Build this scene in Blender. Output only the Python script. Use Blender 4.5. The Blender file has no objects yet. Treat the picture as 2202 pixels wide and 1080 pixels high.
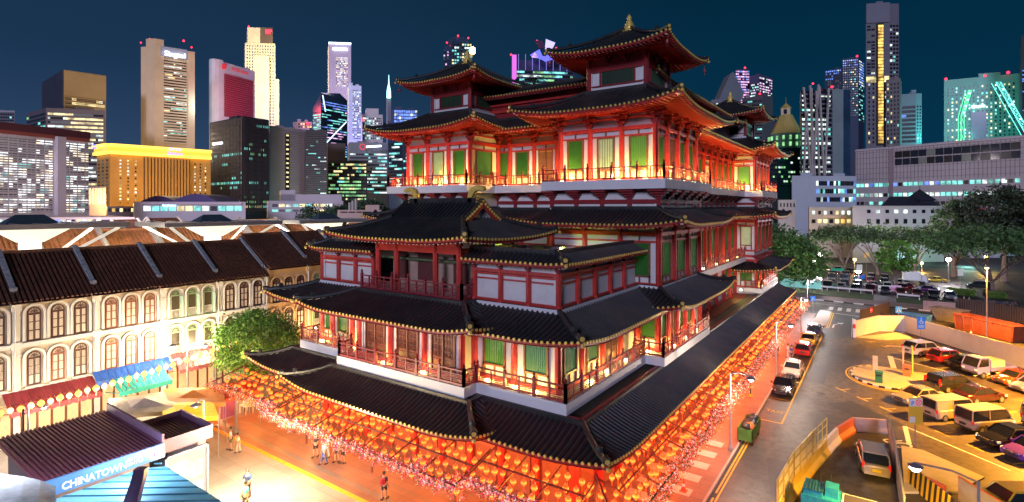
import bpy, math, random
from mathutils import Vector, Matrix
random.seed(7)
SC = bpy.context.scene
COL = SC.collection
R = math.radians
# ---------------------------------------------------------------- camera
F = 1134.5
cam = bpy.data.cameras.new('camera')
cam.sensor_width = 36; cam.lens = F/2202*36; cam.shift_y = -95/2202
cam.clip_start = .1; cam.clip_end = 8000
camo = bpy.data.objects.new('camera', cam); COL.objects.link(camo)
camo.location = (0, 0, 17); camo.rotation_euler = (R(90), 0, R(35))
SC.camera = camo
# ---------------------------------------------------------------- night sky
W = bpy.data.worlds.new('World'); SC.world = W; W.use_nodes = True
nt = W.node_tree; N = nt.nodes; Lk = nt.links; N.clear()
out = N.new('ShaderNodeOutputWorld'); bg = N.new('ShaderNodeBackground')
tc = N.new('ShaderNodeTexCoord'); sx = N.new('ShaderNodeSeparateXYZ')
Lk.new(tc.outputs['Generated'], sx.inputs[0])
rp = N.new('ShaderNodeValToRGB'); rp.color_ramp.elements[0].position = 0.0; rp.color_ramp.elements[0].color = (.046, .090, .19, 1)
rp.color_ramp.elements[1].position = .62; rp.color_ramp.elements[1].color = (.004, .018, .046, 1)
e = rp.color_ramp.elements.new(.22); e.color = (.014, .045, .105, 1)
Lk.new(sx.outputs['Z'], rp.inputs[0])
rp2 = N.new('ShaderNodeValToRGB'); rp2.color_ramp.elements[0].position = 0.0; rp2.color_ramp.elements[0].color = (.002, .044, .095, 1)
rp2.color_ramp.elements[1].position = .6; rp2.color_ramp.elements[1].color = (.0, .014, .036, 1)
Lk.new(sx.outputs['Z'], rp2.inputs[0])
mr = N.new('ShaderNodeMapRange'); mr.inputs[1].default_value = -1.0; mr.inputs[2].default_value = -.15; mr.interpolation_type = 'SMOOTHSTEP'
Lk.new(sx.outputs['X'], mr.inputs[0])
mx = N.new('ShaderNodeMix'); mx.data_type = 'RGBA'
Lk.new(mr.outputs[0], mx.inputs[0]); Lk.new(rp.outputs[0], mx.inputs[6]); Lk.new(rp2.outputs[0], mx.inputs[7])
Lk.new(mx.outputs[2], bg.inputs[0]); bg.inputs[1].default_value = .80
Lk.new(bg.outputs[0], out.inputs[0])
# bluish sun lamp, added in place of floodlights, brightens fronts from behind the viewer's left
sl = bpy.data.lights.new('front_fill_sun', 'SUN'); sl.energy = 1.5; sl.angle = R(12); sl.color = (.66, .66, 1)
slo = bpy.data.objects.new('front_fill_sun', sl); COL.objects.link(slo)
slo.rotation_euler = Vector((-.30, .90, -.27)).to_track_quat('-Z', 'Y').to_euler()
SC.view_settings.view_transform = 'Standard'; SC.view_settings.look = 'None'
SC.view_settings.exposure = 0; SC.view_settings.gamma = 1
SC.cycles.max_bounces = 5; SC.cycles.diffuse_bounces = 2; SC.cycles.glossy_bounces = 2
SC.cycles.transmission_bounces = 2; SC.cycles.transparent_max_bounces = 12
SC.cycles.caustics_reflective = False; SC.cycles.caustics_refractive = False
SC.cycles.sample_clamp_indirect = 4; SC.cycles.sample_clamp_direct = 0
SC.cycles.use_light_tree = True
try:
    SC.cycles.use_denoising = True; SC.cycles.denoiser = 'OPENIMAGEDENOISE'
except Exception: pass
# ---------------------------------------------------------------- helpers
def lamp(x, y, z, e, col=(1, .75, .45), r=.15, kind='POINT', aim=None, size=1., spot=120):
    l = bpy.data.lights.new('lamp_light', kind); l.energy = e; l.color = col
    if kind == 'AREA': l.size = size
    else: l.shadow_soft_size = r
    if kind == 'SPOT': l.spot_size = R(spot); l.spot_blend = .6
    o = bpy.data.objects.new('lamp_light', l); COL.objects.link(o); o.location = (x, y, z)
    if aim: o.rotation_euler = (Vector(aim)-Vector((x, y, z))).to_track_quat('-Z', 'Y').to_euler()
    return o
FW = (-math.sin(R(35)), math.cos(R(35))); RT = (math.cos(R(35)), math.sin(R(35)))
def at(px, D, py=445):            # a spot at depth D along a sight line: x, y, z
    a = (px-1101)/F
    return (D*(FW[0]+a*RT[0]), D*(FW[1]+a*RT[1]), 17+D*(445-py)/F)
def gp(px, py, z=0.):
    D = (17-z)*F/(py-445); p = at(px, D); return (p[0], p[1], z)
MATS = {}
def mat(name, col, rough=.6, metal=0., em=None, es=0., noise=.12, scale=1.5, bump=0., spec=.5, coat=0., alpha=1.):
    if name in MATS: return MATS[name]
    m = bpy.data.materials.new(name); m.use_nodes = True; t = m.node_tree; b = t.nodes['Principled BSDF']
    b.inputs['Base Color'].default_value = (*col, 1); b.inputs['Roughness'].default_value = rough
    b.inputs['Metallic'].default_value = metal; b.inputs['Specular IOR Level'].default_value = spec
    b.inputs['Coat Weight'].default_value = coat; b.inputs['Alpha'].default_value = alpha
    if em:
        b.inputs['Emission Color'].default_value = (*em, 1); b.inputs['Emission Strength'].default_value = es
        m.cycles.emission_sampling = 'NONE'
    if noise or bump:
        c = t.nodes.new('ShaderNodeTexCoord'); n = t.nodes.new('ShaderNodeTexNoise')
        n.inputs['Scale'].default_value = scale; n.inputs['Detail'].default_value = 5; n.inputs['Roughness'].default_value = .65
        t.links.new(c.outputs['Object'], n.inputs['Vector'])
        if noise:
            r = t.nodes.new('ShaderNodeValToRGB')
            r.color_ramp.elements[0].position = .3; r.color_ramp.elements[1].position = .7
            r.color_ramp.elements[0].color = (*[max(0, k*(1-noise)) for k in col], 1)
            r.color_ramp.elements[1].color = (*[min(1, k*(1+noise)) for k in col], 1)
            t.links.new(n.outputs[0], r.inputs[0]); t.links.new(r.outputs[0], b.inputs['Base Color'])
        if bump:
            bm = t.nodes.new('ShaderNodeBump'); bm.inputs['Strength'].default_value = bump; bm.inputs['Distance'].default_value = .05
            t.links.new(n.outputs[0], bm.inputs['Height']); t.links.new(bm.outputs[0], b.inputs['Normal'])
    MATS[name] = m; return m
def lit(name, em, es=1., col=(.05, .05, .05)):
    return mat(name, col, .3, em=em, es=es, noise=0)
def litvar(name, em, es, scale=3.):
    """a lit room seen through glass: brightness varies with what is inside"""
    if name in MATS: return MATS[name]
    m = lit(name, em, es); t = m.node_tree; b = t.nodes['Principled BSDF']
    c = t.nodes.new('ShaderNodeTexCoord'); n = t.nodes.new('ShaderNodeTexNoise'); n.inputs['Scale'].default_value = scale; n.inputs['Detail'].default_value = 3
    v = t.nodes.new('ShaderNodeMapRange'); v.inputs[1].default_value = .35; v.inputs[2].default_value = .65
    v.inputs[3].default_value = es*.25; v.inputs[4].default_value = es*1.5
    g = t.nodes.new('ShaderNodeNewGeometry'); t.links.new(g.outputs['Position'], n.inputs['Vector'])
    t.links.new(n.outputs[0], v.inputs[0]); t.links.new(v.outputs[0], b.inputs['Emission Strength']); return m
class MB:
    def __init__(s): s.v = []; s.f = []; s.m = []; s.c = 0
    def add(s, vs, fs):
        k = len(s.v); s.v.extend(vs); s.f.extend([tuple(i+k for i in f) for f in fs]); s.m.extend([s.c]*len(fs)); return s
    def q(s, *p): return s.add(list(p), [tuple(range(len(p)))])
    def hexa(s, p): return s.add(p, [(0, 3, 2, 1), (4, 5, 6, 7), (0, 1, 5, 4), (1, 2, 6, 5), (2, 3, 7, 6), (3, 0, 4, 7)])
    def box(s, x0, x1, y0, y1, z0, z1):
        if x0 > x1: x0, x1 = x1, x0
        if y0 > y1: y0, y1 = y1, y0
        if z0 > z1: z0, z1 = z1, z0
        return s.hexa([(x0, y0, z0), (x1, y0, z0), (x1, y1, z0), (x0, y1, z0), (x0, y0, z1), (x1, y0, z1), (x1, y1, z1), (x0, y1, z1)])
    def prism(s, pts, z0, z1):
        n = len(pts); z0 = z0 if isinstance(z0, (list, tuple)) else [z0]*n; z1 = z1 if isinstance(z1, (list, tuple)) else [z1]*n
        vs = [(p[0], p[1], z) for p, z in zip(pts, z0)]+[(p[0], p[1], z) for p, z in zip(pts, z1)]
        return s.add(vs, [tuple(range(n))[::-1], tuple(range(n, 2*n))]+[(i, (i+1) % n, n+(i+1) % n, n+i) for i in range(n)])
    def ext(s, pts, d):              # extrude a 3D polygon by vector d
        n = len(pts); vs = list(pts)+[(p[0]+d[0], p[1]+d[1], p[2]+d[2]) for p in pts]
        return s.add(vs, [tuple(range(n))[::-1], tuple(range(n, 2*n))]+[(i, (i+1) % n, n+(i+1) % n, n+i) for i in range(n)])
    def tube(s, p0, p1, r0, r1=None, n=6):
        r1 = r0 if r1 is None else r1
        a = Vector(p0); b = Vector(p1); d = (b-a)
        if d.length < 1e-6: return s
        d.normalize(); u = d.orthogonal().normalized() if abs(d.z) > .999 or abs(d.z) < .01 and 0 else (Vector((0, 0, 1)).cross(d).normalized() if abs(d.z) < .99 else Vector((1, 0, 0)))
        w = d.cross(u).normalized(); vs = []
        for c, r in ((a, r0), (b, r1)):
            for i in range(n):
                t = 2*math.pi*(i+.5)/n; vs.append(tuple(c+u*(r*math.cos(t))+w*(r*math.sin(t))))
        return s.add(vs, [(i, (i+1) % n, n+(i+1) % n, n+i) for i in range(n)]+[tuple(range(n))[::-1], tuple(range(n, 2*n))])
    def path(s, pts, r, n=5):
        rs = r if isinstance(r, (list, tuple)) else [r]*len(pts)
        for i in range(len(pts)-1): s.tube(pts[i], pts[i+1], rs[i], rs[i+1], n)
        return s
    def bar(s, p0, p1, w, h):        # box beam along a segment
        a = Vector(p0); b = Vector(p1); d = (b-a).normalized()
        u = Vector((0, 0, 1)).cross(d); u = u.normalized() if u.length > 1e-3 else Vector((1, 0, 0)); k = d.cross(u).normalized()
        u = u*(w/2); k = k*(h/2)
        return s.hexa([tuple(x) for x in (a-u-k, a+u-k, b+u-k, b-u-k, a-u+k, a+u+k, b+u+k, b-u+k)])
    def lathe(s, cx, cy, z, prof, n=8):
        vs = []; fs = []
        for r, h in prof:
            for i in range(n):
                t = 2*math.pi*i/n; vs.append((cx+r*math.cos(t), cy+r*math.sin(t), z+h))
        for j in range(len(prof)-1):
            for i in range(n): fs.append((j*n+i, j*n+(i+1) % n, (j+1)*n+(i+1) % n, (j+1)*n+i))
        fs += [tuple(range(n))[::-1], tuple(range((len(prof)-1)*n, len(prof)*n))]
        return s.add(vs, fs)
    def ball(s, c, r, rz=None, n=8, k=5):
        rz = rz or r
        return s.lathe(c[0], c[1], c[2], [(max(.001, r*math.sin(math.pi*j/k)), -rz*math.cos(math.pi*j/k)) for j in range(k+1)], n)
    def move(s, M):
        s.v = [tuple(M @ Vector(p)) for p in s.v]; return s
    def mesh(s, name, mats):
        me = bpy.data.meshes.new(name); me.from_pydata(s.v, [], s.f)
        for m in (mats if isinstance(mats, (list, tuple)) else [mats]): me.materials.append(m)
        if any(s.m): me.polygons.foreach_set('material_index', s.m)
        return me
    def build(s, name, mats, parent=None, label=None, smooth=False):
        me = s.mesh(name, mats)
        if smooth: me.shade_smooth()
        return put(bpy.data.objects.new(name, me), parent, label)
def put(o, parent=None, label=None):
    COL.objects.link(o)
    if parent is not None:
        o.parent = parent
        if parent.type == 'EMPTY': o.matrix_parent_inverse = Matrix.LocRotScale(parent.location, parent.rotation_euler, None).inverted()
    if label: o['label'] = label
    return o
def tag(o, label, cat, group=None):
    o['label'] = label; o['category'] = cat
    if group: o['group'] = group
    return o
def thing(name, label, cat, loc=(0, 0, 0), group=None, rz=0):
    o = bpy.data.objects.new(name, None); COL.objects.link(o); o.location = loc; o.rotation_euler = (0, 0, rz); o.empty_display_size = .3
    return tag(o, label, cat, group)
def struct(name, mb, m, kind='structure'):
    o = mb.build(name, m); o['kind'] = kind; return o
def kids(o): return [c for c in KID.get(o.name, ())]
def treeof(root):
    """children table of a freshly built prototype"""
    ch = {}
    for o in COL.objects:
        if o.parent: ch.setdefault(o.parent.name, []).append(o)
    return ch
def dup(root, ch, loc, rz=0., label=None, group=None, sc=None, deep=True):
    r = root.copy(); COL.objects.link(r); r.location = loc; r.rotation_euler = (0, 0, rz)
    if sc: r.scale = (sc, sc, sc) if not isinstance(sc, tuple) else sc
    if label: r['label'] = label
    if group: r['group'] = group
    for c in ch.get(root.name, ()):
        c2 = c.copy(); COL.objects.link(c2); c2.parent = r
        if deep:
            for g in ch.get(c.name, ()):
                g2 = g.copy(); COL.objects.link(g2); g2.parent = c2
    return r
def text(name, s, size, M, m, parent=None, depth=.02, align='LEFT', bold=0., sx=1.):
    cu = bpy.data.curves.new(name, 'FONT'); cu.body = s; cu.size = size; cu.extrude = depth; cu.align_x = align; cu.offset = bold
    cu.resolution_u = 3
    o = bpy.data.objects.new(name, cu); COL.objects.link(o)
    me = bpy.data.meshes.new_from_object(o, depsgraph=bpy.context.evaluated_depsgraph_get())
    bpy.data.objects.remove(o)
    if sx != 1.: me.transform(Matrix.Diagonal((sx, 1, 1, 1)))
    me.transform(M); me.materials.clear(); me.materials.append(m)
    return put(bpy.data.objects.new(name, me), parent)
def frame(o, right, up):             # matrix: local x -> right, local y -> up
    r = Vector(right).normalized(); u = Vector(up).normalized(); n = r.cross(u)
    return Matrix(((r.x, u.x, n.x, o[0]), (r.y, u.y, n.y, o[1]), (r.z, u.z, n.z, o[2]), (0, 0, 0, 1)))
def ordn(n): return f"{n}{'th' if 10 <= n % 100 <= 20 else {1: 'st', 2: 'nd', 3: 'rd'}.get(n % 10, 'th')}"
def mottled(name, cols, s1, s2, rough, spec=.5, bump=.0, rvar=.15):
    """weathered surface: three tones mixed by a broad and a fine noise, roughness varying too"""
    m = mat(name, cols[0], rough, noise=0, spec=spec); t = m.node_tree; b = t.nodes['Principled BSDF']; c = t.nodes.new('ShaderNodeTexCoord'); ns = []
    for s in (s1, s2):
        n = t.nodes.new('ShaderNodeTexNoise'); n.inputs['Scale'].default_value = s; n.inputs['Detail'].default_value = 6; n.inputs['Roughness'].default_value = .7; t.links.new(c.outputs['Object'], n.inputs['Vector']); ns.append(n)
    r = []
    for n, (a, d) in zip(ns, ((.42, .6), (.45, .62))):
        q = t.nodes.new('ShaderNodeMapRange'); q.inputs[1].default_value = a; q.inputs[2].default_value = d; t.links.new(n.outputs[0], q.inputs[0]); r.append(q)
    x = t.nodes.new('ShaderNodeMix'); x.data_type = 'RGBA'; x.inputs[6].default_value = (*cols[0], 1); x.inputs[7].default_value = (*cols[1], 1); t.links.new(r[0].outputs[0], x.inputs[0])
    y = t.nodes.new('ShaderNodeMix'); y.data_type = 'RGBA'; y.inputs[7].default_value = (*cols[2], 1); t.links.new(r[1].outputs[0], y.inputs[0]); t.links.new(x.outputs[2], y.inputs[6]); t.links.new(y.outputs[2], b.inputs['Base Color'])
    v = t.nodes.new('ShaderNodeMapRange'); v.inputs[3].default_value = rough-rvar; v.inputs[4].default_value = rough+rvar; t.links.new(ns[1].outputs[0], v.inputs[0]); t.links.new(v.outputs[0], b.inputs['Roughness'])
    if bump:
        k = t.nodes.new('ShaderNodeBump'); k.inputs['Strength'].default_value = bump; k.inputs['Distance'].default_value = .04; t.links.new(ns[1].outputs[0], k.inputs['Height']); t.links.new(k.outputs[0], b.inputs['Normal'])
    return m
# ---------------------------------------------------------------- materials
tile = mottled('black_tile', ((.026, .025, .028), (.062, .052, .045), (.036, .038, .034)), .35, 3.5, .40, .5, .2, .2)
tile_in = mat('black_tile_bed', (.012, .012, .014), .6, noise=.3, scale=.8)
gold = mat('gilt', (.90, .60, .13), .35, metal=.15, noise=.2, scale=6)
red = mat('red_lacquer', (.52, .040, .030), .38, noise=.22, scale=2)
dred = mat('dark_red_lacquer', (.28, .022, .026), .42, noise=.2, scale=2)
rail_m = mat('maroon_rail', (.26, .025, .032), .45, noise=.2)
plaster = mottled('white_plaster', ((.76, .73, .68), (.68, .65, .60), (.74, .72, .70)), .6, 4, .75)
slabm = mat('balcony_white', (.78, .76, .74), .7, noise=.06, scale=.5)
wood = mat('brown_wood', (.20, .07, .035), .5, noise=.3, scale=5)
greenp = mat('green_panel', (.022, .11, .015), .4, em=(.06, .50, .02), es=.05, noise=.2)
greenl = mat('green_lit_glass', (.03, .14, .02), .3, em=(.20, .60, .06), es=.32, noise=.2)
teal = mat('teal_lit_glass', (.01, .12, .09), .3, em=(.02, .50, .36), es=.3, noise=.2)
dgreen = mat('dark_green_panel', (.02, .09, .02), .4, em=(.03, .2, .02), es=.06, noise=.2)
barm = mat('pale_bar', (.10, .20, .05), .5, noise=0)
glassd = mat('dark_glass', (.012, .015, .02), .12, noise=0, spec=.6)
steel = mat('grey_metal', (.30, .30, .32), .4, metal=.4)
bulbw = lit('white_lamp', (1, .95, .88), 30)
bulby = lit('yellow_lamp', (1, .72, .22), 12)
bulbr = lit('red_beacon', (1, .02, .05), 5)
white = mat('white_paint', (.78, .78, .76), .6, noise=.06)
black = mat('black_paint', (.02, .02, .022), .4)
# ================================================================ TEMPLE
TP = thing('temple', 'large red and white Chinese temple with tiers of black tiled roofs and lit balconies', 'temple', (-25.4, 45, 0))
def shape(t): return 1.32*t-.32*t*t
def skirt(inn, outr, zi, zo, up, sides='SENW', sp=.34, raft=False, ridge=True, parent=TP, Lc=4.5, orn=True, name='roof', disc=.085):
    """a band of tiled roof between an inner and an outer rectangle (x0,x1,y0,y1)"""
    rf = MB(); ev = MB(); so = MB(); hips = []
    for sd in sides:
        ax = 0 if sd in 'SN' else 1
        if sd == 'S': i0, i1, oi, o0, o1, oo = inn[0], inn[1], inn[2], outr[0], outr[1], outr[2]
        if sd == 'N': i0, i1, oi, o0, o1, oo = inn[0], inn[1], inn[3], outr[0], outr[1], outr[3]
        if sd == 'W': i0, i1, oi, o0, o1, oo = inn[2], inn[3], inn[0], outr[2], outr[3], outr[0]
        if sd == 'E': i0, i1, oi, o0, o1, oo = inn[2], inn[3], inn[1], outr[2], outr[3], outr[1]
        h0 = o0 < i0-.05; h1 = o1 > i1+.05
        sgn = 1 if oo > oi else -1
        def zz(s, t):
            u = 0.
            if h0: u = max(u, (max(0, 1-(s-o0)/Lc))**2.2)
            if h1: u = max(u, (max(0, 1-(o1-s)/Lc))**2.2)
            return zi-(zi-zo)*shape(t)+up*u*t*t
        def pt(s, t, dz=0., ds=0.):
            w = oi+(oo-oi)*t
            z = zz(s, t)+dz
            return (s+ds, w, z) if ax == 0 else (w, s+ds, z)
        def tm(s):
            if s < i0 and h0: return min(.999, (i0-s)/(i0-o0))
            if s > i1 and h1: return min(.999, (s-i1)/(o1-i1))
            return 0.
        n = max(2, int(round((o1-o0)/sp))); st = (o1-o0)/n; K = 4
        for k in range(n):
            sa, sb = o0+k*st, o0+(k+1)*st
            ta, tb = tm(sa), tm(sb)
            rf.c = 1
            va = [pt(sa, ta+(1-ta)*j/K) for j in range(K+1)]; vb = [pt(sb, tb+(1-tb)*j/K) for j in range(K+1)]
            rf.add(va+vb, [(j, j+1, K+2+j, K+1+j) for j in range(K)])
            s = (sa+sb)/2; t0 = tm(s)
            rf.c = 0; w2 = .085; hh = .11
            vs = []
            for j in range(K+1):
                t = t0+(1-t0)*j/K
                vs += [pt(s, t, .0, -w2), pt(s, t, hh*.8, -w2*.6), pt(s, t, hh, 0), pt(s, t, hh*.8, w2*.6), pt(s, t, .0, w2)]
            fs = [(j*5+i, j*5+i+1, (j+1)*5+i+1, (j+1)*5+i) for j in range(K) for i in range(4)]+[(K*5, K*5+1, K*5+2, K*5+3, K*5+4)]
            rf.add(vs, fs)
            # gilt end disc
            c = pt(s, 1, .03); d = .06*sgn
            ev.c = 0
            if ax == 0: ev.tube((c[0], c[1]-d*.2, c[2]), (c[0], c[1]+d, c[2]), disc, n=6)
            else: ev.tube((c[0]-d*.2, c[1], c[2]), (c[0]+d, c[1], c[2]), disc, n=6)
            # rafter end below the eave
            ev.c = 1; q = pt(s, 1-.25/max(.6, abs(oo-oi)), -.26); ev.box(q[0]-.045, q[0]+.045, q[1]-.045, q[1]+.045, zz(s, 1)-.27, zz(s, 1)-.17)
            # fascia
            a, b = pt(sa, 1), pt(sb, 1); off = .02*sgn
            if ax == 0: P = [(a[0], a[1]-off, a[2]-.15), (b[0], b[1]-off, b[2]-.15), (b[0], b[1]-off, b[2]-.01), (a[0], a[1]-off, a[2]-.01)]
            else: P = [(a[0]-off, a[1], a[2]-.15), (b[0]-off, b[1], b[2]-.15), (b[0]-off, b[1], b[2]-.01), (a[0]-off, a[1], a[2]-.01)]
            ev.c = 2; ev.q(*P)
            # soffit
            def sf(s, t):
                w = oi+(oo-oi)*t; z = (zo+.32)+(zz(s, 1)-.15-(zo+.32))*t if raft else zz(s, t)-.2
                return (s, w, z) if ax == 0 else (w, s, z)
            so.c = 0; so.q(sf(sa, ta), sf(sa, 1), sf(sb, 1), sf(sb, tb))
            if raft and t0 < .9:
                p0, p1 = sf(s, max(t0, .1)), sf(s, .99)
                so.c = 1; so.bar((p0[0], p0[1], p0[2]-.06), (p1[0], p1[1], p1[2]-.05), .1, .1)
        if ridge:
            zt = zi+.1; a, b = (i0, oi), (i1, oi)
            rf.c = 0
            if ax == 0: rf.box(i0-.05, i1+.05, oi-.14, oi+.14, zi-.12, zi+.2)
            else: rf.box(oi-.14, oi+.14, i0-.05, i1+.05, zi-.12, zi+.2)
        for hh, (ci, co) in (('0', ((i0, oi), (o0, oo))), ('1', ((i1, oi), (o1, oo)))):
            if (h0 if hh == '0' else h1):
                ci, co = ((ci[0], ci[1]), (co[0], co[1])) if ax == 0 else ((ci[1], ci[0]), (co[1], co[0]))
                hips.append((round(ci[0], 2), round(ci[1], 2), round(co[0], 2), round(co[1], 2)))
    r = rf.build(name, [tile, tile_in], parent)
    ev.build('eave_edging', [gold, plaster, dred], r)
    so.build('soffit', [red, red], r)
    for h in set(hips):
        if hips.count(h) < 2: continue
        hp = MB(); pts = []
        for j in range(8):
            t = j/7; z = zi-(zi-zo)*shape(t)+up*t*t+.16
            pts.append((h[0]+(h[2]-h[0])*t, h[1]+(h[3]-h[1])*t, z))
        hp.path(pts, .15, 6)
        d = Vector((h[2]-h[0], h[3]-h[1], 0)).normalized()
        if orn:
            e = Vector(pts[-1]); k = Vector(pts[-3])
            hp.ball(tuple(k+Vector((0, 0, .16))), .2, .24, 6, 4)
            hp.tube(tuple(e-d*.25+Vector((0, 0, .05))), tuple(e+d*.06+Vector((0, 0, .05))), .2, n=8)
            hp.c = 1; hp.tube(tuple(e+d*.06+Vector((0, 0, .05))), tuple(e+d*.14+Vector((0, 0, .05))), .12, n=8)
            hp.ball(tuple(e+d*.2+Vector((0, 0, -.25))), .12, .12, 6, 4)
        hp.build('hip_ridge', [tile, gold], r)
    return r
class Wl:
    """a wall run from P0 along d for length L facing n (all axis aligned)"""
    def __init__(s, p0, p1, n): s.p = p0; s.L = math.hypot(p1[0]-p0[0], p1[1]-p0[1]); s.d = ((p1[0]-p0[0])/s.L, (p1[1]-p0[1])/s.L); s.n = n
    def P(s, u, w): return (s.p[0]+s.d[0]*u+s.n[0]*w, s.p[1]+s.d[1]*u+s.n[1]*w)
    def bx(s, m, u0, u1, w0, w1, z0, z1):
        a = s.P(u0, w0); b = s.P(u1, w1); m.box(a[0], b[0], a[1], b[1], z0, z1)
def pick(k): return random.choice(k)
def bracket(wl, u, z0, h, big=1., corner=False):
    m = MB(); b = big
    for i, (w, d) in enumerate(((.20, .30), (.42, .55), (.66, .85))):
        za = z0+h*i/3
        wl.bx(m, u-w*b, u+w*b, -.1, .26*b+.16*i*b, za+h*.10, za+h*.30)
        wl.bx(m, u-.12*b, u+.12*b, -.1, d*b, za, za+h*.22)
        for sx in (-1, 1): wl.bx(m, u+sx*w*b-.09, u+sx*w*b+.09, .05, .30*b+.16*i*b, za+h*.22, za+h*.33)
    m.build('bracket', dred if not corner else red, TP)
def wallrun(p0, p1, n, z0, z1, bays, zs=.9, zt=None, colr=.2, br=True, brh=.9, lamps=(), panel='w', trans=2, ends=(1, 1), beamz=.28, mbar=barm, name='wall', brs=.85):
    """bays: string of w wide window, W wide window with pale blinds, g green panel, k dark green panel, t teal, d lattice doors, p plain, n narrow"""
    wl = Wl(p0, p1, n); m = MB(); L = wl.L
    wl.bx(m, 0, L, -.3, -.12, z0, z1)
    m.build(name, plaster, TP)
    wt = {'n': .55, 'p': 1, 'w': 1, 'W': 1, 'g': 1, 'k': 1, 't': 1, 'd': 1, 'e': .9}
    tot = sum(wt[c] for c in bays); us = [0.]
    for c in bays: us.append(us[-1]+L*wt[c]/tot)
    hb = z1-brh if br else z1-.1          # underside of the bracket zone
    zt = zt or (hb-.75)
    # beams
    bm = MB()
    wl.bx(bm, -.05, L+.05, -.12, .1, hb-beamz, hb); wl.bx(bm, 0, L, -.12, .02, zt+.0, zt+.12)
    wl.bx(bm, 0, L, -.12, .06, z0, z0+.18)
    if br: wl.bx(bm, -.05, L+.05, -.14, .08, z1-.22, z1+.05); wl.bx(bm, 0, L, -.12, .02, hb+brh*.48, hb+brh*.58)
    bm.build('timber_frame', red, TP)
    for i, u in enumerate(us):
        if (i == 0 and not ends[0]) or (i == len(us)-1 and not ends[1]): continue
        c = MB(); a = wl.P(u, -.02); c.tube((a[0], a[1], z0), (a[0], a[1], hb+.02), colr, n=8); c.lathe(a[0], a[1], z0, [(colr*1.35, 0), (colr*1.35, .1), (colr, .2)], 8)
        c.build('column', red, TP, smooth=False)
        if br: bracket(wl, u, hb, brh, brs)
    for i, ch in enumerate(bays):
        a, b = us[i]+colr, us[i+1]-colr; w = b-a; mid = (a+b)/2
        if ch == 'p':
            x = MB(); wl.bx(x, a, b, -.12, -.02, z0+(zt-z0)*.82, z0+(zt-z0)*.82+.09); x.build('timber_frame', red, TP); continue
        # transom posts
        x = MB()
        for k in range(1, trans): wl.bx(x, a+w*k/trans-.05, a+w*k/trans+.05, -.12, -.01, zt+.12, hb-beamz)
        if ch in 'wWgktn':
            ww = w*.56 if ch != 'n' else w*.8
            u0, u1 = mid-ww/2, mid+ww/2
            for uu in (u0-.11, u1): wl.bx(x, uu, uu+.11, -.12, .03, z0+.1, zt)
            wl.bx(x, u0-.11, u1+.11, -.12, .03, z0+zs-.12, z0+zs)
            wl.bx(x, u0, u1, -.12, .03, zt-.1, zt)
            if zs > .5: wl.bx(x, mid-.05, mid+.05, -.12, -.02, z0+.1, z0+zs-.12)
            f = x.build('window', wood, TP)
            pm = {'w': greenl, 'W': mat('pale_blind', (.5, .5, .3), .6, em=(.75, .72, .38), es=.4, noise=.15), 'g': greenp, 'k': dgreen, 't': teal, 'n': greenp}[ch]
            y = MB(); wl.bx(y, u0, u1, -.119, -.09, z0+zs, zt-.1); y.build('pane', pm, f)
            if ch in 'wWtk':
                z = MB(); nb = max(4, int(ww/.13))
                for k in range(nb): uu = u0+ww*(k+.5)/nb; wl.bx(z, uu-.022, uu+.022, -.085, -.05, z0+zs, zt-.1)
                z.build('window_bars', mbar if ch in 'wt' else MATS['green_panel'], f)
        elif ch in 'de':
            ww = w*.66; u0, u1 = mid-ww/2, mid+ww/2
            for uu in (u0-.1, mid-.04, u1): wl.bx(x, uu, uu+.1, -.12, .02, z0, zt)
            wl.bx(x, u0, u1, -.12, .02, zt-.1, zt)
            f = x.build('door', wood, TP)
            y = MB(); wl.bx(y, u0, u1, -.119, -.08, z0+.1, zt-.1); y.build('door_leaf', mat('door_leaf_wood', (.26, .05, .03), .5, noise=.3, scale=4) if ch == 'd' else mat('warm_lit_door', (.3, .1, .03), .5, em=(.9, .35, .08), es=.35), f)
            z = MB(); nb = 7
            for (ua, ub) in ((u0+.08, mid-.1), (mid+.1, u1-.08)):
                for k in range(nb): uu = ua+(ub-ua)*k/(nb-1); wl.bx(z, uu-.018, uu+.018, -.075, -.04, z0+1.05, zt-.25)
                for k in range(5): zz_ = z0+1.05+(zt-.25-z0-1.05)*k/4; wl.bx(z, ua, ub, -.074, -.045, zz_-.02, zz_+.02)
                wl.bx(z, ua, ub, -.075, -.05, z0+.2, z0+.9)
            z.build('lattice', wood, f)
    return wl, us
def railing(pts, z, parent, h=1.05, step=1.9, slats=True, closed=False):
    for i in range(len(pts)-1):
        m = MB(); a = Vector((*pts[i], z)); b = Vector((*pts[i+1], z)); L = (b-a).length
        if L < .1: continue
        n = max(1, round(L/step)); Z = Vector((0, 0, 1))
        m.bar(a+Z*h*.86, b+Z*h*.86, .1, .08); m.bar(a+Z*.62*h, b+Z*.62*h, .05, .05); m.bar(a+Z*.1, b+Z*.1, .12, .12)
        if slats:
            for t in (.24, .34, .44, .53): m.bar(a+Z*t*h, b+Z*t*h, .03, .035)
        for k in range(n+1):
            p = a+(b-a)*k/n; m.box(p.x-.08, p.x+.08, p.y-.08, p.y+.08, z, z+h); m.lathe(p.x, p.y, z+h, [(.09, 0), (.05, .05), (.1, .13), (.02, .3)], 6)
            if k < n:
                p = a+(b-a)*(k+.5)/n; m.box(p.x-.04, p.x+.04, p.y-.04, p.y+.04, z, z+h*.86)
        m.build('railing', rail_m, parent)
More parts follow.
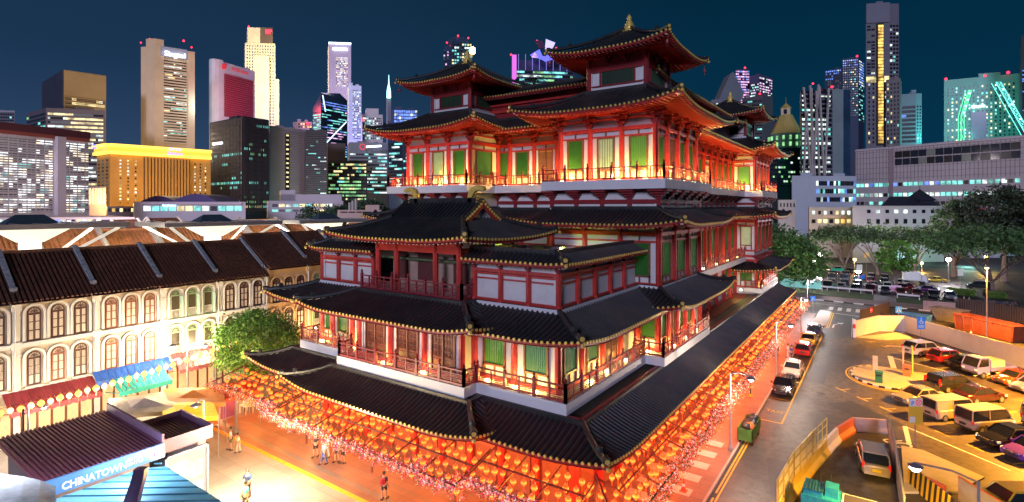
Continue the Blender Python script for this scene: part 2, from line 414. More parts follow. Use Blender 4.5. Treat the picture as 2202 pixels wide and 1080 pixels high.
def balcony(x0, x1, y0, y1, z, th=.65, rail='', parent=TP, **k):
    m = MB(); m.box(x0, x1, y0, y1, z-th, z); b = m.build('balcony', slabm, parent); i = .12
    P = {'S': [(x0+i, y0+i), (x1-i, y0+i)], 'E': [(x1-i, y0+i), (x1-i, y1-i)], 'W': [(x0+i, y0+i), (x0+i, y1-i)], 'N': [(x0+i, y1-i), (x1-i, y1-i)]}
    for s in rail:
        if s in P: railing(P[s], z, b, **k)
    return b
# --- ground storey
g = MB(); g.box(-36.1, -14.0, 26.0, 85, 0, 5.7); g.build('ground_storey', mat('ground_storey_red', (.22, .03, .015), .6), TP)
for sd in ((-36.1, 26.0, -14.0, 26.0, (0, -1), 9), (-14.0, 26.0, -14.0, 85, (1, 0), 20)):
    wl = Wl(sd[:2], sd[2:4], sd[4])
    for k in range(sd[5]+1):
        c = MB(); a = wl.P(wl.L*k/sd[5], .1); c.tube((a[0], a[1], 0), (a[0], a[1], 4.6), .24, n=8); c.build('column', red, TP)
        if k < sd[5]:
            m = MB(); u = wl.L*(k+.5)/sd[5]; wl.bx(m, u-.8, u+.8, .0, .08, .1, 3.2); m.build('door', mat('lit_doorway', (.22, .045, .018), .5, em=(1, .22, .04), es=.18), TP)
# roof 1 (lowest), with the forward centre bay
X1, Y1, XO, YO = -12.6, 24.35, -10.1, 21.84
skirt((-38.2, X1, Y1, 86), (-40.7, XO, YO, 86), 5.78, 4.86, .5, 'SEW', Lc=5)
skirt((-31.6, -19.2, Y1-1.2, Y1+1.6), (-34.0, -16.8, YO-1.2, Y1+1.6), 5.80, 4.88, .5, 'SEW', Lc=4)
m = MB(); m.box(-38.2, X1-.1, Y1+.1, 86, 5.5, 5.62); m.build('gutter_deck', mat('olive_deck', (.10, .09, .06), .7), TP)
m = MB(); m.box(-38.0, -12.75, Y1+.02, Y1+.2, 5.6, 5.99); m.box(-12.8, -12.62, Y1+.1, 86, 5.6, 5.99); m.box(-31.4, -19.4, Y1-1.15, Y1-1.0, 5.6, 5.99); m.build('red_band', dred, TP)
# --- second storey
balcony(-37.3, -13.55, 24.33, 40, 6.6, .6, 'W')
b2 = balcony(-31.2, -19.6, 23.2, 24.4, 6.601, .6, 'SEW')
railing([(-37.2, 24.45), (-31.2, 24.45)], 6.6, b2); railing([(-19.6, 24.45), (-13.67, 24.45), (-13.67, 35.7)], 6.6, b2)
balcony(-14.5, -12.2, 35.7, 47.3, 6.602, .6, 'SE'); balcony(-14.5, -12.4, 72.8, 85.4, 6.602, .6, 'SE')
Z2 = 10.75
wallrun((-36.1, 25.5), (-30.1, 25.5), (0, -1), 6.6, Z2, 'ngt', brh=.5, brs=.6)
wallrun((-30.1, 24.3), (-20.7, 24.3), (0, -1), 6.6, Z2, 'ddd', brh=.5, brs=.6)
wallrun((-20.7, 25.5), (-14.7, 25.5), (0, -1), 6.6, Z2, 'wt', brh=.5, brs=.6)
wallrun((-20.7, 24.3), (-20.7, 25.5), (1, 0), 6.6, Z2, 'p', br=False); wallrun((-30.1, 25.5), (-30.1, 24.3), (-1, 0), 6.6, Z2, 'p', br=False)
wallrun((-14.7, 25.5), (-14.7, 36.9), (1, 0), 6.6, Z2, 'ttdp', brh=.5, brs=.6)
wallrun((-14.7, 37.1), (-13.1, 37.1), (0, -1), 6.6, Z2, 'n', brh=.5, brs=.6)
wallrun((-13.1, 37.1), (-13.1, 47.5), (1, 0), 6.6, Z2, 'gdgwp', brh=.5, brs=.6)
wallrun((-15.6, 47.5), (-15.6, 73), (1, 0), 5.7, 10.2, 'gpgwgpgw', br=False)
wallrun((-15.6, 73.2), (-13.1, 73.2), (0, -1), 6.6, Z2, 'g', brh=.5, brs=.6)
wallrun((-13.1, 73.2), (-13.1, 84), (1, 0), 6.6, Z2, 'gggg', brh=.5, brs=.6)
wallrun((-36.1, 45), (-36.1, 25.5), (-1, 0), 6.6, Z2, 'gpgpgp', brh=.5, brs=.6)
# roof 2
skirt((-36.1, -14.7, 25.5, 40), (-39.2, -11.7, 22.5, 40), 11.12, 10.1, .4, 'SEW')
skirt((-30.3, -20.5, 24.2, 26.5), (-33.2, -17.6, 21.3, 26.5), 11.15, 10.15, .42, 'SEW', Lc=3.5)
skirt((-22, -13.1, 37.1, 46.2), (-24.6, -10.5, 34.0, 48.9), 11.18, 10.15, .45, 'SEN')
skirt((-22, -13.1, 73.4, 83), (-24.6, -10.5, 70.5, 85.6), 9.9, 9.0, .45, 'SEN')
m = MB(); m.box(-36.3, -14.5, 25.3, 37, 11.0, 11.28); m.box(-30.3, -20.5, 24.1, 25.4, 11.0, 11.285); m.box(-22, -12.95, 36.95, 47.6, 11.0, 11.29); m.build('white_ledge', slabm, TP)
# --- third storey: parapet wing, centre pavilion, towers
Zp = 13.75
for (a, b, n, s, e_) in (((-36.1, 25.5), (-30.1, 25.5), (0, -1), 'ppp', (1, 1)), ((-20.7, 25.5), (-14.7, 25.5), (0, -1), 'ppp', (1, 1)), ((-14.7, 25.5), (-14.7, 36.9), (1, 0), 'ppppp', (0, 0)), ((-36.1, 36.9), (-36.1, 25.5), (-1, 0), 'ppppp', (0, 0))):
    wallrun(a, b, n, 11.28, Zp, s, br=True, brh=.5, zt=12.9, brs=.45, colr=.17, beamz=.18, ends=e_)
skirt((-35.7, -29.5, 25.95, 37), (-36.9, -29.5, 24.8, 37), 14.35, 13.8, .12, 'SW', orn=True, Lc=1.5)
skirt((-21.3, -15.1, 25.95, 37), (-21.3, -13.9, 24.8, 37), 14.35, 13.8, .12, 'SE', orn=True, Lc=1.5)
m = MB(); m.box(-35.6, -15.2, 26.1, 41.6, 13.3, 13.45); m.build('roof_deck', mat('roof_deck_green', (.10, .14, .06), .7), TP)
m = MB()
for i in range(6): m.box(-33+i*3, -31.6+i*3, 34.2, 35.2, 13.45, 14.0)
m.build('roof_plant', steel, TP)
# centre pavilion: posts, beams, curtains behind
cp = (-29.1, -27.2, -23.6, -21.6)
for x in cp:
    c = MB(); c.tube((x, 25.1, 11.28), (x, 25.1, 14.5), .2, n=8); c.build('column', red, TP)
    wl = Wl((-29.1, 25.1), (-21.6, 25.1), (0, -1)); bracket(wl, x+29.1, 14.3, .6, .6)
m = MB(); m.box(-29.3, -21.4, 25.0, 25.2, 14.0, 14.35); m.box(-29.3, -21.4, 24.9, 25.25, 14.75, 14.95); m.box(-29.3, -21.4, 25.0, 25.1, 14.35, 14.8); m.box(-21.7, -21.5, 25.1, 31, 14.0, 14.35); m.build('timber_frame', red, TP)
for x in (-21.6,):
    for y in (28, 31):
        c = MB(); c.tube((x, y, 11.28), (x, y, 14.5), .2, n=8); c.build('column', red, TP)
m = MB(); m.box(-29.2, -21.5, 26.6, 26.7, 11.3, 14.6); m.build('inner_wall', mat('beige_wall', (.42, .30, .22), .7), TP)
for (a, b) in ((-28.7, -27.6), (-26.6, -24.6), (-23.3, -22.0)):
    m = MB(); n = int((b-a)/.12)
    for k in range(n): m.tube((a+k*.12, 26.55, 11.9), (a+k*.12, 26.55, 13.9), .045, n=5)
    m.build('curtain', mat('brown_curtain', (.16, .05, .04), .8), TP)
b3 = balcony(-30.1, -20.7, 24.2, 25.4, 11.31, .05)
railing([(-30.0, 24.4), (-20.8, 24.4), (-20.8, 25.4)], 11.3, b3, step=1.5)
skirt((-28.7, -22.1, 26.0, 29.5), (-31.7, -19.1, 22.64, 32.9), 16.2, 14.95, .32, 'SENW', Lc=5, ridge=False)
# upper gabled part
def gable():
    rf = MB(); gd = MB(); K = 4
    for sgn in (-1, 1):
        y0 = 27.75+sgn*1.85; yr = 27.75; n = 20; x0, x1 = -28.9, -21.9
        def z(t): return 17.35-(17.35-16.12)*(1.25*t-.25*t*t)
        for k in range(n):
            a, b = x0+(x1-x0)*k/n, x0+(x1-x0)*(k+1)/n; s = (a+b)/2
            rf.c = 1; rf.add([(a, yr+(y0-yr)*j/K, z(j/K)) for j in range(K+1)]+[(b, yr+(y0-yr)*j/K, z(j/K)) for j in range(K+1)], [(j, j+1, K+2+j, K+1+j) for j in range(K)])
            rf.c = 0
            for j in range(K): rf.bar((s, yr+(y0-yr)*j/K, z(j/K)+.05), (s, yr+(y0-yr)*(j+1)/K, z((j+1)/K)+.05), .14, .12)
        for x in (x0, x1):
            rf.c = 0
            for j in range(K): rf.bar((x, yr+(y0-yr)*j/K, z(j/K)+.12), (x, yr+(y0-yr)*(j+1)/K, z((j+1)/K)+.12), .22, .25)
            o = .16 if x > -25 else -.16
            for j in range(9): t = j/8; gd.c = 0; gd.ball((x+o, yr+(y0-yr)*t, z(t)+.02), .1, .1, 6, 4)
            for j in range(K): gd.c = 1; gd.bar((x+o*.6, yr+(y0-yr)*j/K, z(j/K)-.2), (x+o*.6, yr+(y0-yr)*(j+1)/K, z((j+1)/K)-.2), .08, .26)
    for x in (-28.7, -22.1): gd.c = 2; gd.add([(x, 26.0, 16.1), (x, 29.5, 16.1), (x, 27.75, 17.2)], [(0, 1, 2)])
    rf.box(-28.6, -22.2, 27.6, 27.9, 17.2, 17.62)
    r = rf.build('roof', [tile, tile_in], TP); gd.build('gable_trim', [gold, red, plaster], r)
gable()
def chiwen(x, sg):
    m = MB(); prof = [(0, 0), (.45, 0), (.5, .5), (.28, .85), (.1, 1.0), (-.15, 1.05), (-.45, .95), (-.62, 1.12), (-.35, 1.32), (.1, 1.38), (.5, 1.22), (.78, .8), (.82, .3), (.75, -.2), (0, -.2)]
    m.ext([(x+sg*(-p[0]+.4), 27.6, 17.2+p[1]*.9) for p in prof], (0, .32, 0))
    for k in range(5): m.box(x+sg*.42-.06, x+sg*.42+.06, 27.55, 27.97, 17.3+k*.2, 17.38+k*.2)
    m.build('ridge_ornament', gold, TP)
chiwen(-28.2, -1); chiwen(-22.6, 1)
# towers, third storey
m = MB(); m.box(-38.9, -30.9, 37.3, 47, 5.7, 19); m.box(-21.9, -13.4, 37.4, 47.3, 5.7, 19); m.box(-36, -15.9, 41.8, 84, 5.7, 19); m.box(-21.9, -13.4, 73.6, 83.8, 5.7, 19)
m.box(-38.5, -31.1, 38.0, 47, 19, 24.1); m.box(-21.0, -13.7, 37.7, 47.0, 19, 24.1); m.box(-36, -16.6, 42.5, 82, 19, 25.5); m.box(-21, -13.7, 74.2, 83.4, 19, 24.1); m.build('core', plaster, TP)
Z3 = 15.95
wallrun((-22, 37.1), (-13.1, 37.1), (0, -1), 11.28, Z3, 'ppk', zs=.7, brh=.8)
wallrun((-13.1, 37.1), (-13.1, 47.5), (1, 0), 11.28, Z3, 'kkk', zs=.7, brh=.8)
wallrun((-15.6, 47.5), (-15.6, 73), (1, 0), 10.6, Z3, 'nggkngdgk', zs=1.3, brh=.7)
wallrun((-15.6, 73.2), (-13.1, 73.2), (0, -1), 11.28, Z3, 'W', zs=.8, brh=.7)
wallrun((-13.1, 73.2), (-13.1, 84), (1, 0), 11.28, Z3, 'kkkk', zs=.8, brh=.7)
wallrun((-31, 41.6), (-22, 41.6), (0, -1), 13.4, Z3, 'ppp', brh=.7, zt=14.9)
wallrun((-39, 37.1), (-30.8, 37.1), (0, -1), 11.28, Z3, 'ppp', brh=.7)
b = balcony(-15.8, -14.3, 47.6, 72.9, 10.6, .6, 'E', step=1.7)
# roof 3
skirt((-21.9, -13.1, 37.0, 45.6), (-24.6, -10.4, 34.2, 48.3), 16.85, 15.72, .42, 'SEN', raft=True)
skirt((-39, -30.8, 37.0, 45.6), (-41.8, -28, 34.2, 48.3), 16.85, 15.72, .42, 'SWE', raft=True)
skirt((-31, -21.5, 41.4, 42.4), (-31, -21.5, 38.8, 42.4), 16.75, 15.7, 0, 'S')
skirt((-17, -15.6, 45, 74), (-17, -13.2, 45, 74), 16.8, 15.8, 0, 'E', raft=True)
skirt((-21.9, -13.1, 72.2, 80), (-24.6, -10.4, 69.4, 82.6), 16.85, 15.72, .42, 'SEN', raft=True)
# bracket band under the upper balcony
for (a, b, n, s) in (((-22, 37.1), (-13.1, 37.1), (0, -1), 4), ((-13.1, 37.1), (-13.1, 47.5), (1, 0), 5), ((-15.6, 47.5), (-15.6, 73), (1, 0), 11), ((-15.6, 73.2), (-13.1, 73.2), (0, -1), 1), ((-13.1, 73.2), (-13.1, 84), (1, 0), 4), ((-31, 41.6), (-22, 41.6), (0, -1), 4), ((-39, 37.1), (-30.8, 37.1), (0, -1), 4)):
    wl = Wl(a, b, n); m = MB(); wl.bx(m, 0, wl.L, -.3, -.1, 16.8, 18.3); m.build('wall', plaster, TP)
    m = MB(); wl.bx(m, 0, wl.L, -.1, .05, 17.25, 17.55); wl.bx(m, 0, wl.L, -.1, .04, 18.1, 18.29); m.build('timber_frame', dred, TP)
    m = MB(); wl.bx(m, -.1, wl.L+.1, -.3, .14, 16.72, 16.92); m.build('white_ledge', slabm, TP)
    for k in range(s+1):
        u = wl.L*k/s; m = MB(); wl.bx(m, u-.16, u+.16, -.1, .06, 16.92, 17.6)
        for i in range(4): wl.bx(m, u-.22-.12*i, u+.22+.12*i, -.1, .15+.22*i, 17.6+i*.17, 17.75+i*.17)
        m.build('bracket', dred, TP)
# --- upper balconies and fourth storey
balcony(-22.4, -12.3, 36.1, 48.5, 19.0, .7, 'SEN'); balcony(-40.6, -30.2, 36.1, 48, 19.001, .7, 'SWE')
balcony(-31, -21.5, 40.3, 41.7, 19.002, .68, 'S'); balcony(-17, -14.4, 48.4, 72.8, 19.002, .68, 'E'); balcony(-22.4, -12.3, 72.7, 84.2, 19.0, .7, 'SE')
Z4 = 24.2
wallrun((-21.3, 37.3), (-13.4, 37.3), (0, -1), 19, Z4, 'gWw', brh=1.15, brs=1.05, trans=2)
wallrun((-13.4, 37.3), (-13.4, 47.3), (1, 0), 19, Z4, 'gdgg', brh=1.15, brs=1.0)
wallrun((-31, 41.8), (-21.5, 41.8), (0, -1), 19, Z4, 'nkew', brh=1.15, brs=1.0)
wallrun((-38.8, 37.3), (-30.8, 37.3), (0, -1), 19, Z4, 'gWg', brh=1.15, brs=1.0)
wallrun((-30.8, 37.3), (-30.8, 41.6), (1, 0), 19, Z4, 'w', brh=1.15, brs=1.0)
wallrun((-16.1, 47.5), (-16.1, 73.9), (1, 0), 19, Z4, 'ngdggpdggg', brh=1.15, brs=1.0)
wallrun((-16.1, 73.9), (-13.4, 73.9), (0, -1), 19, Z4, 'w', brh=1.15, brs=1.0)
wallrun((-13.4, 73.9), (-13.4, 83.6), (1, 0), 19, Z4, 'gggg', brh=1.15, brs=1.0)
wallrun((-38.8, 47), (-38.8, 37.3), (-1, 0), 19, Z4, 'gdgg', brh=1.15, brs=1.0)
# roof 4
skirt((-20.4, -15.0, 39.9, 45.7), (-24.3, -10.7, 34.5, 50.3), 26.45, 24.1, .62, 'SENW', raft=True, Lc=5.5)
skirt((-38.4, -33.0, 39.9, 45.7), (-41.8, -28.1, 34.5, 50.3), 26.45, 24.1, .62, 'SENW', raft=True, Lc=5.5)
skirt((-20.4, -15.0, 77.0, 82.8), (-24.3, -10.7, 71.4, 86.5), 26.45, 24.1, .62, 'SENW', raft=True, Lc=5.5)
skirt((-33, -20, 42.5, 43), (-33, -20, 38.6, 43), 25.6, 24.0, 0, 'S', raft=True)
skirt((-19, -17.3, 46, 76), (-19, -13.1, 46, 76), 25.6, 24.0, 0, 'E', raft=True)
# pavilions on the towers
def pav(x0, x1, y0, y1):
    m = MB(); m.box(x0-.35, x1+.35, y0-.35, y1+.35, 26.2, 26.62); m.build('white_ledge', slabm, TP)
    zt = 28.0
    for (a, b, n) in (((x0, y0), (x1, y0), (0, -1)), ((x1, y0), (x1, y1), (1, 0)), ((x0, y1), (x0, y0), (-1, 0)), ((x1, y1), (x0, y1), (0, 1))):
        wl = Wl(a, b, n); L = wl.L
        m = MB(); wl.bx(m, 0, L, -.3, -.12, 26.6, 29.5); m.build('wall', plaster, TP)
        m = MB(); wl.bx(m, 0, L, -.12, .04, 28.2, 29.55); wl.bx(m, 0, L, -.12, .03, 26.62, 26.72); wl.bx(m, 0, L, -.12, .02, 27.0, 27.1)
        for u in (L*.2, L*.8): wl.bx(m, u-.06, u+.06, -.12, .02, 27.1, 28.2)
        m.build('timber_frame', dred, TP)
        m = MB(); wl.bx(m, L*.22, L*.78, -.11, -.06, 27.12, 28.2); w = m.build('window', mat('pavilion_pane', (.02, .03, .02), .4, noise=.2), TP)
        m = MB()
        for k in range(16): u = L*.22+L*.56*(k+.5)/16; wl.bx(m, u-.03, u+.03, -.05, -.02, 27.12, 28.2)
        m.build('window_bars', mat('pavilion_bar', (.03, .08, .03), .5), w)
        for u in (L*.33, L*.67): bracket(wl, u, 28.6, .8, .6)
    for x in (x0, x1):
        for y in (y0, y1):
            c = MB(); c.tube((x, y, 26.6), (x, y, 29.3), .22, n=8); c.build('column', dred, TP)
    cx, cy = (x0+x1)/2, (y0+y1)/2
    skirt((cx-.3, cx+.3, cy-.3, cy+.3), (cx-5.1, cx+5.1, cy-5.1, cy+5.1), 32.1, 29.35, .5, 'SENW', raft=True, ridge=False, Lc=4)
    m = MB(); m.lathe(cx, cy, 31.9, [(.62, 0), (.66, .12), (.42, .22), (.55, .38), (.5, .5), (.2, .55), (.36, .68), (.36, .8), (.14, .86), (.26, .98), (.12, 1.06), (.2, 1.2), (.22, 1.3), (.04, 1.6)], 12); m.build('finial', gold, TP, smooth=True)
    for sx in (-1, 1):
        for sy in (-1, 1):
            m = MB(); bx, by = cx+sx*4.95, cy+sy*4.95; m.tube((bx, by, 29.7), (bx, by, 29.2), .02, n=4); m.lathe(bx, by, 28.85, [(.14, 0), (.11, .1), (.1, .28), (.03, .36)], 8); m.tube((bx, by, 28.85), (bx, by, 28.6), .03, n=4); m.build('wind_bell', dred, TP)
pav(-20.2, -15.2, 40.2, 45.4); pav(-38.2, -33.2, 40.2, 45.4); pav(-20.2, -15.2, 77.2, 82.4)
# central hall roof with garden
m = MB(); m.box(-33.5, -17, 43.8, 76, 25.4, 28.1); m.build('wall', dred, TP)
skirt((-31.5, -18.5, 45.5, 73), (-35.5, -15.0, 42.3, 76), 29.3, 28.05, .3, 'SENW', raft=True)
m = MB(); m.box(-31.5, -18.5, 45.6, 73, 28.9, 29.15); m.build('roof_deck', mat('roof_deck_green', (.1, .14, .06), .7), TP)
m = MB(); m.box(-33.4, -17, 43.6, 43.8, 26.6, 26.9); m.box(-33.4, -17, 43.55, 43.8, 27.3, 27.5); m.build('timber_frame', red, TP)
# balcony floodlights: small fixtures that really throw the light
fix = MB(); fix.box(-.14, .14, -.1, .1, 0, .16); fixm = fix.mesh('floodlight', lit('warm_floodlight', (1, .85, .4), 14))
def flood(x, y, z, e, col=(1, .50, .14), vis=True):
    o = put(bpy.data.objects.new('floodlight', fixm), TP); o.matrix_parent_inverse = Matrix.Translation(-TP.location); o.location = (x, y, z)
    lamp(x, y, z+.35, e*(13. if z > 18 else 4.6), col, .12)
Yw = (1, .74, .18); Ow = (1, .56, .12); Rw = (1, .40, .09)
for i, x in enumerate((-20.7, -18.6, -16.0, -13.9)): flood(x, 36.55, 19.0, 34, (Ow, Rw, Yw, Ow)[i])
for i, x in enumerate((-39.5, -36.8, -33.8, -31.2)): flood(x, 36.6, 19.0, 34, (Ow, Rw, Yw, Ow)[i])
for i, x in enumerate((-29.4, -26.5, -23.6)): flood(x, 40.9, 19.0, 30, (Ow, Yw, Ow)[i])
for i, y in enumerate((38.5, 41.5, 44.5, 47.6)): flood(-12.75, y, 19.0, 30, (Ow, Rw, Ow, Ow)[i])
for i, y in enumerate((51, 55, 59, 63, 67, 71)): flood(-15.0, y, 19.0, 42, (Ow, Rw, Rw, Ow, Rw, Yw)[i])
for i, (x, y) in enumerate(((-14.5, 73.2), (-12.8, 75.5), (-12.8, 79), (-12.8, 82.5))): flood(x, y, 19.0, 36, Yw if i < 2 else Ow)
for (x, y, e, c) in ((-35.4, 24.9, 22, Yw), (-32.0, 24.9, 26, Yw), (-27, 23.75, 14, Ow), (-23.4, 23.75, 10, Rw), (-19.2, 24.9, 20, Ow), (-17.2, 24.8, 26, Yw), (-15.8, 24.8, 22, Yw),
                     (-14.1, 28.2, 22, Yw), (-14.1, 30.6, 20, Yw), (-14.1, 33.5, 14, Ow), (-13.6, 36.4, 24, Yw), (-12.65, 39, 20, Ow), (-12.65, 42, 16, Rw), (-12.65, 45, 22, Yw), (-12.8, 75, 26, Yw), (-12.8, 79, 26, Yw), (-12.8, 83, 20, Yw), (-14.3, 50, 24, Ow), (-14.3, 70, 24, Yw)):
    flood(x, y, 6.6, e, c)
for y in (50.5, 55.5, 60.5, 65.5, 70.5): flood(-14.9, y, 10.6, 16, Rw if y < 66 else Ow)
flood(-19.5, 34.5, 13.45, 26, (.75, 1, .12)); flood(-24, 36.5, 13.45, 14, (.75, 1, .12))
# palms in the roof garden (things of their own)
def palm(x, y, z, h, lab):
    t = thing('palm_tree', lab, 'palm', (x, y, z), 'palms on the temple roof')
    m = MB(); m.tube((x, y, z), (x+.1, y, z+h), .16, .11, 6); m.build('trunk', mat('palm_trunk', (.1, .07, .05), .8), t)
    m = MB()
    for k in range(16):
        a = k*2.4; el = .9-.09*k; L = 1.7; pts = []
        for j in range(6):
            s = j/5; rr = L*s; pts.append(Vector((x+.1+rr*math.cos(a)*math.cos(el*(1-s*.4)), y+rr*math.sin(a)*math.cos(el*(1-s*.4)), z+h+rr*math.sin(el)-.9*s*s*1.1)))
        sd = Vector((-math.sin(a), math.cos(a), 0))
        for j in range(5):
            for f in range(3):
                p = pts[j]+(pts[j+1]-pts[j])*f/3
                for sg in (-1, 1):
                    q = p+sd*sg*.42*(1-.5*j/5)+Vector((0, 0, -.22)); m.q(tuple(p), tuple(p+(pts[j+1]-pts[j])*.22), tuple(q))
    m.build('crown', mat('palm_leaf', (.03, .07, .035), .6), t)
palm(-32.2, 50.3, 29.1, 2.4, 'tallest dark palm on the temple roof garden'); palm(-27.0, 53.5, 29.1, 1.5, 'short bushy palm at the right end of the roof garden'); palm(-29.4, 52.2, 29.1, 1.0, 'smallest palm, between two others on the roof garden')
# ================================================================ GROUND
asph = mottled('asphalt', ((.050, .047, .046), (.085, .078, .070), (.040, .038, .038)), .12, 1.6, .5, .5, .25)
asph2 = mottled('asphalt_patch', ((.085, .080, .078), (.06, .055, .055), (.10, .095, .09)), .3, 2., .6)
def paving(name, c1, c2, sx, sy):
    m = mat(name, c1, .5, noise=0); t = m.node_tree; b = t.nodes['Principled BSDF']
    c = t.nodes.new('ShaderNodeTexCoord'); k = t.nodes.new('ShaderNodeTexBrick'); n = t.nodes.new('ShaderNodeTexNoise'); n.inputs['Scale'].default_value = .5; n.inputs['Detail'].default_value = 6
    k.inputs['Color1'].default_value = (*c1, 1); k.inputs['Color2'].default_value = (*c2, 1); k.inputs['Mortar'].default_value = (*[v*.45 for v in c1], 1)
    k.inputs['Scale'].default_value = 1; k.inputs['Brick Width'].default_value = sx; k.inputs['Row Height'].default_value = sy; k.inputs['Mortar Size'].default_value = .012
    x = t.nodes.new('ShaderNodeMix'); x.data_type = 'RGBA'; x.blend_type = 'MULTIPLY'; x.inputs[0].default_value = .55
    t.links.new(c.outputs['Object'], k.inputs['Vector']); t.links.new(c.outputs['Object'], n.inputs['Vector'])
    t.links.new(k.outputs[0], x.inputs[6]); t.links.new(n.outputs[0], x.inputs[7]); t.links.new(x.outputs[2], b.inputs['Base Color']); return m
pave = paving('granite_paving', (.33, .20, .15), (.27, .15, .12), 1.2, .6)
pave2 = paving('pale_paving', (.52, .46, .42), (.46, .41, .38), 2.4, 1.2)
pavek = mat('kerb_stone', (.42, .40, .38), .7)
ylw = mat('yellow_road_paint', (.75, .48, .04), .6, noise=.15, scale=4)
wht = mat('white_road_paint', (.72, .70, .66), .6, noise=.15, scale=4)
s = MB(); s.q((-3000, -600, -.02), (3000, -600, -.02), (3000, 4000, -.02), (-3000, 4000, -.02)); struct('ground', s, mat('city_ground', (.05, .05, .05), .8, noise=.3, scale=.02))
s = MB(); s.q((-60, -10, 0), (60, -10, 0), (60, 185, 0), (-60, 185, 0)); struct('road', s, asph)
s = MB(); s.box(-52, -8.4, 20.05, 96, -.01, .1); struct('pavement', s, pave)
s = MB(); s.box(-52, -8.4, 0, 19.75, -.01, .1); s.box(-8.4, -6.5, 0, 27, -.01, .098); struct('plaza_paving', s, pave2)
s = MB(); s.box(-52, -8.4, 19.75, 20.05, -.01, .12); struct('kerb', s, ylw)
s = MB(); s.box(-45, -9, 20.6, 20.95, .09, .104); s.box(-45, -9, 22.0, 22.1, .09, .104); struct('drain_cover', s, mat('drain_grey', (.16, .15, .15), .5))
s = MB()
for k in range(9): s.box(-12.4+.0, -9.2, 23.5+k*1.9, 24.4+k*1.9, .1, .106)
struct('paving_inlay', s, mat('inlay_stone', (.55, .5, .46), .5))
s = MB(); s.box(-8.4, -8.25, 27, 92, -.01, .12); struct('kerb', s, pavek)
s = MB(); s.prism([(-8.25, 85), (-6.4, 88), (-6.6, 99), (-8.25, 100)], 0, .12); struct('kerb_island', s, pavek)
def strip(m, a, b, w=.12, z=.006):
    d = Vector((b[0]-a[0], b[1]-a[1], 0)).normalized(); n = Vector((-d.y, d.x, 0))*w/2
    m.q((a[0]-n.x, a[1]-n.y, z), (a[0]+n.x, a[1]+n.y, z), (b[0]+n.x, b[1]+n.y, z), (b[0]-n.x, b[1]-n.y, z))
s = MB()
for y in (46, 51.8, 57.6, 63.4, 69.2, 75, 81): strip(s, (-8.2, y), (-6.4, y))
strip(s, (-6.4, 45.95), (-6.4, 81.05), .13, .0065); strip(s, (-8.05, 45.2), (-8.05, 28), .1); strip(s, (-7.85, 45.2), (-7.85, 28), .1)
strip(s, (-6.3, 86), (-6.5, 99)); strip(s, (-6.05, 86), (-6.25, 99)); struct('yellow_line', s, ylw)
s = MB()
for k in range(5): s.q((-7.2+k*1.25, 101.4, .006), (-6.6+k*1.25, 101.4, .006), (-6.6+k*1.25, 104.6, .006), (-7.2+k*1.25, 104.6, .006))
strip(s, (-6.0, 98.6), (-1.7, 97.6), .3); strip(s, (-20, 107), (30, 105.4), .12); strip(s, (-20, 109.3), (30, 107.6), .12)
strip(s, (-5.6, 86.5), (-5.6, 89), .22); strip(s, (-5.6, 89), (-4.9, 90.4), .22, .0065); s.q((-5.35, 90.7, .006), (-4.45, 91.2, .006), (-4.7, 89.7, .006))
strip(s, (-3.6, 96), (-3.2, 82), .1)
struct('road_marking', s, wht)
o = text('road_marking', 'TAXI', .75, frame((-7.9, 48.2, .008), (1, 0, 0), (0, 1, 0)), ylw, depth=.0005, sx=.75); o['kind'] = 'structure'
# patches, drains and manhole covers in the carriageway
s = MB()
for (x, y, w_, d_, r_) in ((-4.6, 96.5, 1.2, 2.2, .1), (-5.2, 62, .7, 3.5, 0), (-2.5, 71, 1.6, 1.1, .5), (-1.2, 52, 1.3, 2.6, .8), (3.5, 73, 1.0, 3.0, .8), (-4.4, 37, 1.5, 2.5, .2), (-9, 105, 3, 1.5, -.08), (4, 106, 4, 1.4, -.08)):
    c, q = math.cos(r_), math.sin(r_); s.q(*[(x+c*a-q*b, y+q*a+c*b, .0045) for a, b in ((-w_, -d_), (w_, -d_), (w_, d_), (-w_, d_))])
struct('asphalt_patch', s, mat('fresh_asphalt', (.032, .031, .033), .5, noise=.2))
s = MB()
for (x, y) in ((-4.5, 55.5), (-3.6, 78.5), (-5.6, 93), (1.2, 75), (-3.9, 47), (-2.5, 104)): s.lathe(x, y, .0, [(.33, 0), (.33, .009)], 16)
for k in range(7): s.box(-8.24, -7.95, 32+k*9.1, 32.6+k*9.1, 0, .009)
struct('manhole_cover', s, mat('cast_iron', (.03, .028, .027), .5, metal=.4))
# car park markings
rowd = Vector((.7071, -.7071, 0)); axd = Vector((.7071, .7071, 0))
s = MB()
r1 = Vector((3.0, 79.6, 0)); r2 = Vector((1.3, 57.0, 0))
for k in range(-1, 9):
    p = r1+rowd*(2.35*k-1.2); strip(s, p-axd*2.6, p-axd*1.6, .1); strip(s, p-axd*2.6-rowd*.5, p-axd*2.6+rowd*.5, .1, .0065)
    p = r2+rowd*(2.4*k-1.2); strip(s, p-axd*2.6, p-axd*1.6, .1); strip(s, p-axd*2.6-rowd*.6, p-axd*2.6+rowd*.6, .1, .0065); strip(s, p+axd*7.6, p+axd*6.8, .1)
struct('yellow_line', s, ylw)
s = MB(); strip(s, gp(1912, 768)[:2], gp(2060, 805)[:2], .16); strip(s, gp(1914, 766)[:2], gp(1922, 792)[:2], .5, .0065); strip(s, gp(1946, 917)[:2], gp(2172, 1012)[:2], .14); strip(s, gp(1946, 917)[:2], gp(1955, 955)[:2], .3, .0065); struct('road_marking', s, wht)
o = text('road_marking', 'STOP', 2.0, frame((*gp(2012, 982)[:2], .009), (-.72, .69, 0), (-.69, -.72, 0)), wht, depth=.0005, sx=.62); o['kind'] = 'structure'
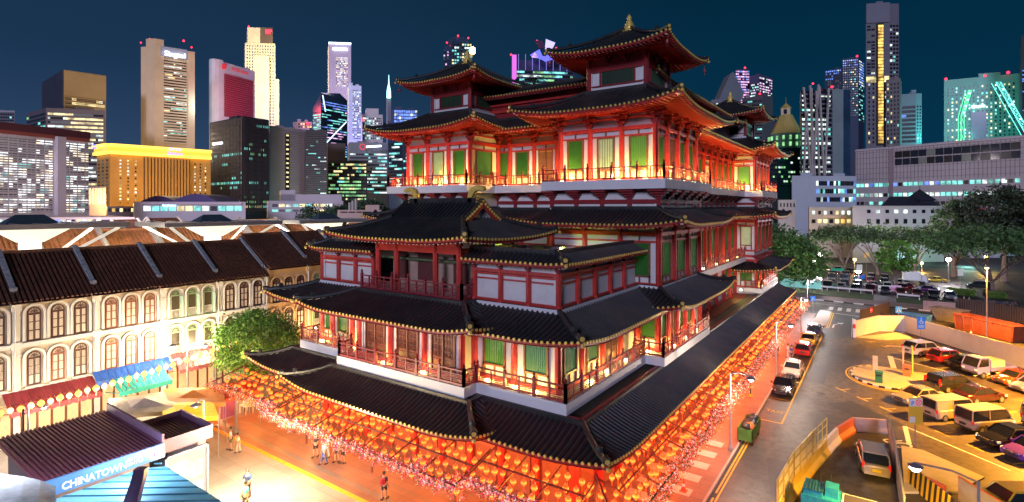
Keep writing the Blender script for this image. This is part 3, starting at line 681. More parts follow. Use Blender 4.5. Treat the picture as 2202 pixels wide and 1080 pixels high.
s = MB(); s.prism([(-1.5, 81), (2.8, 89), (19, 67), (30, 55), (20, 40), (3.2, 40), (1.6, 49), (-1.9, 56)], .0, .003); struct('car_park', s, mottled('lot_asphalt', ((.085, .070, .055), (.12, .098, .075), (.06, .05, .042)), .15, 1.8, .5, .5, .25))
# traffic island in the car park
s = MB(); pts = []
c0 = gp(1905, 812)
for k in range(20):
    a = math.pi*(.5+k/19*1.0)+.3; pts.append((c0[0]+2.9*math.cos(a), c0[1]+2.9*math.sin(a)*1.35))
pts.append((pts[-1][0]+3.6, pts[-1][1]-.8)); pts.append((c0[0]+3.6, c0[1]+3.4))
s.prism(pts, 0, .13); struct('traffic_island', s, mat('island_concrete', (.42, .38, .32), .7))
s = MB()
for k in range(19): a, b = pts[k], pts[k+1]; s.c = k % 2; s.bar((a[0], a[1], .075), (b[0], b[1], .075), .14, .15)
s.build('kerb', [black, white]); bpy.data.objects[-1] if 0 else None
COL.objects[-1]['kind'] = 'structure'
s = MB()
for off in (1.08, 1.16):
    q = [(c0[0]+(p[0]-c0[0])*off, c0[1]+(p[1]-c0[1])*off) for p in pts[:20]]
    for k in range(19): strip(s, q[k], q[k+1], .12, .0062+.0004*(off > 1.1))
struct('yellow_line', s, ylw)
# main road kerb, far pavement, verge
s = MB()
for k in range(60):
    x = -40+k*1.5; s.c = k % 2; s.bar((x, 110.9-.08*(x+14)/1., .08), (x+1.5, 110.9-.08*(x+15.5), .08), .25, .18)
s.build('kerb', [white, black]); COL.objects[-1]['kind'] = 'structure'
s = MB(); s.prism([(-40, 113.1), (50, 105.9), (50, 111.5), (-40, 118.5)], 0, .12); struct('pavement', s, mat('pink_paving', (.36, .24, .22), .6, noise=.2))
s = MB(); s.prism([(-40, 118.6), (-1.2, 115.6), (-1.2, 123), (-40, 126)], 0, .16); s.prism([(2.2, 115.3), (50, 111.6), (50, 118), (6, 122), (2.2, 121)], 0, .16); struct('grass_verge', s, mat('grass_green', (.07, .12, .025), .9, noise=.5, scale=2))
s = MB(); s.prism([(-1.2, 115.6), (2.2, 115.3), (2.2, 121), (-1.2, 123)], 0, .1); struct('path', s, pave2)
s = MB(); s.box(-45, 60, 126.2, 183, .003, .05); struct('car_park', s, mottled('far_asphalt', ((.032, .030, .032), (.05, .045, .045), (.025, .025, .025)), .2, 2, .6))

# ================================================================ SHOPHOUSES (front row on the market street)
XS = -52.0; UW = 4.82; Y0 = 6.0
fac = [mat('cream_stucco', (.72, .58, .40), .75, noise=.08, scale=.8), mat('pale_pink_stucco', (.73, .59, .44), .75, noise=.08, scale=.8), mat('ochre_stucco', (.72, .48, .24), .75, noise=.1, scale=.8)]
trimw = mat('white_trim', (.78, .75, .68), .7, noise=.05)
brow = mottled('brown_clay_tile', ((.13, .052, .032), (.19, .078, .045), (.08, .034, .024)), .25, 3, .6, .4, .2)
brow2 = mat('brown_clay_tile_bed', (.045, .018, .014), .8, noise=.4, scale=1.2)
oran = mat('orange_clay_tile', (.66, .27, .11), .65, noise=.35, scale=1.2)
parap = mat('weathered_parapet', (.30, .33, .36), .8, noise=.5, scale=4)
gable_m = mat('gable_white', (.62, .56, .48), .8, noise=.2)
pan = mat('cream_shutter_panel', (.66, .58, .46), .6, noise=.1)
dkb = mat('dark_brown_joinery', (.09, .03, .02), .5, noise=.2)
mdb = mat('chestnut_joinery', (.27, .09, .05), .5, noise=.2)
grj = mat('green_shutter', (.30, .42, .24), .5, noise=.15)
dkroom = mat('dark_room', (.03, .025, .02), .5, em=(.9, .45, .12), es=.08, noise=.6, scale=3)
def arch_pts(w, z0, zs, n=8):        # u,z outline of an arched opening
    return [(-w/2, z0)]+[(-w/2*math.cos(math.pi*k/n), zs+w/2*math.sin(math.pi*k/n)) for k in range(n+1)]+[(w/2, z0)]
WIN = {}
def win_meshes(kind):
    if kind in WIN: return WIN[kind]
    fr, fill = {'A': (dkb, pan), 'B': (mdb, pan), 'C': (grj, dkroom), 'D': (dkb, pan)}[kind]
    w, h, zs = .92, 2.95, 2.35
    m = MB(); P = arch_pts(w, 0, zs+.1); Q = arch_pts(w-.14, .07, zs+.1)
    n = len(P)
    for k in range(n-1):             # frame between the two outlines
        a, b, c, d = P[k], P[k+1], Q[k+1], Q[k]
        m.ext([(0, a[0], a[1]), (0, b[0], b[1]), (0, c[0], c[1]), (0, d[0], d[1])], (.12, 0, 0))
    m.box(0, .1, -w/2, w/2, zs-.06, zs+.06); m.box(0, .12, -w/2, w/2, 0, .07)
    fm = m.mesh('window', fr)
    m = MB()                         # fanlight spokes
    for k in range(1, 6): a = math.pi*k/6; m.bar((.05, 0, zs+.1), (.05, .42*math.cos(a), zs+.1+.42*math.sin(a)), .03, .03)
    for k in range(6): a, b = math.pi*k/6, math.pi*(k+1)/6; m.bar((.05, .2*math.cos(a), zs+.1+.2*math.sin(a)), (.05, .2*math.cos(b), zs+.1+.2*math.sin(b)), .03, .03)
    m.c = 1; m.add([(.03, q[0], q[1]) for q in arch_pts(w-.1, zs+.05, zs+.1)], [tuple(range(11))])
    fan = m.mesh('fanlight', [fr, mat('fanlight_pane', (.6, .52, .4), .4, noise=0) if kind != 'C' else dkroom])
    res = [('fanlight', fan)]
    if kind == 'C':
        m = MB(); m.box(.0, .02, -.4, .4, .07, zs-.05); res.append(('pane', m.mesh('pane', dkroom)))
        m = MB()
        for k in range(7): m.box(.04, .09, -.36+k*.12-.015, -.36+k*.12+.015, .1, .85)
        m.box(.03, .1, -.42, .42, .83, .9); res.append(('balustrade', m.mesh('balustrade', trimw)))
        for sg in (-1, 1):
            m = MB(); m.hexa([(.1, sg*.44, .1), (.1, sg*.48, .1), (.42, sg*.62, .1), (.42, sg*.58, .1), (.1, sg*.44, zs-.08), (.1, sg*.48, zs-.08), (.42, sg*.62, zs-.08), (.42, sg*.58, zs-.08)])
            res.append(('shutter', m.mesh('shutter', mat('mint_shutter', (.42, .58, .42), .5))))
    else:
        for sg in (-1, 1):
            m = MB(); a, b = (.02, .4) if sg > 0 else (-.4, -.02)
            m.box(.03, .07, a, b, .07, zs-.06); m.c = 1
            for (za, zb) in ((.14, .85), (.95, 1.6), (1.68, zs-.12)):
                m.box(.07, .085, a+.06, b-.06, za, zb)
                if kind == 'D' and za > .9:
                    m.c = 0
                    for q in range(6): m.box(.085, .1, a+.07, b-.07, za+.05+q*.1, za+.09+q*.1)
                    m.c = 1
            res.append(('shutter', m.mesh('shutter', [fr, fill])))
    WIN[kind] = (fm, res); return WIN[kind]
def set_window(par, kind, x, y, z, sc=1.):
    fm, res = win_meshes(kind); o = bpy.data.objects.new('window', fm); put(o, par); o.location = (x, y, z); o.scale = (1, sc, sc)
    for n, me in res: put(bpy.data.objects.new(n, me), o)
def shophouse(i, y0, y1, kinds, fm, zx, lab, aw=None):
    t = thing('shophouse', lab, 'shophouse', (XS-4, (y0+y1)/2, 0), 'shophouses along the market street')
    ze, zr = 10.1+zx, 13.3+zx
    m = MB(); m.box(XS-11, XS, y0+.01, y1-.01, 0, ze)
    m.prism([(XS-11, y0+.01), (XS-11, y1-.01)][::-1]+[], 0, 0) if 0 else None
    m.build('wall', fm, t)
    m = MB()                          # pilasters, cornices, window hoods
    for y in (y0, y1):
        m.box(XS-.0, XS+.14, y-.22 if y == y1 else y, y if y == y1 else y+.22, .0, ze-.1)
        for z in (ze-.75, 6.55): m.box(XS, XS+.24, (y-.3 if y == y1 else y), (y if y == y1 else y+.3), z, z+.5); m.box(XS, XS+.19, (y-.27 if y == y1 else y), (y if y == y1 else y+.27), z-.5, z-.42)
    m.box(XS, XS+.32, y0, y1, ze-.24, ze-.06)
    m.box(XS, XS+.26, y0, y1, 6.78, 6.95); m.box(XS, XS+.16, y0, y1, 6.62, 6.78); m.box(XS, XS+.24, y0, y1, 3.3, 3.55)
    cy = (y0+y1)/2
    for z in (3.68, 6.98):
        for d in (-1.4, 0, 1.4):
            P = arch_pts(1.02, .1, 2.12); Q = arch_pts(1.36, .1, 2.12)
            for k in range(len(P)-1):
                a, b, c, d2 = P[k], P[k+1], Q[k+1], Q[k]
                m.ext([(XS, cy+d+a[0], z+a[1]), (XS, cy+d+b[0], z+b[1]), (XS, cy+d+c[0], z+c[1]), (XS, cy+d+d2[0], z+d2[1])], (.19, 0, 0))
            m.box(XS, XS+.2, cy+d-.55, cy+d+.55, z-.1, z-.01)
    m.build('mouldings', trimw if fm is not fac[2] else fac[2], t)
    for r_, z in enumerate((3.7, 7.0)):
        for j, d in enumerate((-1.4, 0, 1.4)): set_window(t, kinds[r_*3+j], XS+.01, cy+d, z, .865)
    # ground floor: piers, shutters, doorways
    m = MB()
    for k in range(5): m.box(XS+.02, XS+.1, y0+.4+k*.85, y0+1.1+k*.85, .2, 2.6)
    m.build('shopfront', mat('warm_shopfront', (.45, .30, .16), .6, em=(1, .66, .30), es=.7, noise=.3, scale=3), t)
    m = MB()
    for k in range(6): m.box(XS+.02, XS+.14, y0+.28+k*.85, y0+.4+k*.85, .1, 2.9)
    m.build('shopfront_frame', wood, t)
    # roof
    for nm, xe, ye in (('roof', XS+.55, 0), ('roof', XS-11, 1)):
        xr = XS-5; m = MB(); n = 16
        z0_ = ze-.1; st = (y1-y0)/n
        m.c = 1; m.add([(xe, y0, z0_), (xr, y0, zr), (xr, y1, zr), (xe, y1, z0_)], [(0, 1, 2, 3)]); m.add([(xe, y0, z0_-.12), (xr, y0, zr-.12), (xr, y1, zr-.12), (xe, y1, z0_-.12)], [(3, 2, 1, 0)])
        m.c = 0
        for k in range(n): y = y0+st*(k+.5); m.bar((xe, y, z0_+.05), (xr, y, zr+.05), st*.55, .12)
        m.build('roof', [brow, brow2], t)
    m = MB(); m.box(XS-5.15, XS-4.85, y0, y1, zr-.05, zr+.22); m.build('roof_ridge', brow, t)
    m = MB(); y = y1; xe = XS-.6
    L = [(XS-.7, ze+.75), (XS-5, zr+.38)]; m.bar((L[0][0], y, L[0][1]-.1), (L[1][0], y, L[1][1]-.15), .32, .38); m.bar((XS-5, y, zr+.23), (XS-10.6, y, ze+.4), .32, .38)
    m.box(XS-.78, XS-.5, y-.2, y+.2, ze+.35, ze+.92)
    m.build('party_wall', parap, t)
    m = MB(); a = y0; m.tube((XS+.2, y1-.1, 3), (XS+.2, y1-.1, ze-.5), .06, n=5); m.tube((XS+.2, y1-.1, ze-.5), (XS+.45, y1-.4, ze-.12), .06, n=5); m.build('drainpipe', trimw, t)
    m = MB(); m.add([(XS, y0+.01, ze-.1), (XS-5, y0+.01, zr-.15), (XS-11, y0+.01, ze-.1), (XS, y1-.01, ze-.1), (XS-5, y1-.01, zr-.15), (XS-11, y1-.01, ze-.1)], [(0, 1, 2), (3, 4, 5)]); m.build('gable', gable_m, t)
    return t
U = [Y0+UW*k for k in range(9)]
shops = [(-1, 'DDDDDD', 1, 'cream shophouse with dark shutters and no awning, at the near end of the row'),
 (0, 'BDDAAA', 0, 'cream shophouse with dark brown shutters, half louvred below, by the red roofed stall'),
 (1, 'DBDAAA', 0, 'cream shophouse with black framed arched windows above a maroon awning'),
 (2, 'BBBBBB', 1, 'pale shophouse with chestnut brown arched shutters above the teal awning'),
 (3, 'CCCCCC', 0, 'shophouse with open mint green shutters and small balustrades'),
 (4, 'AAAAAA', 1, 'cream shophouse partly behind the street tree, dark framed windows'),
 (5, 'AAAAAA', 2, 'ochre shophouse with green shutters beyond the street tree'),
 (6, 'CCCCCC', 2, 'second ochre shophouse, partly hidden by the temple eaves'),
 (7, 'AAAAAA', 1, 'far shophouse seen between the temple roofs')]
for i, kd, f_, lb in shops:
    y0 = Y0+UW*i; shophouse(i, y0, y0+UW, kd, fac[f_], 0.6 if i >= 5 else 0., lb)
# awnings (hang from their own house, things one can lift off)
aws = [(10.0, 15.3, (.30, .03, .04), 'maroon canvas awning at the foot of the row', 3.5, 2.6, 'maroon'), (15.3, 20.8, (.03, .12, .50), 'blue canvas awning tucked behind the teal one', 3.75, 3.15, 'blue'), (16.2, 20.0, (.02, .34, .30), 'teal ribbed awning with a scalloped edge', 3.45, 2.45, 'teal'),
       (20.9, 25.6, (.22, .06, .07), 'brown maroon awning left of the street tree', 3.9, 2.9, 'brownish'), (26, 30.5, (.5, .04, .03), 'red awning right behind the street tree', 3.5, 2.9, 'redder')]
for (a, b, c, lb, zt, zb, nm) in aws:
    m = MB(); n = 12; x1 = XS+3.1 if nm == 'teal' else XS+1.3 if nm == 'blue' else XS+2.3; x0 = XS+.3
    for k in range(n):
        ya, yb = a+(b-a)*k/n, a+(b-a)*(k+1)/n; ym = (ya+yb)/2; s_ = .05
        for (p, q, dz) in ((ya, ym, s_), (ym, yb, -s_)):
            m.q((x0, p, zt), (x0, q, zt+dz*.3), (x1, q, zb+dz), (x1, p, zb))
        m.q((x1, ya, zb), (x1, yb, zb), (x1+.02, yb, zb-.3), (x1+.02, ym, zb-.38), (x1+.02, ya, zb-.3))
    for k in range(3): y = a+(b-a)*k/2; m.bar((XS+.1, y, zb-.6), (x1, y, zb-.05), .05, .05)
    tag(m.build('awning', mat('awning_'+nm, c, .6, noise=.25, scale=1)), lb, 'awning', 'awnings over the shopfronts')
# second street of orange-roofed houses behind, and the ones beyond
def roofhouse(x, y0, y1, zr, ze, w, mroof, lb, name='terrace_house', grp='terrace houses behind the front row', wallm=None, hip=False):
    t = thing(name, lb, 'house', (x, (y0+y1)/2, 0), grp); wallm = wallm or gable_m
    m = MB(); m.box(x-w, x+w, y0+.02, y1-.02, 0, ze); m.add([(x-w, y0+.02, ze), (x+w, y0+.02, ze), (x, y0+.02, zr-.1), (x-w, y1-.02, ze), (x+w, y1-.02, ze), (x, y1-.02, zr-.1)], [(0, 1, 2), (3, 4, 5)]); m.build('wall', wallm, t)
    m = MB(); n = max(4, int((y1-y0)/.4))
    for sg in (-1, 1):
        xe = x+sg*(w+.4); m.c = 1; m.q((xe, y0, ze-.15), (x, y0, zr), (x, y1, zr), (xe, y1, ze-.15)); m.c = 0
        for k in range(n): y = y0+(y1-y0)*(k+.5)/n; m.bar((xe, y, ze-.1), (x, y, zr+.05), .2, .1)
    m.box(x-.15, x+.15, y0, y1, zr-.1, zr+.2); m.build('roof', [mroof, mroof], t)
    m = MB()
    for y in (y0, y1): m.bar((x+w+.2, y, ze+.25), (x, y, zr+.35), .35, .5); m.bar((x, y, zr+.35), (x-w-.2, y, ze+.25), .35, .5)
    m.build('party_wall', gable_m, t)
    m = MB()
    for k in range(3):
        y = y0+(y1-y0)*(k+.5)/3
        m.box(x+w, x+w+.06, y-.4, y+.4, ze-2.6, ze-1.0)
    m.build('window', dkb, t); return t
adj = ('leftmost', 'second', 'third', 'fourth', 'fifth', 'sixth', 'seventh', 'eighth', 'ninth', 'tenth')
k_ = 0
for (x, ya, n, w, zr, ze, mr_) in ((-74.5, 11, 10, 4.8, 14.4, 11.2, oran), (-92, 20, 6, 5, 12.8, 10.4, brow)):
    for j in range(n):
        dz = (0, .5, -.2, .3, .0, .6, .2, -.1)[j % 8]
        roofhouse(x, ya+j*5.6, ya+(j+1)*5.6, zr+dz, ze+dz, w, mr_, f'{adj[j]} terrace house from the left with {"orange" if mr_ is oran else "dark brown"} tiled roof behind the front row'); k_ += 1
for j, (px, py, D, c, lb) in enumerate(((195, 478, 120, brow, 'dark roofed house under the first street canopy'), (255, 474, 128, brow, 'dark roofed house with a lit window right of the first canopy'), (560, 497, 100, oran, 'orange roofed house beneath the third canopy'), (350, 470, 150, brow, 'low dark roof left of the second canopy'))):
    p = at(px, D, py); roofhouse(p[0], p[1]-4, p[1]+4, p[2], p[2]-2.6, 5, c, lb, grp='houses under the street canopies')
# ornate pale gables near the temple
t = thing('ornate_building', 'pale building with scrolled white gables seen beside the temple roof', 'building', gp(640, 520))
p = at(645, 85, 480); m = MB(); m.box(p[0]-5, p[0]+7, p[1], p[1]+5, 0, p[2]-1.2); m.build('wall', mat('pink_lit_wall', (.7, .5, .42), .7), t)
m = MB()
for k in range(5):
    x = p[0]-4+k*2.4; m.ext([(x-1, p[1]-.1, p[2]-1.2), (x+1, p[1]-.1, p[2]-1.2), (x+.9, p[1]-.1, p[2]-.7), (x+.4, p[1]-.1, p[2]-.5), (x+.3, p[1]-.1, p[2]-.1), (x, p[1]-.1, p[2]+.1), (x-.3, p[1]-.1, p[2]-.1), (x-.4, p[1]-.1, p[2]-.5), (x-.9, p[1]-.1, p[2]-.7)], (0, .3, 0))
m.build('gable', trimw, t); m = MB()
for k in range(4): m.box(p[0]-3.2+k*2.4, p[0]-2.2+k*2.4, p[1]-.06, p[1], p[2]-3.2, p[2]-1.8)
m.build('window', glassd, t)
# white street canopies with lit funnel columns
cw = mat('canopy_white', (.85, .84, .8), .5, em=(1, .93, .72), es=.55, noise=0)
for j, (px, D, half, hx, ptop, lb) in enumerate(((64, 48, 6.4, 3.8, 483, 'white street canopy on a lit funnel column, at the left edge'), (457, 61.5, 6.4, 3.8, 478, 'white street canopy on a lit funnel column, above the middle of the brown roofs'), (700, 73.5, 6.4, 3.8, 473, 'white street canopy partly behind the temple roof corner'))):
    p = at(px, D, ptop); x, y, z = p
    t = thing('street_canopy', lb, 'canopy', (x, y, 0), 'white canopies over the far street')
    m = MB(); m.box(x-hx, x+hx, y-half, y+half, z-.3, z); m.build('canopy_roof', mat('canopy_roof_grey', (.30, .33, .30), .5), t)
    m = MB()
    for k in range(9): yy = y-half+2*half*k/8; m.box(x-hx-.05, x+hx+.05, yy-.08, yy+.08, z, z+.15)
    m.box(x+hx-.1, x+hx+.15, y-half, y+half, z-.32, z+.12); m.box(x-hx, x+hx, y-half-.1, y-half+.1, z-.32, z+.12); m.build('canopy_frame', steel, t)
    m = MB(); m.box(x-hx+.2, x+hx-.2, y-half+.2, y+half-.2, z-.36, z-.31); m.build('lit_ceiling', lit('lit_ceiling_white', (1, .93, .75), .6, (.8, .8, .8)), t)
    fs = 2.3
    m = MB(); m.prism([(x-.65, y-.65), (x+.65, y-.65), (x+.65, y+.65), (x-.65, y+.65)], 0, z-1.6); m.build('column', lit('lit_column_white', (1, .93, .75), 2.2, (.8, .8, .8)), t)
    m = MB(); m.hexa([(x-.8, y-.8, z-1.6), (x+.8, y-.8, z-1.6), (x+.8, y+.8, z-1.6), (x-.8, y+.8, z-1.6), (x-fs, y-fs, z-.4), (x+fs, y-fs, z-.4), (x+fs, y+fs, z-.4), (x-fs, y+fs, z-.4)]); m.build('funnel', lit('lit_funnel_white', (1, .90, .66), 1.1, (.8, .8, .8)), t)
    for a in (-1, 1):
        for b in (-1, 1): m = MB(); m.bar((x+b*.8, y+a*1.2, z-3.6), (x+b*(hx-.5), y+a*(half-.6), z-.35), .16, .24); m.build('strut', cw, t)
    m = MB(); m.add([(x-1.3, y-2., z+.02), (x+1.3, y-2., z+.02), (x+1.3, y+2., z+.02), (x-1.3, y+2., z+.02), (x, y-1., z+.9), (x, y+1., z+.9)], [(0, 1, 4), (1, 2, 5, 4), (2, 3, 5), (3, 0, 4, 5)]); m.build('roof_vent', mat('slate_blue', (.06, .09, .11), .5), t)
    for sy in (-1, 1): lamp(x-2.6, y+sy*(half-.5), z-1.2, 700, (1, .85, .6), .4)
# ================================================================ street lights left, lanterns string
def globe(x, y, z, e, col, lb, name='street_lamp', poleto=0., r=.16, arm=None, grp=None, bm=None, sr=.2, down=0):
    t = thing(name, lb, 'street lamp', (x, y, poleto), grp)
    px, py = (x, y) if not arm else (x+arm[0], y+arm[1])
    m = MB(); m.tube((px, py, poleto), (px, py, z+.25), .09, .06, 8); m.lathe(px, py, poleto, [(.18, 0), (.18, .3), (.1, .5)], 8); m.build('pole', mat('pole_grey', (.34, .32, .32), .5), t)
    if arm:
        m = MB(); m.path([(px, py, z+.2), (px-arm[0]*.4, py-arm[1]*.4, z+.36), (x, y, z+.22)], .045, 6); m.build('arm', MATS['pole_grey'], t)
    m = MB(); m.lathe(x, y, z+.1, [(.08, .12), (.3, 0), (.32, -.05)], 10); m.build('lamp_shade', steel, t)
    m = MB(); m.ball((x, y, z-.02), r, r*.8, 8, 5); m.build('bulb', bm or bulbw, t)
    lamp(x, y, z-.3, e, col, sr, 'SPOT' if down else 'POINT', (x, y, 0) if down else None, spot=down or 120); return t
p = gp(88, 875, 3.); globe(p[0]+.6, p[1], 3.1, 900, (1, .82, .62), 'bright white lamp in front of the maroon awning', arm=(0, -.8))
globe(-48.6, 19.9, 5.3, 2300, (1, .80, .54), 'very bright lamp glowing against the shophouse wall', arm=(.3, 1.0))
globe(-50.2, 23.2, 4.4, 1300, (1, .72, .4), 'warm lamp behind the street tree', arm=(0, .8)); globe(-49.2, 34, 4.2, 1100, (1, .62, .3), 'warm lamp at the far end of the ochre shophouses', arm=(0, .8))
globe(-48.8, 5.8, 4.2, 900, (1, .8, .55), 'lamp by the near end of the shophouse row', arm=(0, .8))
lanmY = mat('yellow_lantern_silk', (.8, .5, .1), .5, em=(1, .58, .10), es=2.2, noise=.15, scale=6)
lanmW = mat('white_lantern_silk', (.8, .6, .4), .5, em=(1, .66, .38), es=2.0, noise=.15, scale=6)
def lantern_proto(nm, silk, r=.2, h=.2, tail=.3, lb='', cat='lantern', rib=True):
    t = thing(nm, lb, cat, (0, 0, 0))
    m = MB(); m.lathe(0, 0, -h, [(.01 if 0 else r*.35, 0), (r*.75, h*.35), (r, h*.8), (r, h*1.2), (r*.75, h*1.65), (r*.35, h*2)], 10); m.build('shade', silk, t, smooth=True)
    m = MB(); m.lathe(0, 0, h-.005, [(r*.4, 0), (r*.4, .05), (r*.1, .07), (.01, .16)], 8); m.lathe(0, 0, -h-.045, [(r*.4, 0), (r*.4, .05)], 8); m.build('cap', gold, t)
    m = MB(); m.tube((0, 0, -h-.04), (0, 0, -h-tail), r*.12, r*.2, 5); m.build('tassel', mat('red_tassel', (.6, .05, .02), .7, em=(1, .15, .02), es=.5), t)
    return t
s = MB(); A = Vector((-47, 9.0, 3.75)); B = Vector((-47.3, 24.5, 5.1)); pts = []
for k in range(31): u = k/30; q = A+(B-A)*u; pts.append((q.x, q.y, q.z-.8*math.sin(math.pi*u)*.35+.1))
s.path(pts, .015, 4); tag(s.build('lantern_cable', black), 'thin cable carrying a string of yellow and white lanterns', 'cable')
la = lantern_proto('yellow_lantern', lanmY, .2, .2, .35, 'yellow silk lantern with a red tassel on the string across the shopfronts'); lw = lantern_proto('white_lantern', lanmW, .17, .2, .3, 'white silk lantern between yellow ones on the string across the shopfronts')
CH = treeof(None)
for k, q in enumerate(pts):
    src = la if k % 2 == 0 else lw
    lb_ = f"{'yellow' if k % 2 == 0 else 'white'} silk lantern, {ordn(k+1)} from the near end of the string before the shopfronts"
    if k < 2: src.location = (q[0], q[1], q[2]-.3); src['group'] = 'lanterns strung before the shophouses'; src['label'] = lb_
    else: dup(src, CH, (q[0], q[1], q[2]-.3-.03*(k % 3)), label=lb_, group='lanterns strung before the shophouses')
# poles of the string and of the square
def pole(x, y, z, lb, r=.08, m_=None):
    m = MB(); m.tube((x, y, 0), (x, y, z), r, r*.8, 8); m.lathe(x, y, 0, [(r*2, 0), (r*2, .25), (r, .4)], 8); m.lathe(x, y, z, [(r*1.2, -.1), (r*1.2, .05), (.01, .12)], 8)
    tag(m.build('pole', m_ or steel), lb, 'pole')
p = gp(46, 925); pole(-43.5, 9.4, 4.4, 'dark thin pole holding the near end of the lantern string', .06, black)
p = gp(508, 932); pole(p[0], p[1], 3.4, 'tall grey metal pole at the corner of the red square', .11)
# ================================================================ glass canopy, lanterns and flowers round the temple
glassm = bpy.data.materials.new('canopy_glass'); glassm.use_nodes = True; t_ = glassm.node_tree; t_.nodes.clear()
o_ = t_.nodes.new('ShaderNodeOutputMaterial'); a_ = t_.nodes.new('ShaderNodeBsdfTransparent'); b_ = t_.nodes.new('ShaderNodeBsdfGlossy'); x_ = t_.nodes.new('ShaderNodeMixShader')
a_.inputs[0].default_value = (.93, .90, .88, 1); b_.inputs['Roughness'].default_value = .12; b_.inputs[0].default_value = (.8, .8, .8, 1); x_.inputs[0].default_value = .05
t_.links.new(a_.outputs[0], x_.inputs[1]); t_.links.new(b_.outputs[0], x_.inputs[2]); t_.links.new(x_.outputs[0], o_.inputs[0])
beamm = mat('canopy_beam', (.16, .06, .04), .5)
GC = thing('glass_canopy', 'glass canopy on dark beams running round the foot of the temple, over the lanterns', 'canopy', (-25, 21, 0))
def can(x0, x1, y0, y1, zi, zo, side):
    n = max(1, round(((x1-x0) if side == 'S' else (y1-y0))/2.2))
    for k in range(n):
        if side == 'S': a, b = x0+(x1-x0)*k/n, x0+(x1-x0)*(k+1)/n; P = [(a+.03, y0, zo), (b-.03, y0, zo), (b-.03, y1, zi), (a+.03, y1, zi)]
        else: a, b = y0+(y1-y0)*k/n, y0+(y1-y0)*(k+1)/n; P = [(x0, a+.03, zi), (x1, a+.03, zo), (x1, b-.03, zo), (x0, b-.03, zi)]
        m = MB(); m.q(*P); m.build('glass_pane', glassm, GC)
    m = MB()
    for k in range(n+1):
        if side == 'S': a = x0+(x1-x0)*k/n; m.bar((a, y0-.05, zo-.08), (a, y1, zi-.08), .05, .09)
        else: a = y0+(y1-y0)*k/n; m.bar((x1+.05, a, zo-.08), (x0, a, zi-.08), .05, .09)
    for q in (.0, .5):
        z = zo+(zi-zo)*q
        if side == 'S': y = y0+(y1-y0)*q; m.bar((x0, y, z-.04), (x1, y, z-.04), .06, .08)
        else: x = x1+(x0-x1)*q; m.bar((x, y0, z-.04), (x, y1, z-.04), .06, .08)
    m.build('canopy_beam', beamm, GC)
    for k in range(0, n+1, 3):
        m = MB()
        if side == 'S': a = x0+(x1-x0)*k/n; m.tube((a, y1-.2, .1), (a, y1-.2, zi-.15), .07, n=6)
        else: a = y0+(y1-y0)*k/n; m.tube((x0+.2, a, .1), (x0+.2, a, zi-.15), .07, n=6)
        m.build('post', beamm, GC)
ZI, ZO = 4.05, 3.35
can(-43.0, -33.6, 20.4, 23.2, ZI, ZO, 'S'); can(-33.6, -17.2, 19.6, 22.6, ZI, ZO, 'S'); can(-17.2, -11.2, 20.4, 23.2, ZI, ZO, 'S')
can(-11.4, -8.8, 23.2, 88, ZI, ZO, 'E')
m = MB(); m.q((-11.2, 20.4, ZO), (-8.8, 20.4, ZO-.05), (-8.8, 23.2, ZO), (-11.4, 23.2, ZI)); m.build('glass_pane', glassm, GC)
m = MB(); m.bar((-11.3, 23.2, ZI), (-8.8, 20.4, ZO), .08, .14); m.bar((-11.2, 20.4, ZO-.05), (-8.8, 20.4, ZO-.07), .07, .1); m.bar((-8.8, 20.4, ZO-.07), (-8.8, 23.2, ZO-.05), .07, .1); m.build('canopy_beam', beamm, GC)
# silk of the lanterns: yellow-hot at the middle, red at the ends
lm = mat('orange_lantern_silk', (.8, .12, .03), .5, em=(1, .2, .03), es=3.0, noise=0); t_ = lm.node_tree; b_ = t_.nodes['Principled BSDF']
c_ = t_.nodes.new('ShaderNodeTexCoord'); s_ = t_.nodes.new('ShaderNodeSeparateXYZ'); r_ = t_.nodes.new('ShaderNodeValToRGB')
t_.links.new(c_.outputs['Generated'], s_.inputs[0]); t_.links.new(s_.outputs['Z'], r_.inputs[0]); t_.links.new(r_.outputs[0], b_.inputs['Emission Color'])
E_ = r_.color_ramp.elements; E_[0].position = 0; E_[0].color = (.5, .02, .004, 1); E_[1].position = 1; E_[1].color = (.55, .03, .005, 1)
q = E_.new(.5); q.color = (1, .27, .03, 1); q = E_.new(.25); q.color = (1, .08, .01, 1); q = E_.new(.78); q.color = (1, .08, .01, 1)
lp = lantern_proto('red_lantern', lm, .19, .2, .38, 'red silk lantern glowing orange under the glass canopy')
GL = 'red lanterns hung under the glass canopy'; lp['group'] = GL
CH = treeof(None); first = True; cnt = 0
spots = []
rows_ = ('outer', 'second', 'third', 'fourth', 'inner')
for (x0, x1, ya, yb, wh_) in ((-42.5, -33.9, 20.7, 22.9, 'left part'), (-33.4, -17.3, 19.9, 22.4, 'middle part'), (-17.0, -9.6, 20.7, 23.0, 'corner part')):
    n = int((x1-x0)/.6)
    for k in range(n+1):
        for j in range(5): spots.append((x0+(x1-x0)*k/n+.17*(j % 2), ya+(yb-ya)*j/4, 2.98+.17*j, f'red lantern, {rows_[j]} row, {ordn(k+1)} from left in {wh_} of front canopy'))
for k in range(92):
    for j in range(4): spots.append((-9.15-.6*j, 24.0+k*.69+.3*(j % 2), 2.98+.18*j, f'red lantern, {rows_[j]} row, {ordn(k+1)} from the corner along side canopy'))
random.seed(3)
spots.sort(key=lambda s: math.hypot(s[0], s[1])); far_ = MB()
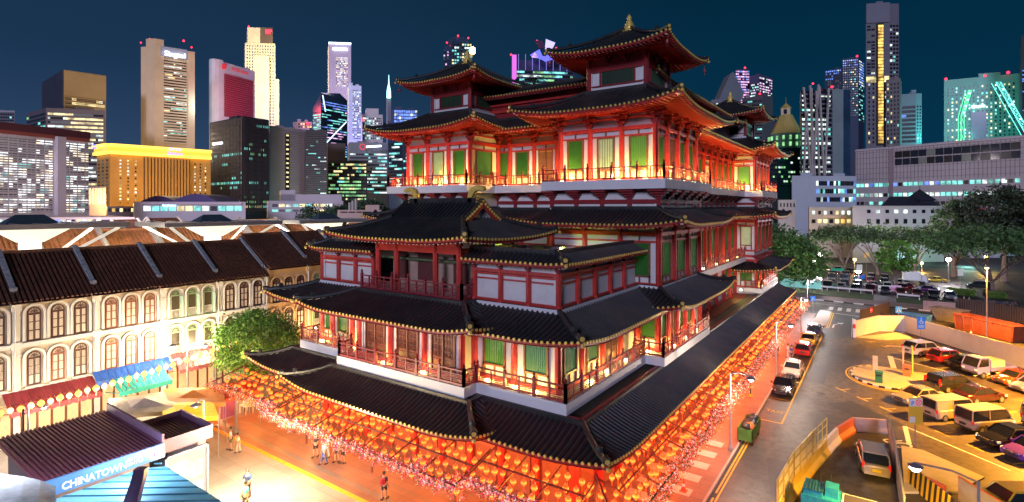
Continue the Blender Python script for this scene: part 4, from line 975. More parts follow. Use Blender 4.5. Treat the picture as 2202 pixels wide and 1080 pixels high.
for i, (x, y, z, lb_) in enumerate(spots):
    z += random.uniform(-.2, .1); x += random.uniform(-.1, .1); y += random.uniform(-.08, .08)
    if i == 0: lp.location = (x, y, z); lp.scale = (.8,)*3; lp['label'] = lb_
    elif i < 300: dup(lp, CH, (x, y, z), rz=random.uniform(0, 3), label=lb_, sc=random.uniform(.66, .86))
    else:
        r, h = .145, .155; far_.c = 0; far_.lathe(x, y, z-h, [(r*.35, 0), (r*.75, h*.35)], 8); far_.lathe(x, y, z+h*.65, [(r*.75, 0), (r*.35, h*.35)], 8); far_.c = 1; far_.lathe(x, y, z-h*.65, [(r*.75, 0), (r, h*.45), (r, h*.85), (r*.75, h*1.3)], 8)
if far_.v:
    o = far_.build('lanterns', [lit('lantern_red_end', (1, .07, .008), 1.6, (.7, .1, .03)), lit('lantern_orange_belly', (1, .24, .03), 2.4, (.7, .1, .03))]); o['kind'] = 'stuff'; o['label'] = 'far and left most red lanterns hung under the glass canopy'; o['category'] = 'lanterns'
for k in range(9): lamp(-41.5+k*3.9, 22.9, 2.3, 460, (1, .30, .05), .3)
for k in range(15): lamp(-11.4, 24+k*4.3, 2.3, 520, (1, .17, .03), .3)
lamp(-18.5, 23.6, 4.1, 45, (1, .75, .15), .1); lamp(-14.5, 23.9, 4.1, 45, (1, .75, .15), .1); lamp(-34.8, 24.4, 4.1, 40, (1, .5, .1), .1)
# artificial blossom garlands along the canopy edge
bl = [mat('pink_blossom', (.70, .12, .28), .6, em=(1, .12, .3), es=.3, noise=.3, scale=9), mat('white_blossom', (.85, .62, .6), .6, em=(1, .7, .6), es=.6, noise=.1), mat('red_blossom', (.7, .03, .05), .6, em=(1, .05, .03), es=.25, noise=.3, scale=9), mat('leaf_green', (.08, .16, .04), .7, noise=.3), mat('orange_blossom', (.85, .3, .06), .6, em=(1, .3, .04), es=.3, noise=.2)]
def garland_mesh(seed, wt, L=1.25):
    rnd = random.Random(seed); m = MB()
    for k in range(280):
        c = Vector((rnd.gauss(0, L*.32), rnd.gauss(0, .17), rnd.gauss(0, .17))); c.x = max(-L*.62, min(L*.62, c.x))
        m.c = rnd.choices(range(5), wt)[0]; s = rnd.uniform(.028, .058)
        n = Vector((rnd.gauss(0, 1), rnd.gauss(0, 1), rnd.gauss(0, 1)+.6)).normalized(); u = n.orthogonal().normalized(); v = n.cross(u)
        P = [tuple(c+u*(s*math.cos(2.094*i+.3))*1.3+v*(s*math.sin(2.094*i+.3))*1.3) for i in range(3)]
        m.q(*P); m.add([tuple(c+n*s*.4), P[0], P[1], P[2]], [(0, 1, 2), (0, 2, 3), (0, 3, 1)])
    return m.mesh('flower_garland', bl)
gm = [garland_mesh(i, w) for i, w in enumerate(((4, 4, 3, 2, 2), (0, 3, 5, 2, 4), (0, 2, 5, 3, 5)))]
GN = {True: 0, False: 0}
def garl(x, y, z, rz, k, sc=1., lb=None):
    o = bpy.data.objects.new('flower_garland', gm[k % 3]); COL.objects.link(o); o.location = (x, y, z); o.rotation_euler = (0, 0, rz); o.scale = (sc, sc, sc)
    GN[rz == 0] += 1
    tag(o, lb or (f'pink and white blossom bunch, {ordn(GN[True])} from the left along the front canopy edge' if rz == 0 else f'red and white blossom bunch, {ordn(GN[False])} from the near corner along the side canopy edge'), 'flowers', 'blossom garlands on the front canopy edge' if rz == 0 else 'blossom garlands on the side canopy edge')
for k in range(30):
    x = -42.6+k*1.13
    if x > -10: break
    garl(x, (19.45 if -33.8 < x < -17.2 else 20.25)+random.uniform(-.06, .06), 3.2+random.uniform(-.15, .1), 0, 0 if x > -36 else 2, 1.0)
for k in range(56): garl(-8.75, 24.+k*1.14, 3.25+random.uniform(-.15, .15), math.pi/2, (1, 2, 1)[k % 3], 1.05)
for (px, py, lb) in ((985, 1045, 'round ball of mixed blossoms hanging below the canopy beam'), (905, 1005, 'leafy clump of blossoms, left of the round ball')):
    p = gp(px, py, 2.2); garl(p[0], p[1], 2.3, 0, 0, 1.0, lb); COL.objects[-1].scale = (.8, 1.6, 1.6)
# ================================================================ visitor booth roofs at the lower left
pur = mat('purple_corrugated', (.26, .07, .11), .30, noise=.25, scale=1, metal=.3); purl = mat('mauve_sheet', (.16, .08, .13), .5, noise=.1)
t = thing('visitor_booth', 'kiosk with purple corrugated roof and a glowing sign board reading CHINATOWN', 'kiosk', (-36.5, 10.2, 0))
X0, X1_, Ya, Yb = -40.6, -32.4, 7.6, 12.7
m = MB(); m.box(X0+.6, X1_-.5, Ya+.4, Yb-.4, .1, 3.6); m.build('wall', mat('booth_wall', (.22, .18, .18), .6), t)
m = MB(); m.box(X0, X1_, Ya, Yb, 3.72, 3.95); n = 26
for k in range(n): y = Ya+(Yb-Ya)*(k+.5)/n; m.box(X0, X1_, y-.05, y+.05, 3.95, 4.05)
m.build('roof', pur, t)
m = MB(); m.box(X0+.2, X1_+.05, Yb, Yb+.12, 3.6, 4.5); m.build('parapet', purl, t)
m = MB(); m.box(X1_+.0, X1_+.14, Ya-.6, Yb+.12, 3.25, 4.02); m.build('sign_board', mat('blue_lit_board', (.10, .20, .36), .4, em=(.10, .26, .55), es=.55), t)
sgn = lit('sign_letter_white', (.85, .93, 1), 1.6)
text('lettering', 'CHINATOWN', .50, frame((X1_+.15, 8.35, 3.38), (0, 1, 0), (0, 0, 1)), sgn, t, .02, bold=.012, sx=.84)
text('lettering', 'VISITOR', .22, frame((X1_+.15, 10.95, 3.66), (0, 1, 0), (0, 0, 1)), sgn, t, .02, bold=.004)
text('lettering', 'CENTRE', .22, frame((X1_+.15, 10.95, 3.44), (0, 1, 0), (0, 0, 1)), sgn, t, .02, bold=.004)
m = MB(); m.c = 0; m.tube((X1_+.14, 12.3, 3.64), (X1_+.17, 12.3, 3.64), .3, n=20); m.c = 1; m.box(X1_+.17, X1_+.19, 12.26, 12.34, 3.5, 3.68); m.box(X1_+.17, X1_+.19, 12.26, 12.34, 3.73, 3.8); m.build('logo_disc', [sgn, mat('logo_purple', (.25, .05, .3), .5, em=(.4, .1, .6), es=.6)], t)
lamp(X1_+1.8, 10.6, 4.4, 700, (.45, .66, 1), .5); lamp(X1_+1.2, 5.6, 6.9, 900, (.7, .8, 1), .5)  # second lamp, without a fixture, is added above the canvas roof to brighten it
t = thing('ticket_booth', 'small booth with a dark purple flat roof and raised mauve parapet', 'booth', (-34.6, 14.2, 0))
m = MB(); m.box(-36.3, -32.9, 13.2, 15.2, .1, 3.5); m.build('wall', MATS['booth_wall'], t)
m = MB(); m.box(-36.5, -32.7, 13.0, 15.4, 3.5, 3.7); 
for k in range(12): m.box(-36.5, -32.7, 13.1+k*.19, 13.2+k*.19, 3.7, 3.76)
m.build('roof', pur, t)
m = MB(); m.box(-36.6, -32.6, 15.4, 15.5, 3.3, 4.1); m.box(-32.7, -32.6, 12.9, 15.4, 3.3, 4.05); m.box(-36.6, -36.5, 13, 15.4, 3.5, 4.05); m.build('parapet', purl, t)
m = MB(); m.box(-36.35, -36.25, 13.4, 15, 3.5, 3.6); m.build('gutter', steel, t)
globe(-35.6, 15.9, 4.35, 260, (1, .72, .3), 'warm lamp just above the dark purple booth roof', r=.1, bm=bulby, arm=(0, .5))
t = thing('display_board', 'white lit display board with pictures and gold frames under the booth roof', 'display board', (-31.9, 12.9, 0))
m = MB(); m.box(-32.5, -32.3, 12.9, 15.0, .1, 3.1); m.build('panel', lit('white_lightbox', (1, .90, .82), .55), t)
for j, (a, b, z0, z1, c) in enumerate(((13.1, 13.9, 1.9, 2.7, (.8, .5, .2)), (14.0, 14.8, 1.5, 2.4, (.7, .35, .15)), (13.2, 14.0, .7, 1.5, (.5, .5, .7)), (14.2, 14.8, .5, 1.2, (.85, .6, .35)))):
    m = MB(); m.box(-32.3, -32.28, a, b, z0, z1); m.build('picture', mat(f'picture_print_{j}', c, .5, em=c, es=.4, noise=.6, scale=6), t)
m = MB(); m.box(-32.35, -32.2, 12.82, 12.92, .1, 3.2); m.box(-32.35, -32.2, 15.0, 15.1, .1, 3.2); m.box(-32.35, -32.2, 12.82, 15.1, 3.1, 3.2); m.build('frame', steel, t)
lamp(-31.0, 14.2, 1.5, 220, (1, .93, .85), .5); lamp(-29.6, 16.4, 3.2, 3400, (1, .80, .52), .5); lamp(-28, 13.2, 2.6, 2600, (1, .64, .24), .5)
# teal seamed roof with curved fin
t = thing('teal_pavilion', 'low pavilion with pale teal seamed metal roof at the lower left', 'pavilion', (-28.5, 8, 0))
tm_ = mat('teal_sheet', (.26, .56, .60), .4, noise=.12, scale=.8)
m = MB(); P = [(-32.1, 2), (-24.9, 2), (-24.9, 12.5), (-31.3, 12.5), (-32.1, 11.6)]; m.prism(P, [3.0]*5, [3.15]*5); m.build('roof', tm_, t)
m = MB(); d = Vector((.80, .60)); nn = Vector((-.60, .80))
def clip(p, d, x0, x1, y0, y1):
    t0, t1 = -99, 99
    for a, b, lo, hi in ((p.x, d.x, x0, x1), (p.y, d.y, y0, y1)):
        u, v = (lo-a)/b, (hi-a)/b; t0 = max(t0, min(u, v)); t1 = min(t1, max(u, v))
    return (t0, t1) if t1-t0 > .3 else None
for k in range(-16, 17):
    p = Vector((-28.4, 7.2))+nn*k*.62; c = clip(p, d, -32.05, -24.95, 2.05, 12.45)
    if c: a = p+d*c[0]; b = p+d*c[1]; m.bar((a.x, a.y, 3.18), (b.x, b.y, 3.18), .035, .07)
m.build('roof_seams', mat('teal_seam', (.08, .26, .32), .4), t)
m = MB()
for (x, y) in ((-25.3, 12), (-25.3, 7), (-31.6, 11.4)): m.tube((x, y, .1), (x, y, 3.0), .1, n=8)
m.build('post', steel, t)
m = MB(); m.ext([at(x, 24.6, y) for x, y in ((287, 1010), (311, 1010), (307, 1032), (300, 1055), (292, 1088), (262, 1088), (272, 1060), (281, 1035))], (FW[0]*.3, FW[1]*.3, 0))
tag(m.build('curved_fin', mat('dark_purple_metal', (.09, .02, .07), .45)), 'curved dark purple metal fin standing up through the teal roof', 'fin')
# pale fabric roof in the corner
m = MB(); n = 8; K = []
for i in range(n+1):
    for j in range(n+1):
        u, v = i/n, j/n; q = gp(-150+u*270-v*60*(1-u), 1000+v*130+u*u*48, 5.6); K.append((q[0], q[1], q[2]+.35*math.sin(math.pi*v)*math.sin(math.pi*u)+.08*math.sin(9*u)))
m.add(K, [(i*(n+1)+j, i*(n+1)+j+1, (i+1)*(n+1)+j+1, (i+1)*(n+1)+j) for i in range(n) for j in range(n)])
m.add([(x, y, z-.06) for x, y, z in K], [(i*(n+1)+j, (i+1)*(n+1)+j, (i+1)*(n+1)+j+1, i*(n+1)+j+1) for i in range(n) for j in range(n)])
tag(m.build('fabric_roof', mat('grey_canvas', (.80, .78, .76), .8, noise=.25)), 'pale grey sagging canvas roof in the near left corner', 'canvas roof')
# market stall tents
def tent(pts, zc, lb, c, nm, legs=True, es=0):
    t = thing('market_tent', lb, 'tent', (*pts[0][:2], 0), 'canvas tents of the market'); cx = sum(p[0] for p in pts)/len(pts); cy = sum(p[1] for p in pts)/len(pts)
    m = MB(); n = len(pts); vs = list(pts)+[(cx, cy, zc)]
    mid = []
    for i in range(n):
        a = Vector(pts[i]); c_ = Vector((cx, cy, zc)); mid.append(tuple((a+c_)/2-Vector((0, 0, .12))))
    m.add(vs+mid, [(i, (i+1) % n, n+1+(i+1) % n, n+1+i) for i in range(n)]+[(n+1+i, n+1+(i+1) % n, n) for i in range(n)])
    for i in range(n): a, b = pts[i], pts[(i+1) % n]; m.q(a, b, (b[0], b[1], b[2]-.28), (a[0], a[1], a[2]-.28))
    m.build('canvas', mat('canvas_'+nm, c, .7, noise=.2, scale=1.5, em=c if es else None, es=es), t)
    if legs:
        for p in pts: m = MB(); m.tube((p[0], p[1], .1), (p[0], p[1], p[2]), .03, n=5); m.build('leg', steel, t)
Zt = 2.9
tent([gp(250, 893, Zt), gp(405, 880, Zt), gp(352, 842, Zt), gp(235, 858, Zt)], 3.3, 'cream canvas tent behind the purple roofed booth', (.72, .60, .50), 'cream')
tent([gp(352, 900, Zt), gp(470, 895, Zt), gp(458, 862, Zt), gp(345, 866, Zt)], 3.25, 'yellow canvas tent glowing beside the purple side curtain', (.85, .55, .04), 'yellow', es=.7)
tent([gp(345, 868, Zt), gp(485, 866, Zt), gp(480, 832, Zt), gp(352, 836, Zt)], 3.3, 'orange canvas tent left of the corner pole', (.80, .24, .05), 'orange', es=.2)
tent([gp(470, 862, 2.8), gp(560, 838, 2.8), gp(560, 812, 2.8), gp(455, 830, 2.8)], 3.1, 'red canvas tent at the left end of the lantern canopy', (.62, .08, .03), 'scarlet')
for (a, b, c, lb, nm) in (((474, 905), (506, 893), (.22, .08, .28), 'purple striped curtain hanging from the tent', 'purple'), ((440, 925), (472, 912), (.55, .26, .10), 'orange brown curtain hanging from the tent', 'tan')):
    p, q = gp(*a, .1), gp(*b, .1); m = MB()
    for k in range(14):
        u, v = k/14, (k+1)/14; o = .05*(k % 2); m.q((p[0]+(q[0]-p[0])*u, p[1]+(q[1]-p[1])*u+o, .15), (p[0]+(q[0]-p[0])*v, p[1]+(q[1]-p[1])*v+.05-o, .15), (p[0]+(q[0]-p[0])*v, p[1]+(q[1]-p[1])*v+.05-o, 2.6), (p[0]+(q[0]-p[0])*u, p[1]+(q[1]-p[1])*u+o, 2.6))
    tag(m.build('curtain', mat('curtain_'+nm, c, .8, noise=.2)), lb, 'curtain')
for j, (px, py) in enumerate(((525, 868), (538, 880), (530, 888))):
    p = gp(px, py, .1); m = MB(); x, y = p[0], p[1]
    m.box(x-.5, x+.5, y-.35, y+.35, .72, .78)
    for sx in (-.45, .45):
        for sy in (-.3, .3): m.box(x+sx-.03, x+sx+.03, y+sy-.03, y+sy+.03, .1, .72)
    m.box(x-.2, x+.3, y-.2, y+.2, .8, 1.05)
    tag(m.build('folding_table', mat('pale_table', (.6, .5, .4), .6)), ('folding table nearest the corner pole under the lantern canopy', 'folding table stacked with a box beside the canopy flowers', 'folding table standing lowest of the three by the pole')[j], 'table', 'folding tables by the market')
lamp(-45, 19.6, 4.2, 900, (1, .66, .28), .3); lamp(-46.5, 14.5, 3.0, 900, (1, .82, .56), .3); lamp(-43.5, 20.8, 2.2, 500, (1, .5, .16), .3); lamp(-47.5, 25.5, 3.4, 900, (1, .66, .3), .3)
# ================================================================ VEHICLES
cglass = mat('car_glass', (.015, .018, .022), .08, noise=0, spec=.8)
tyre = mat('tyre_rubber', (.02, .02, .02), .8, noise=0); rimm = mat('wheel_rim', (.45, .45, .47), .3, metal=.7, noise=0)
hl = mat('headlight_glass', (.7, .7, .7), .15, em=(1, .9, .7), es=.25, noise=0); tl = mat('tail_light_red', (.5, .01, .01), .2, em=(1, .02, .02), es=.3, noise=0)
platem = mat('number_plate_black', (.03, .03, .03), .4, noise=0); trimb = mat('car_trim', (.04, .04, .045), .5, noise=0)
KINDS = {   # L, W, H, shoulder z, hood x-end, windscreen top, rear glass top, rear glass base (fractions of L from the front)
 'sedan': (4.35, 1.68, 1.38, .86, .27, .42, .70, .86), 'hatch': (3.9, 1.64, 1.45, .88, .23, .38, .84, .97), 'suv': (4.4, 1.76, 1.62, .98, .24, .37, .86, .975),
 'van': (4.3, 1.66, 1.85, 1.02, .05, .20, .985, .995), 'minibus': (4.4, 1.66, 1.9, 1.0, .10, .24, .975, .995), 'wagon': (4.5, 1.70, 1.55, .92, .25, .38, .90, .985)}
def car(kind, col, nm=None, lb='', cat='car', taxi=False, met=.3, two=None, roofcol=None):
    L, W_, H, sh, fh, ft, rt, rb = KINDS[kind]
    t = thing(nm or {'sedan': 'saloon_car', 'hatch': 'hatchback', 'suv': 'suv', 'van': 'panel_van', 'minibus': 'minibus', 'wagon': 'estate_car'}[kind], lb, cat)
    pm = mat('paint_%02x%02x%02x' % tuple(int(c*255) for c in col), col, .22, metal=met, noise=0, coat=1., spec=.6)
    X = lambda f: L*(.5-f)
    w = W_/2
    # lower body lofted along its length: (fraction, half width, z low, z top)
    hood = sh-.04 if kind in ('van', 'minibus') else sh-.10
    S = [(0., w*.80, .32, hood*.70), (.025, w*.93, .24, hood*.86), (.09, w*.985, .2, hood*.95), (fh, w, .2, sh), (.5, w, .2, sh+.01), (rb-.02 if rb < .95 else .9, w, .2, sh+.02), (.955, w*.97, .22, sh-.01 if kind != 'sedan' else sh-.02), (.99, w*.9, .28, sh-.08), (1., w*.84, .36, sh-.16)]
    m = MB(); rows = []
    for f, hw, zl, zt in S:
        x = X(f); zm = (zl+zt)/2
        rows.append([(x, -hw*.86, zl), (x, -hw*.98, zl+.1), (x, -hw, zm), (x, -hw*.97, zt-.1), (x, -hw*.86, zt), (x, 0, zt+.025), (x, hw*.86, zt), (x, hw*.97, zt-.1), (x, hw, zm), (x, hw*.98, zl+.1), (x, hw*.86, zl)])
    vs = [p for r in rows for p in r]; k = 11
    m.add(vs, [(i*k+j, i*k+j+1, (i+1)*k+j+1, (i+1)*k+j) for i in range(len(S)-1) for j in range(k-1)]+[(i*k+k-1, i*k, (i+1)*k, (i+1)*k+k-1) for i in range(len(S)-1)]+[tuple(range(k)), tuple(range((len(S)-1)*k, len(S)*k))[::-1]])
    # roof shell and pillars
    wr = w*.76 if kind in ('sedan', 'hatch') else w*.86; wb = w*.93
    xf, xft, xrt, xrb = X(fh), X(ft), X(rt), X(rb)
    z1 = H-.05
    m.hexa([(xrt, -wr, z1-.03), (xft, -wr, z1-.03), (xft, wr, z1-.03), (xrt, wr, z1-.03), (xrt-.0, -wr*.92, H), (xft-.1, -wr*.92, H), (xft-.1, wr*.92, H), (xrt, wr*.92, H)])
    for sg in (-1, 1):
        for (a, b) in ((xf+.02, xft), (xrb-.02, xrt)): m.bar((a, sg*wb*.985, sh), (b, sg*wr*1.0, z1), .07, .07)
        xm = (xft+xrt)/2; m.bar((xm, sg*wb, sh), (xm, sg*(wr+.01), z1), .07, .05)
        m.bar((xft, sg*wr, z1-.01), (xrt, sg*wr, z1-.01), .07, .05)
        if kind in ('van',):
            m.hexa([(xrb+.08, sg*wb, sh), (xm-.3+.3, sg*wb, sh), (xm, sg*wb*.99, sh), (xrb+.08, sg*wb*.99, sh), (xrt+.08, sg*(wr+.02), z1), (xm, sg*(wr+.02), z1), (xm, sg*wr, z1), (xrt+.08, sg*wr, z1)])
        m.box(xf-.32, xf-.18, sg*(w+.02), sg*(w+.2), sh+.02, sh+.16)   # mirrors
    body = m.build('body', pm, t)
    body.data.shade_smooth()
    try: body.data.set_sharp_from_angle(angle=R(32))
    except Exception: pass
    # glass
    g = .012
    def gl(nm_, P):
        q = MB(); q.q(*P); q.build(nm_, cglass, t)
    gl('windscreen', [(xf, -wb*.93, sh+.02), (xf, wb*.93, sh+.02), (xft+.02, wr*.93, z1-.02), (xft+.02, -wr*.93, z1-.02)])
    gl('rear_window', [(xrb, -wb*.9, sh+.06), (xrb, wb*.9, sh+.06), (xrt-.02, wr*.9, z1-.03), (xrt-.02, -wr*.9, z1-.03)])
    for sg in (-1, 1):
        xe = xrb+.05 if kind != 'van' else (xft+xrt)/2
        xe2 = xrt+.03 if kind != 'van' else xe
        gl('side_window', [(xf-.06, sg*(wb+.002), sh+.02), (xe, sg*(wb+.002), sh+.02), (xe2, sg*(wr+.01), z1-.04), (xft-.03, sg*(wr+.01), z1-.04)])
        q = MB(); x = X(.025); q.hexa([(x-.05, sg*w*.5, hood*.66), (x+.08, sg*w*.5, hood*.66), (x-.04, sg*w*.95, hood*.7), (x-.3, sg*w*.97, hood*.7), (x-.06, sg*w*.5, hood*.85), (x+.04, sg*w*.5, hood*.85), (x-.06, sg*w*.93, hood*.88), (x-.3, sg*w*.95, hood*.9)]); q.build('headlight', hl, t)
        q = MB(); x = X(.985)
        if kind in ('van', 'minibus', 'suv', 'wagon'): q.box(x-.03, x+.06, sg*w*.78, sg*w*.95, .7, 1.12 if kind != 'wagon' else 1.3)
        else: q.box(x-.02, x+.12, sg*w*.55, sg*w*.93, sh-.3, sh-.12)
        q.build('tail_light', tl, t)
    q = MB(); x = X(0); q.box(x-.05, x+.02, -w*.55, w*.55, .36, .52); q.box(x-.06, x+.015, -w*.4, w*.4, .56, .64); q.build('grille', trimb, t)
    q = MB(); q.box(X(1)-.04, X(1)+.05, -w*.84, w*.84, .30, .42); q.build('bumper', trimb if kind in ('van', 'minibus') else pm, t)
    q = MB(); q.box(X(1)-.055, X(1)-.02, -.26, .26, .54, .72); q.box(X(0)+.015, X(0)+.035, -.24, .24, .4, .5); q.build('number_plate', mat('yellow_plate', (.75, .6, .03), .5) if kind == 'suv' and col[0] == .40 else platem, t)
    r = .31
    for fx in (.18, .80):
        for sg in (-1, 1):
            q = MB(); q.tube((X(fx), sg*(w-.16), r), (X(fx), sg*(w+.005), r), r, n=14); o = q.build('wheel', tyre, t)
            q = MB(); q.tube((X(fx), sg*(w-.02), r), (X(fx), sg*(w+.015), r), r*.62, n=10); q.build('rim', rimm, o)
    if taxi:
        q = MB(); q.box((xft+xrt)/2-.1, (xft+xrt)/2+.1, -.35, .35, H, H+.16); q.build('roof_sign', lit('taxi_sign', (1, .9, .7), 1.2, (.6, .6, .6)), t)
    if two:
        q = MB(); q.box(X(.9), X(.1), -w*1.003, w*1.003, .3, .42); q.build('side_stripe', mat('stripe_%d' % int(two[0]*99), two, .3, noise=0), t)
    return t
CARS = {}
def place(kind, col, x, y, rz, lb, grp=None, cat='car', taxi=False, met=.3, deep=True, sc=.97, two=None):
    key = (kind, col, taxi, two); xz = (x, y, .006)
    if key not in CARS:
        t = car(kind, col, lb=lb, cat=cat, taxi=taxi, met=met, nm='taxi' if taxi else None, two=two); CARS[key] = t
        t.location = xz; t.rotation_euler = (0, 0, rz); t.scale = (sc,)*3
        if grp: t['group'] = grp
        return t
    src = CARS[key]; return dup(src, treeof_cached(), xz, rz, lb, grp, sc=sc, deep=deep)
_tc = {}
def treeof_cached():
    n = len(COL.objects)
    if _tc.get('n') is None or n-_tc['n'] > 0:
        ch = {}
        for t in CARS.values():
            pass
        for o in COL.objects:
            if o.parent: ch.setdefault(o.parent.name, []).append(o)
        _tc['ch'] = ch; _tc['n'] = n
    return _tc['ch']
A45 = R(45)
def gcar(kind, col, px, py, head, lb, **k):
    p = gp(px, py); return place(kind, col, p[0], p[1], head, lb, **k)
PK = 'cars parked in the near car park'
out_ = A45; in_ = A45+math.pi      # nose pointing away from / toward the aisle
gcar('suv', (.75, .74, .70), 1985, 762, out_, 'white suv parked first in the back row, by the hoarding corner', grp=PK)
gcar('hatch', (.45, .02, .02), 2036, 778, out_, 'red hatchback parked between the white suv and a black saloon', grp=PK)
gcar('sedan', (.02, .02, .022), 2086, 792, out_, 'black saloon parked between the red hatchback and the blue lorry', grp=PK)
gcar('sedan', (.38, .07, .02), 2186, 826, in_, 'copper red saloon parked right of the blue lorry', grp=PK)
gcar('sedan', (.25, .22, .62), 2226, 842, in_, 'lilac blue car, only its nose in view behind the copper saloon', grp=PK, taxi=True)
gcar('wagon', (.02, .02, .021), 2046, 838, in_+math.pi, 'black estate car parked behind the golden saloon, tail to the island', grp=PK)
gcar('sedan', (.05, .012, .016), 2106, 862, in_+math.pi, 'dark maroon saloon parked behind the vans', grp=PK)
gcar('sedan', (.42, .36, .26), 1976, 866, in_, 'silver gold saloon with its nose at the kerb of the island', grp=PK)
gcar('van', (.46, .37, .28), 2040, 898, out_, 'cream panel van, windowless sides, its tail towards the road', grp=PK, cat='van', met=0., sc=.92)
gcar('minibus', (.48, .39, .29), 2118, 922, out_, 'cream minibus with side windows beside the panel van', grp=PK, cat='minibus', met=0., sc=.92)
gcar('sedan', (.015, .015, .016), 2170, 956, in_, 'glossy black saloon between the minibus and the purple car', grp=PK)
gcar('sedan', (.20, .06, .55), 2228, 985, in_, 'purple saloon at the right edge of the car park', grp=PK)
gcar('minibus', (.44, .37, .29), 2262, 918, out_, 'cream van cut by the right edge of the photograph', grp=PK, cat='van', met=0., sc=.92)
gcar('hatch', (.70, .50, .05), 2210, 1100, R(35), 'yellow car at the bottom right behind the striped barrier', grp=PK)
gcar('hatch', (.62, .05, .03), 2262, 872, in_, 'bright red car at the right edge beyond the lilac one', grp=PK)
gcar('suv', (.40, .36, .34), 1876, 1003, R(97), 'silver suv seen from behind inside the barriers', sc=.9); SUVT = COL.objects
# the yellow plate of that suv
# taxis along the rank
TX = 'taxis waiting at the rank'
place('sedan', (.018, .018, .022), -7.35, 54.2, R(-90), 'black saloon at the head of the taxi rank with its lamps on', TX)
place('sedan', (.72, .62, .55), -7.35, 60.3, R(-90), 'white taxi second in the rank, blurred red glow behind the black car', TX, 'taxi', True)
place('hatch', (.55, .02, .02), -7.4, 69.4, R(92), 'red taxi with its tailgate open and people beside it', TX, 'taxi', True)
place('sedan', (.62, .42, .03), -7.4, 75.2, R(90), 'yellow taxi in the middle of the rank', TX, 'taxi', True)
place('sedan', (.03, .03, .10), -7.3, 81., R(90), 'dark blue taxi at the far end of the rank', TX, 'taxi', True)
# lorry
def lorry():
    p = gp(2128, 808); t = thing('lorry', 'small lavender blue lorry with an open bed, cab towards the aisle', 'lorry')
    bl_ = mat('lavender_paint', (.22, .22, .62), .3, noise=.05, coat=.6)
    m = MB(); m.hexa([(1.0, -.82, .5), (2.45, -.8, .5), (2.45, .8, .5), (1.0, .82, .5), (1.0, -.82, 1.25), (2.5, -.8, 1.15), (2.5, .8, 1.15), (1.0, .82, 1.25)])
    m.hexa([(1.0, -.8, 1.98), (2.05, -.76, 1.98), (2.05, .76, 1.98), (1.0, .8, 1.98), (1.02, -.76, 2.06), (2.0, -.72, 2.06), (2.0, .72, 2.06), (1.02, .76, 2.06)])
    for sg in (-1, 1):
        for (a, b) in ((2.46, 2.05), (1.04, 1.04)): m.bar((a, sg*.79, 1.2), (b, sg*.77, 2.0), .08, .08)
    m.box(.98, 1.05, -.8, .8, 1.2, 2.0); m.build('cab', bl_, t)
    m = MB(); m.q((2.47, -.74, 1.2), (2.47, .74, 1.2), (2.07, .7, 1.96), (2.07, -.7, 1.96)); m.build('windscreen', cglass, t)
    for sg in (-1, 1): m = MB(); m.q((2.38, sg*.81, 1.2), (1.12, sg*.815, 1.2), (1.12, sg*.79, 1.94), (2.04, sg*.775, 1.94)); m.build('side_window', cglass, t); m = MB(); m.box(2.44, 2.52, sg*.5, sg*.76, .8, .98); m.build('headlight', hl, t)
    m = MB(); m.box(-2.3, .9, -.85, .85, .72, .80); m.box(-2.3, .9, -.85, -.8, .8, 1.12); m.box(-2.3, .9, .8, .85, .8, 1.12); m.box(-2.3, -2.25, -.85, .85, .8, 1.12); m.box(.85, .92, -.85, .85, .8, 1.9); m.build('cargo_bed', bl_, t)
    m = MB(); m.box(-.9, .8, -.78, .78, .82, 1.75); m.build('tarpaulin', mat('cream_tarpaulin', (.62, .55, .38), .8, noise=.2), t)
    m = MB(); m.box(-2.2, 2.3, -.4, .4, .45, .7); m.build('chassis', trimb, t)
    m = MB(); m.box(2.46, 2.54, -.78, .78, .5, .68); m.box(2.5, 2.56, -.25, .25, .52, .64); m.build('bumper', trimb, t)
    for x in (1.75, -1.4):
        for sg in (-1, 1): m = MB(); m.tube((x, sg*.6, .34), (x, sg*.82, .34), .34, n=14); o = m.build('wheel', tyre, t); m = MB(); m.tube((x, sg*.78, .34), (x, sg*.835, .34), .2, n=10); m.build('rim', rimm, o)
    t.location = (p[0], p[1], 0.006); t.rotation_euler = (0, 0, in_); t.scale = (.98,)*3
lorry()
# far car park
FG = 'cars in the far car park'
pal = [((.02, .02, .025), 'black'), ((.45, .45, .47), 'silver'), ((.7, .7, .7), 'white'), ((.06, .06, .09), 'dark blue'), ((.25, .02, .02), 'dark red'), ((.15, .15, .16), 'grey')]
random.seed(11)
pos = ('leftmost', 'second', 'third', 'fourth', 'fifth', 'sixth', 'seventh', 'eighth', 'ninth', 'tenth', 'eleventh', 'twelfth', 'thirteenth', 'fourteenth', 'fifteenth')
rown = ('front', 'second', 'third', 'fourth', 'back')
for r_, (yy, n, x0, px) in enumerate(((128.5, 13, -19, 2.45), (136, 12, -24, 2.5), (143.5, 13, -27, 2.5), (152, 13, -30, 2.55), (161, 10, -30, 2.6))):
    for j in range(n):
        c, cn = random.choice(pal); kd = random.choice(('sedan', 'hatch', 'sedan', 'suv'))
        x = x0+j*px
        place(kd, c, x, yy-.08*(x+14)-.0, R(92) if r_ % 2 else R(-88), f'{cn} car, {pos[j]} from the left in the {rown[r_]} row of the far car park', FG, deep=False)
for (kd, c, px, py, rz, lb) in (('sedan', (.75, .5, .03), 2010, 607, R(190), 'bright yellow cab driving out of the far car park'), ('suv', (.02, .02, .025), 2105, 620, R(178), 'black car parked by the big spreading tree'), ('sedan', (.12, .03, .18), 1993, 628, R(170), 'dark purple saloon by the end of the white railing'), ('sedan', (.25, .02, .02), 1950, 622, R(20), 'dark red car at the railing near the crossing path')):
    gcar(kd, c, px, py, rz, lb, grp=FG, deep=False)
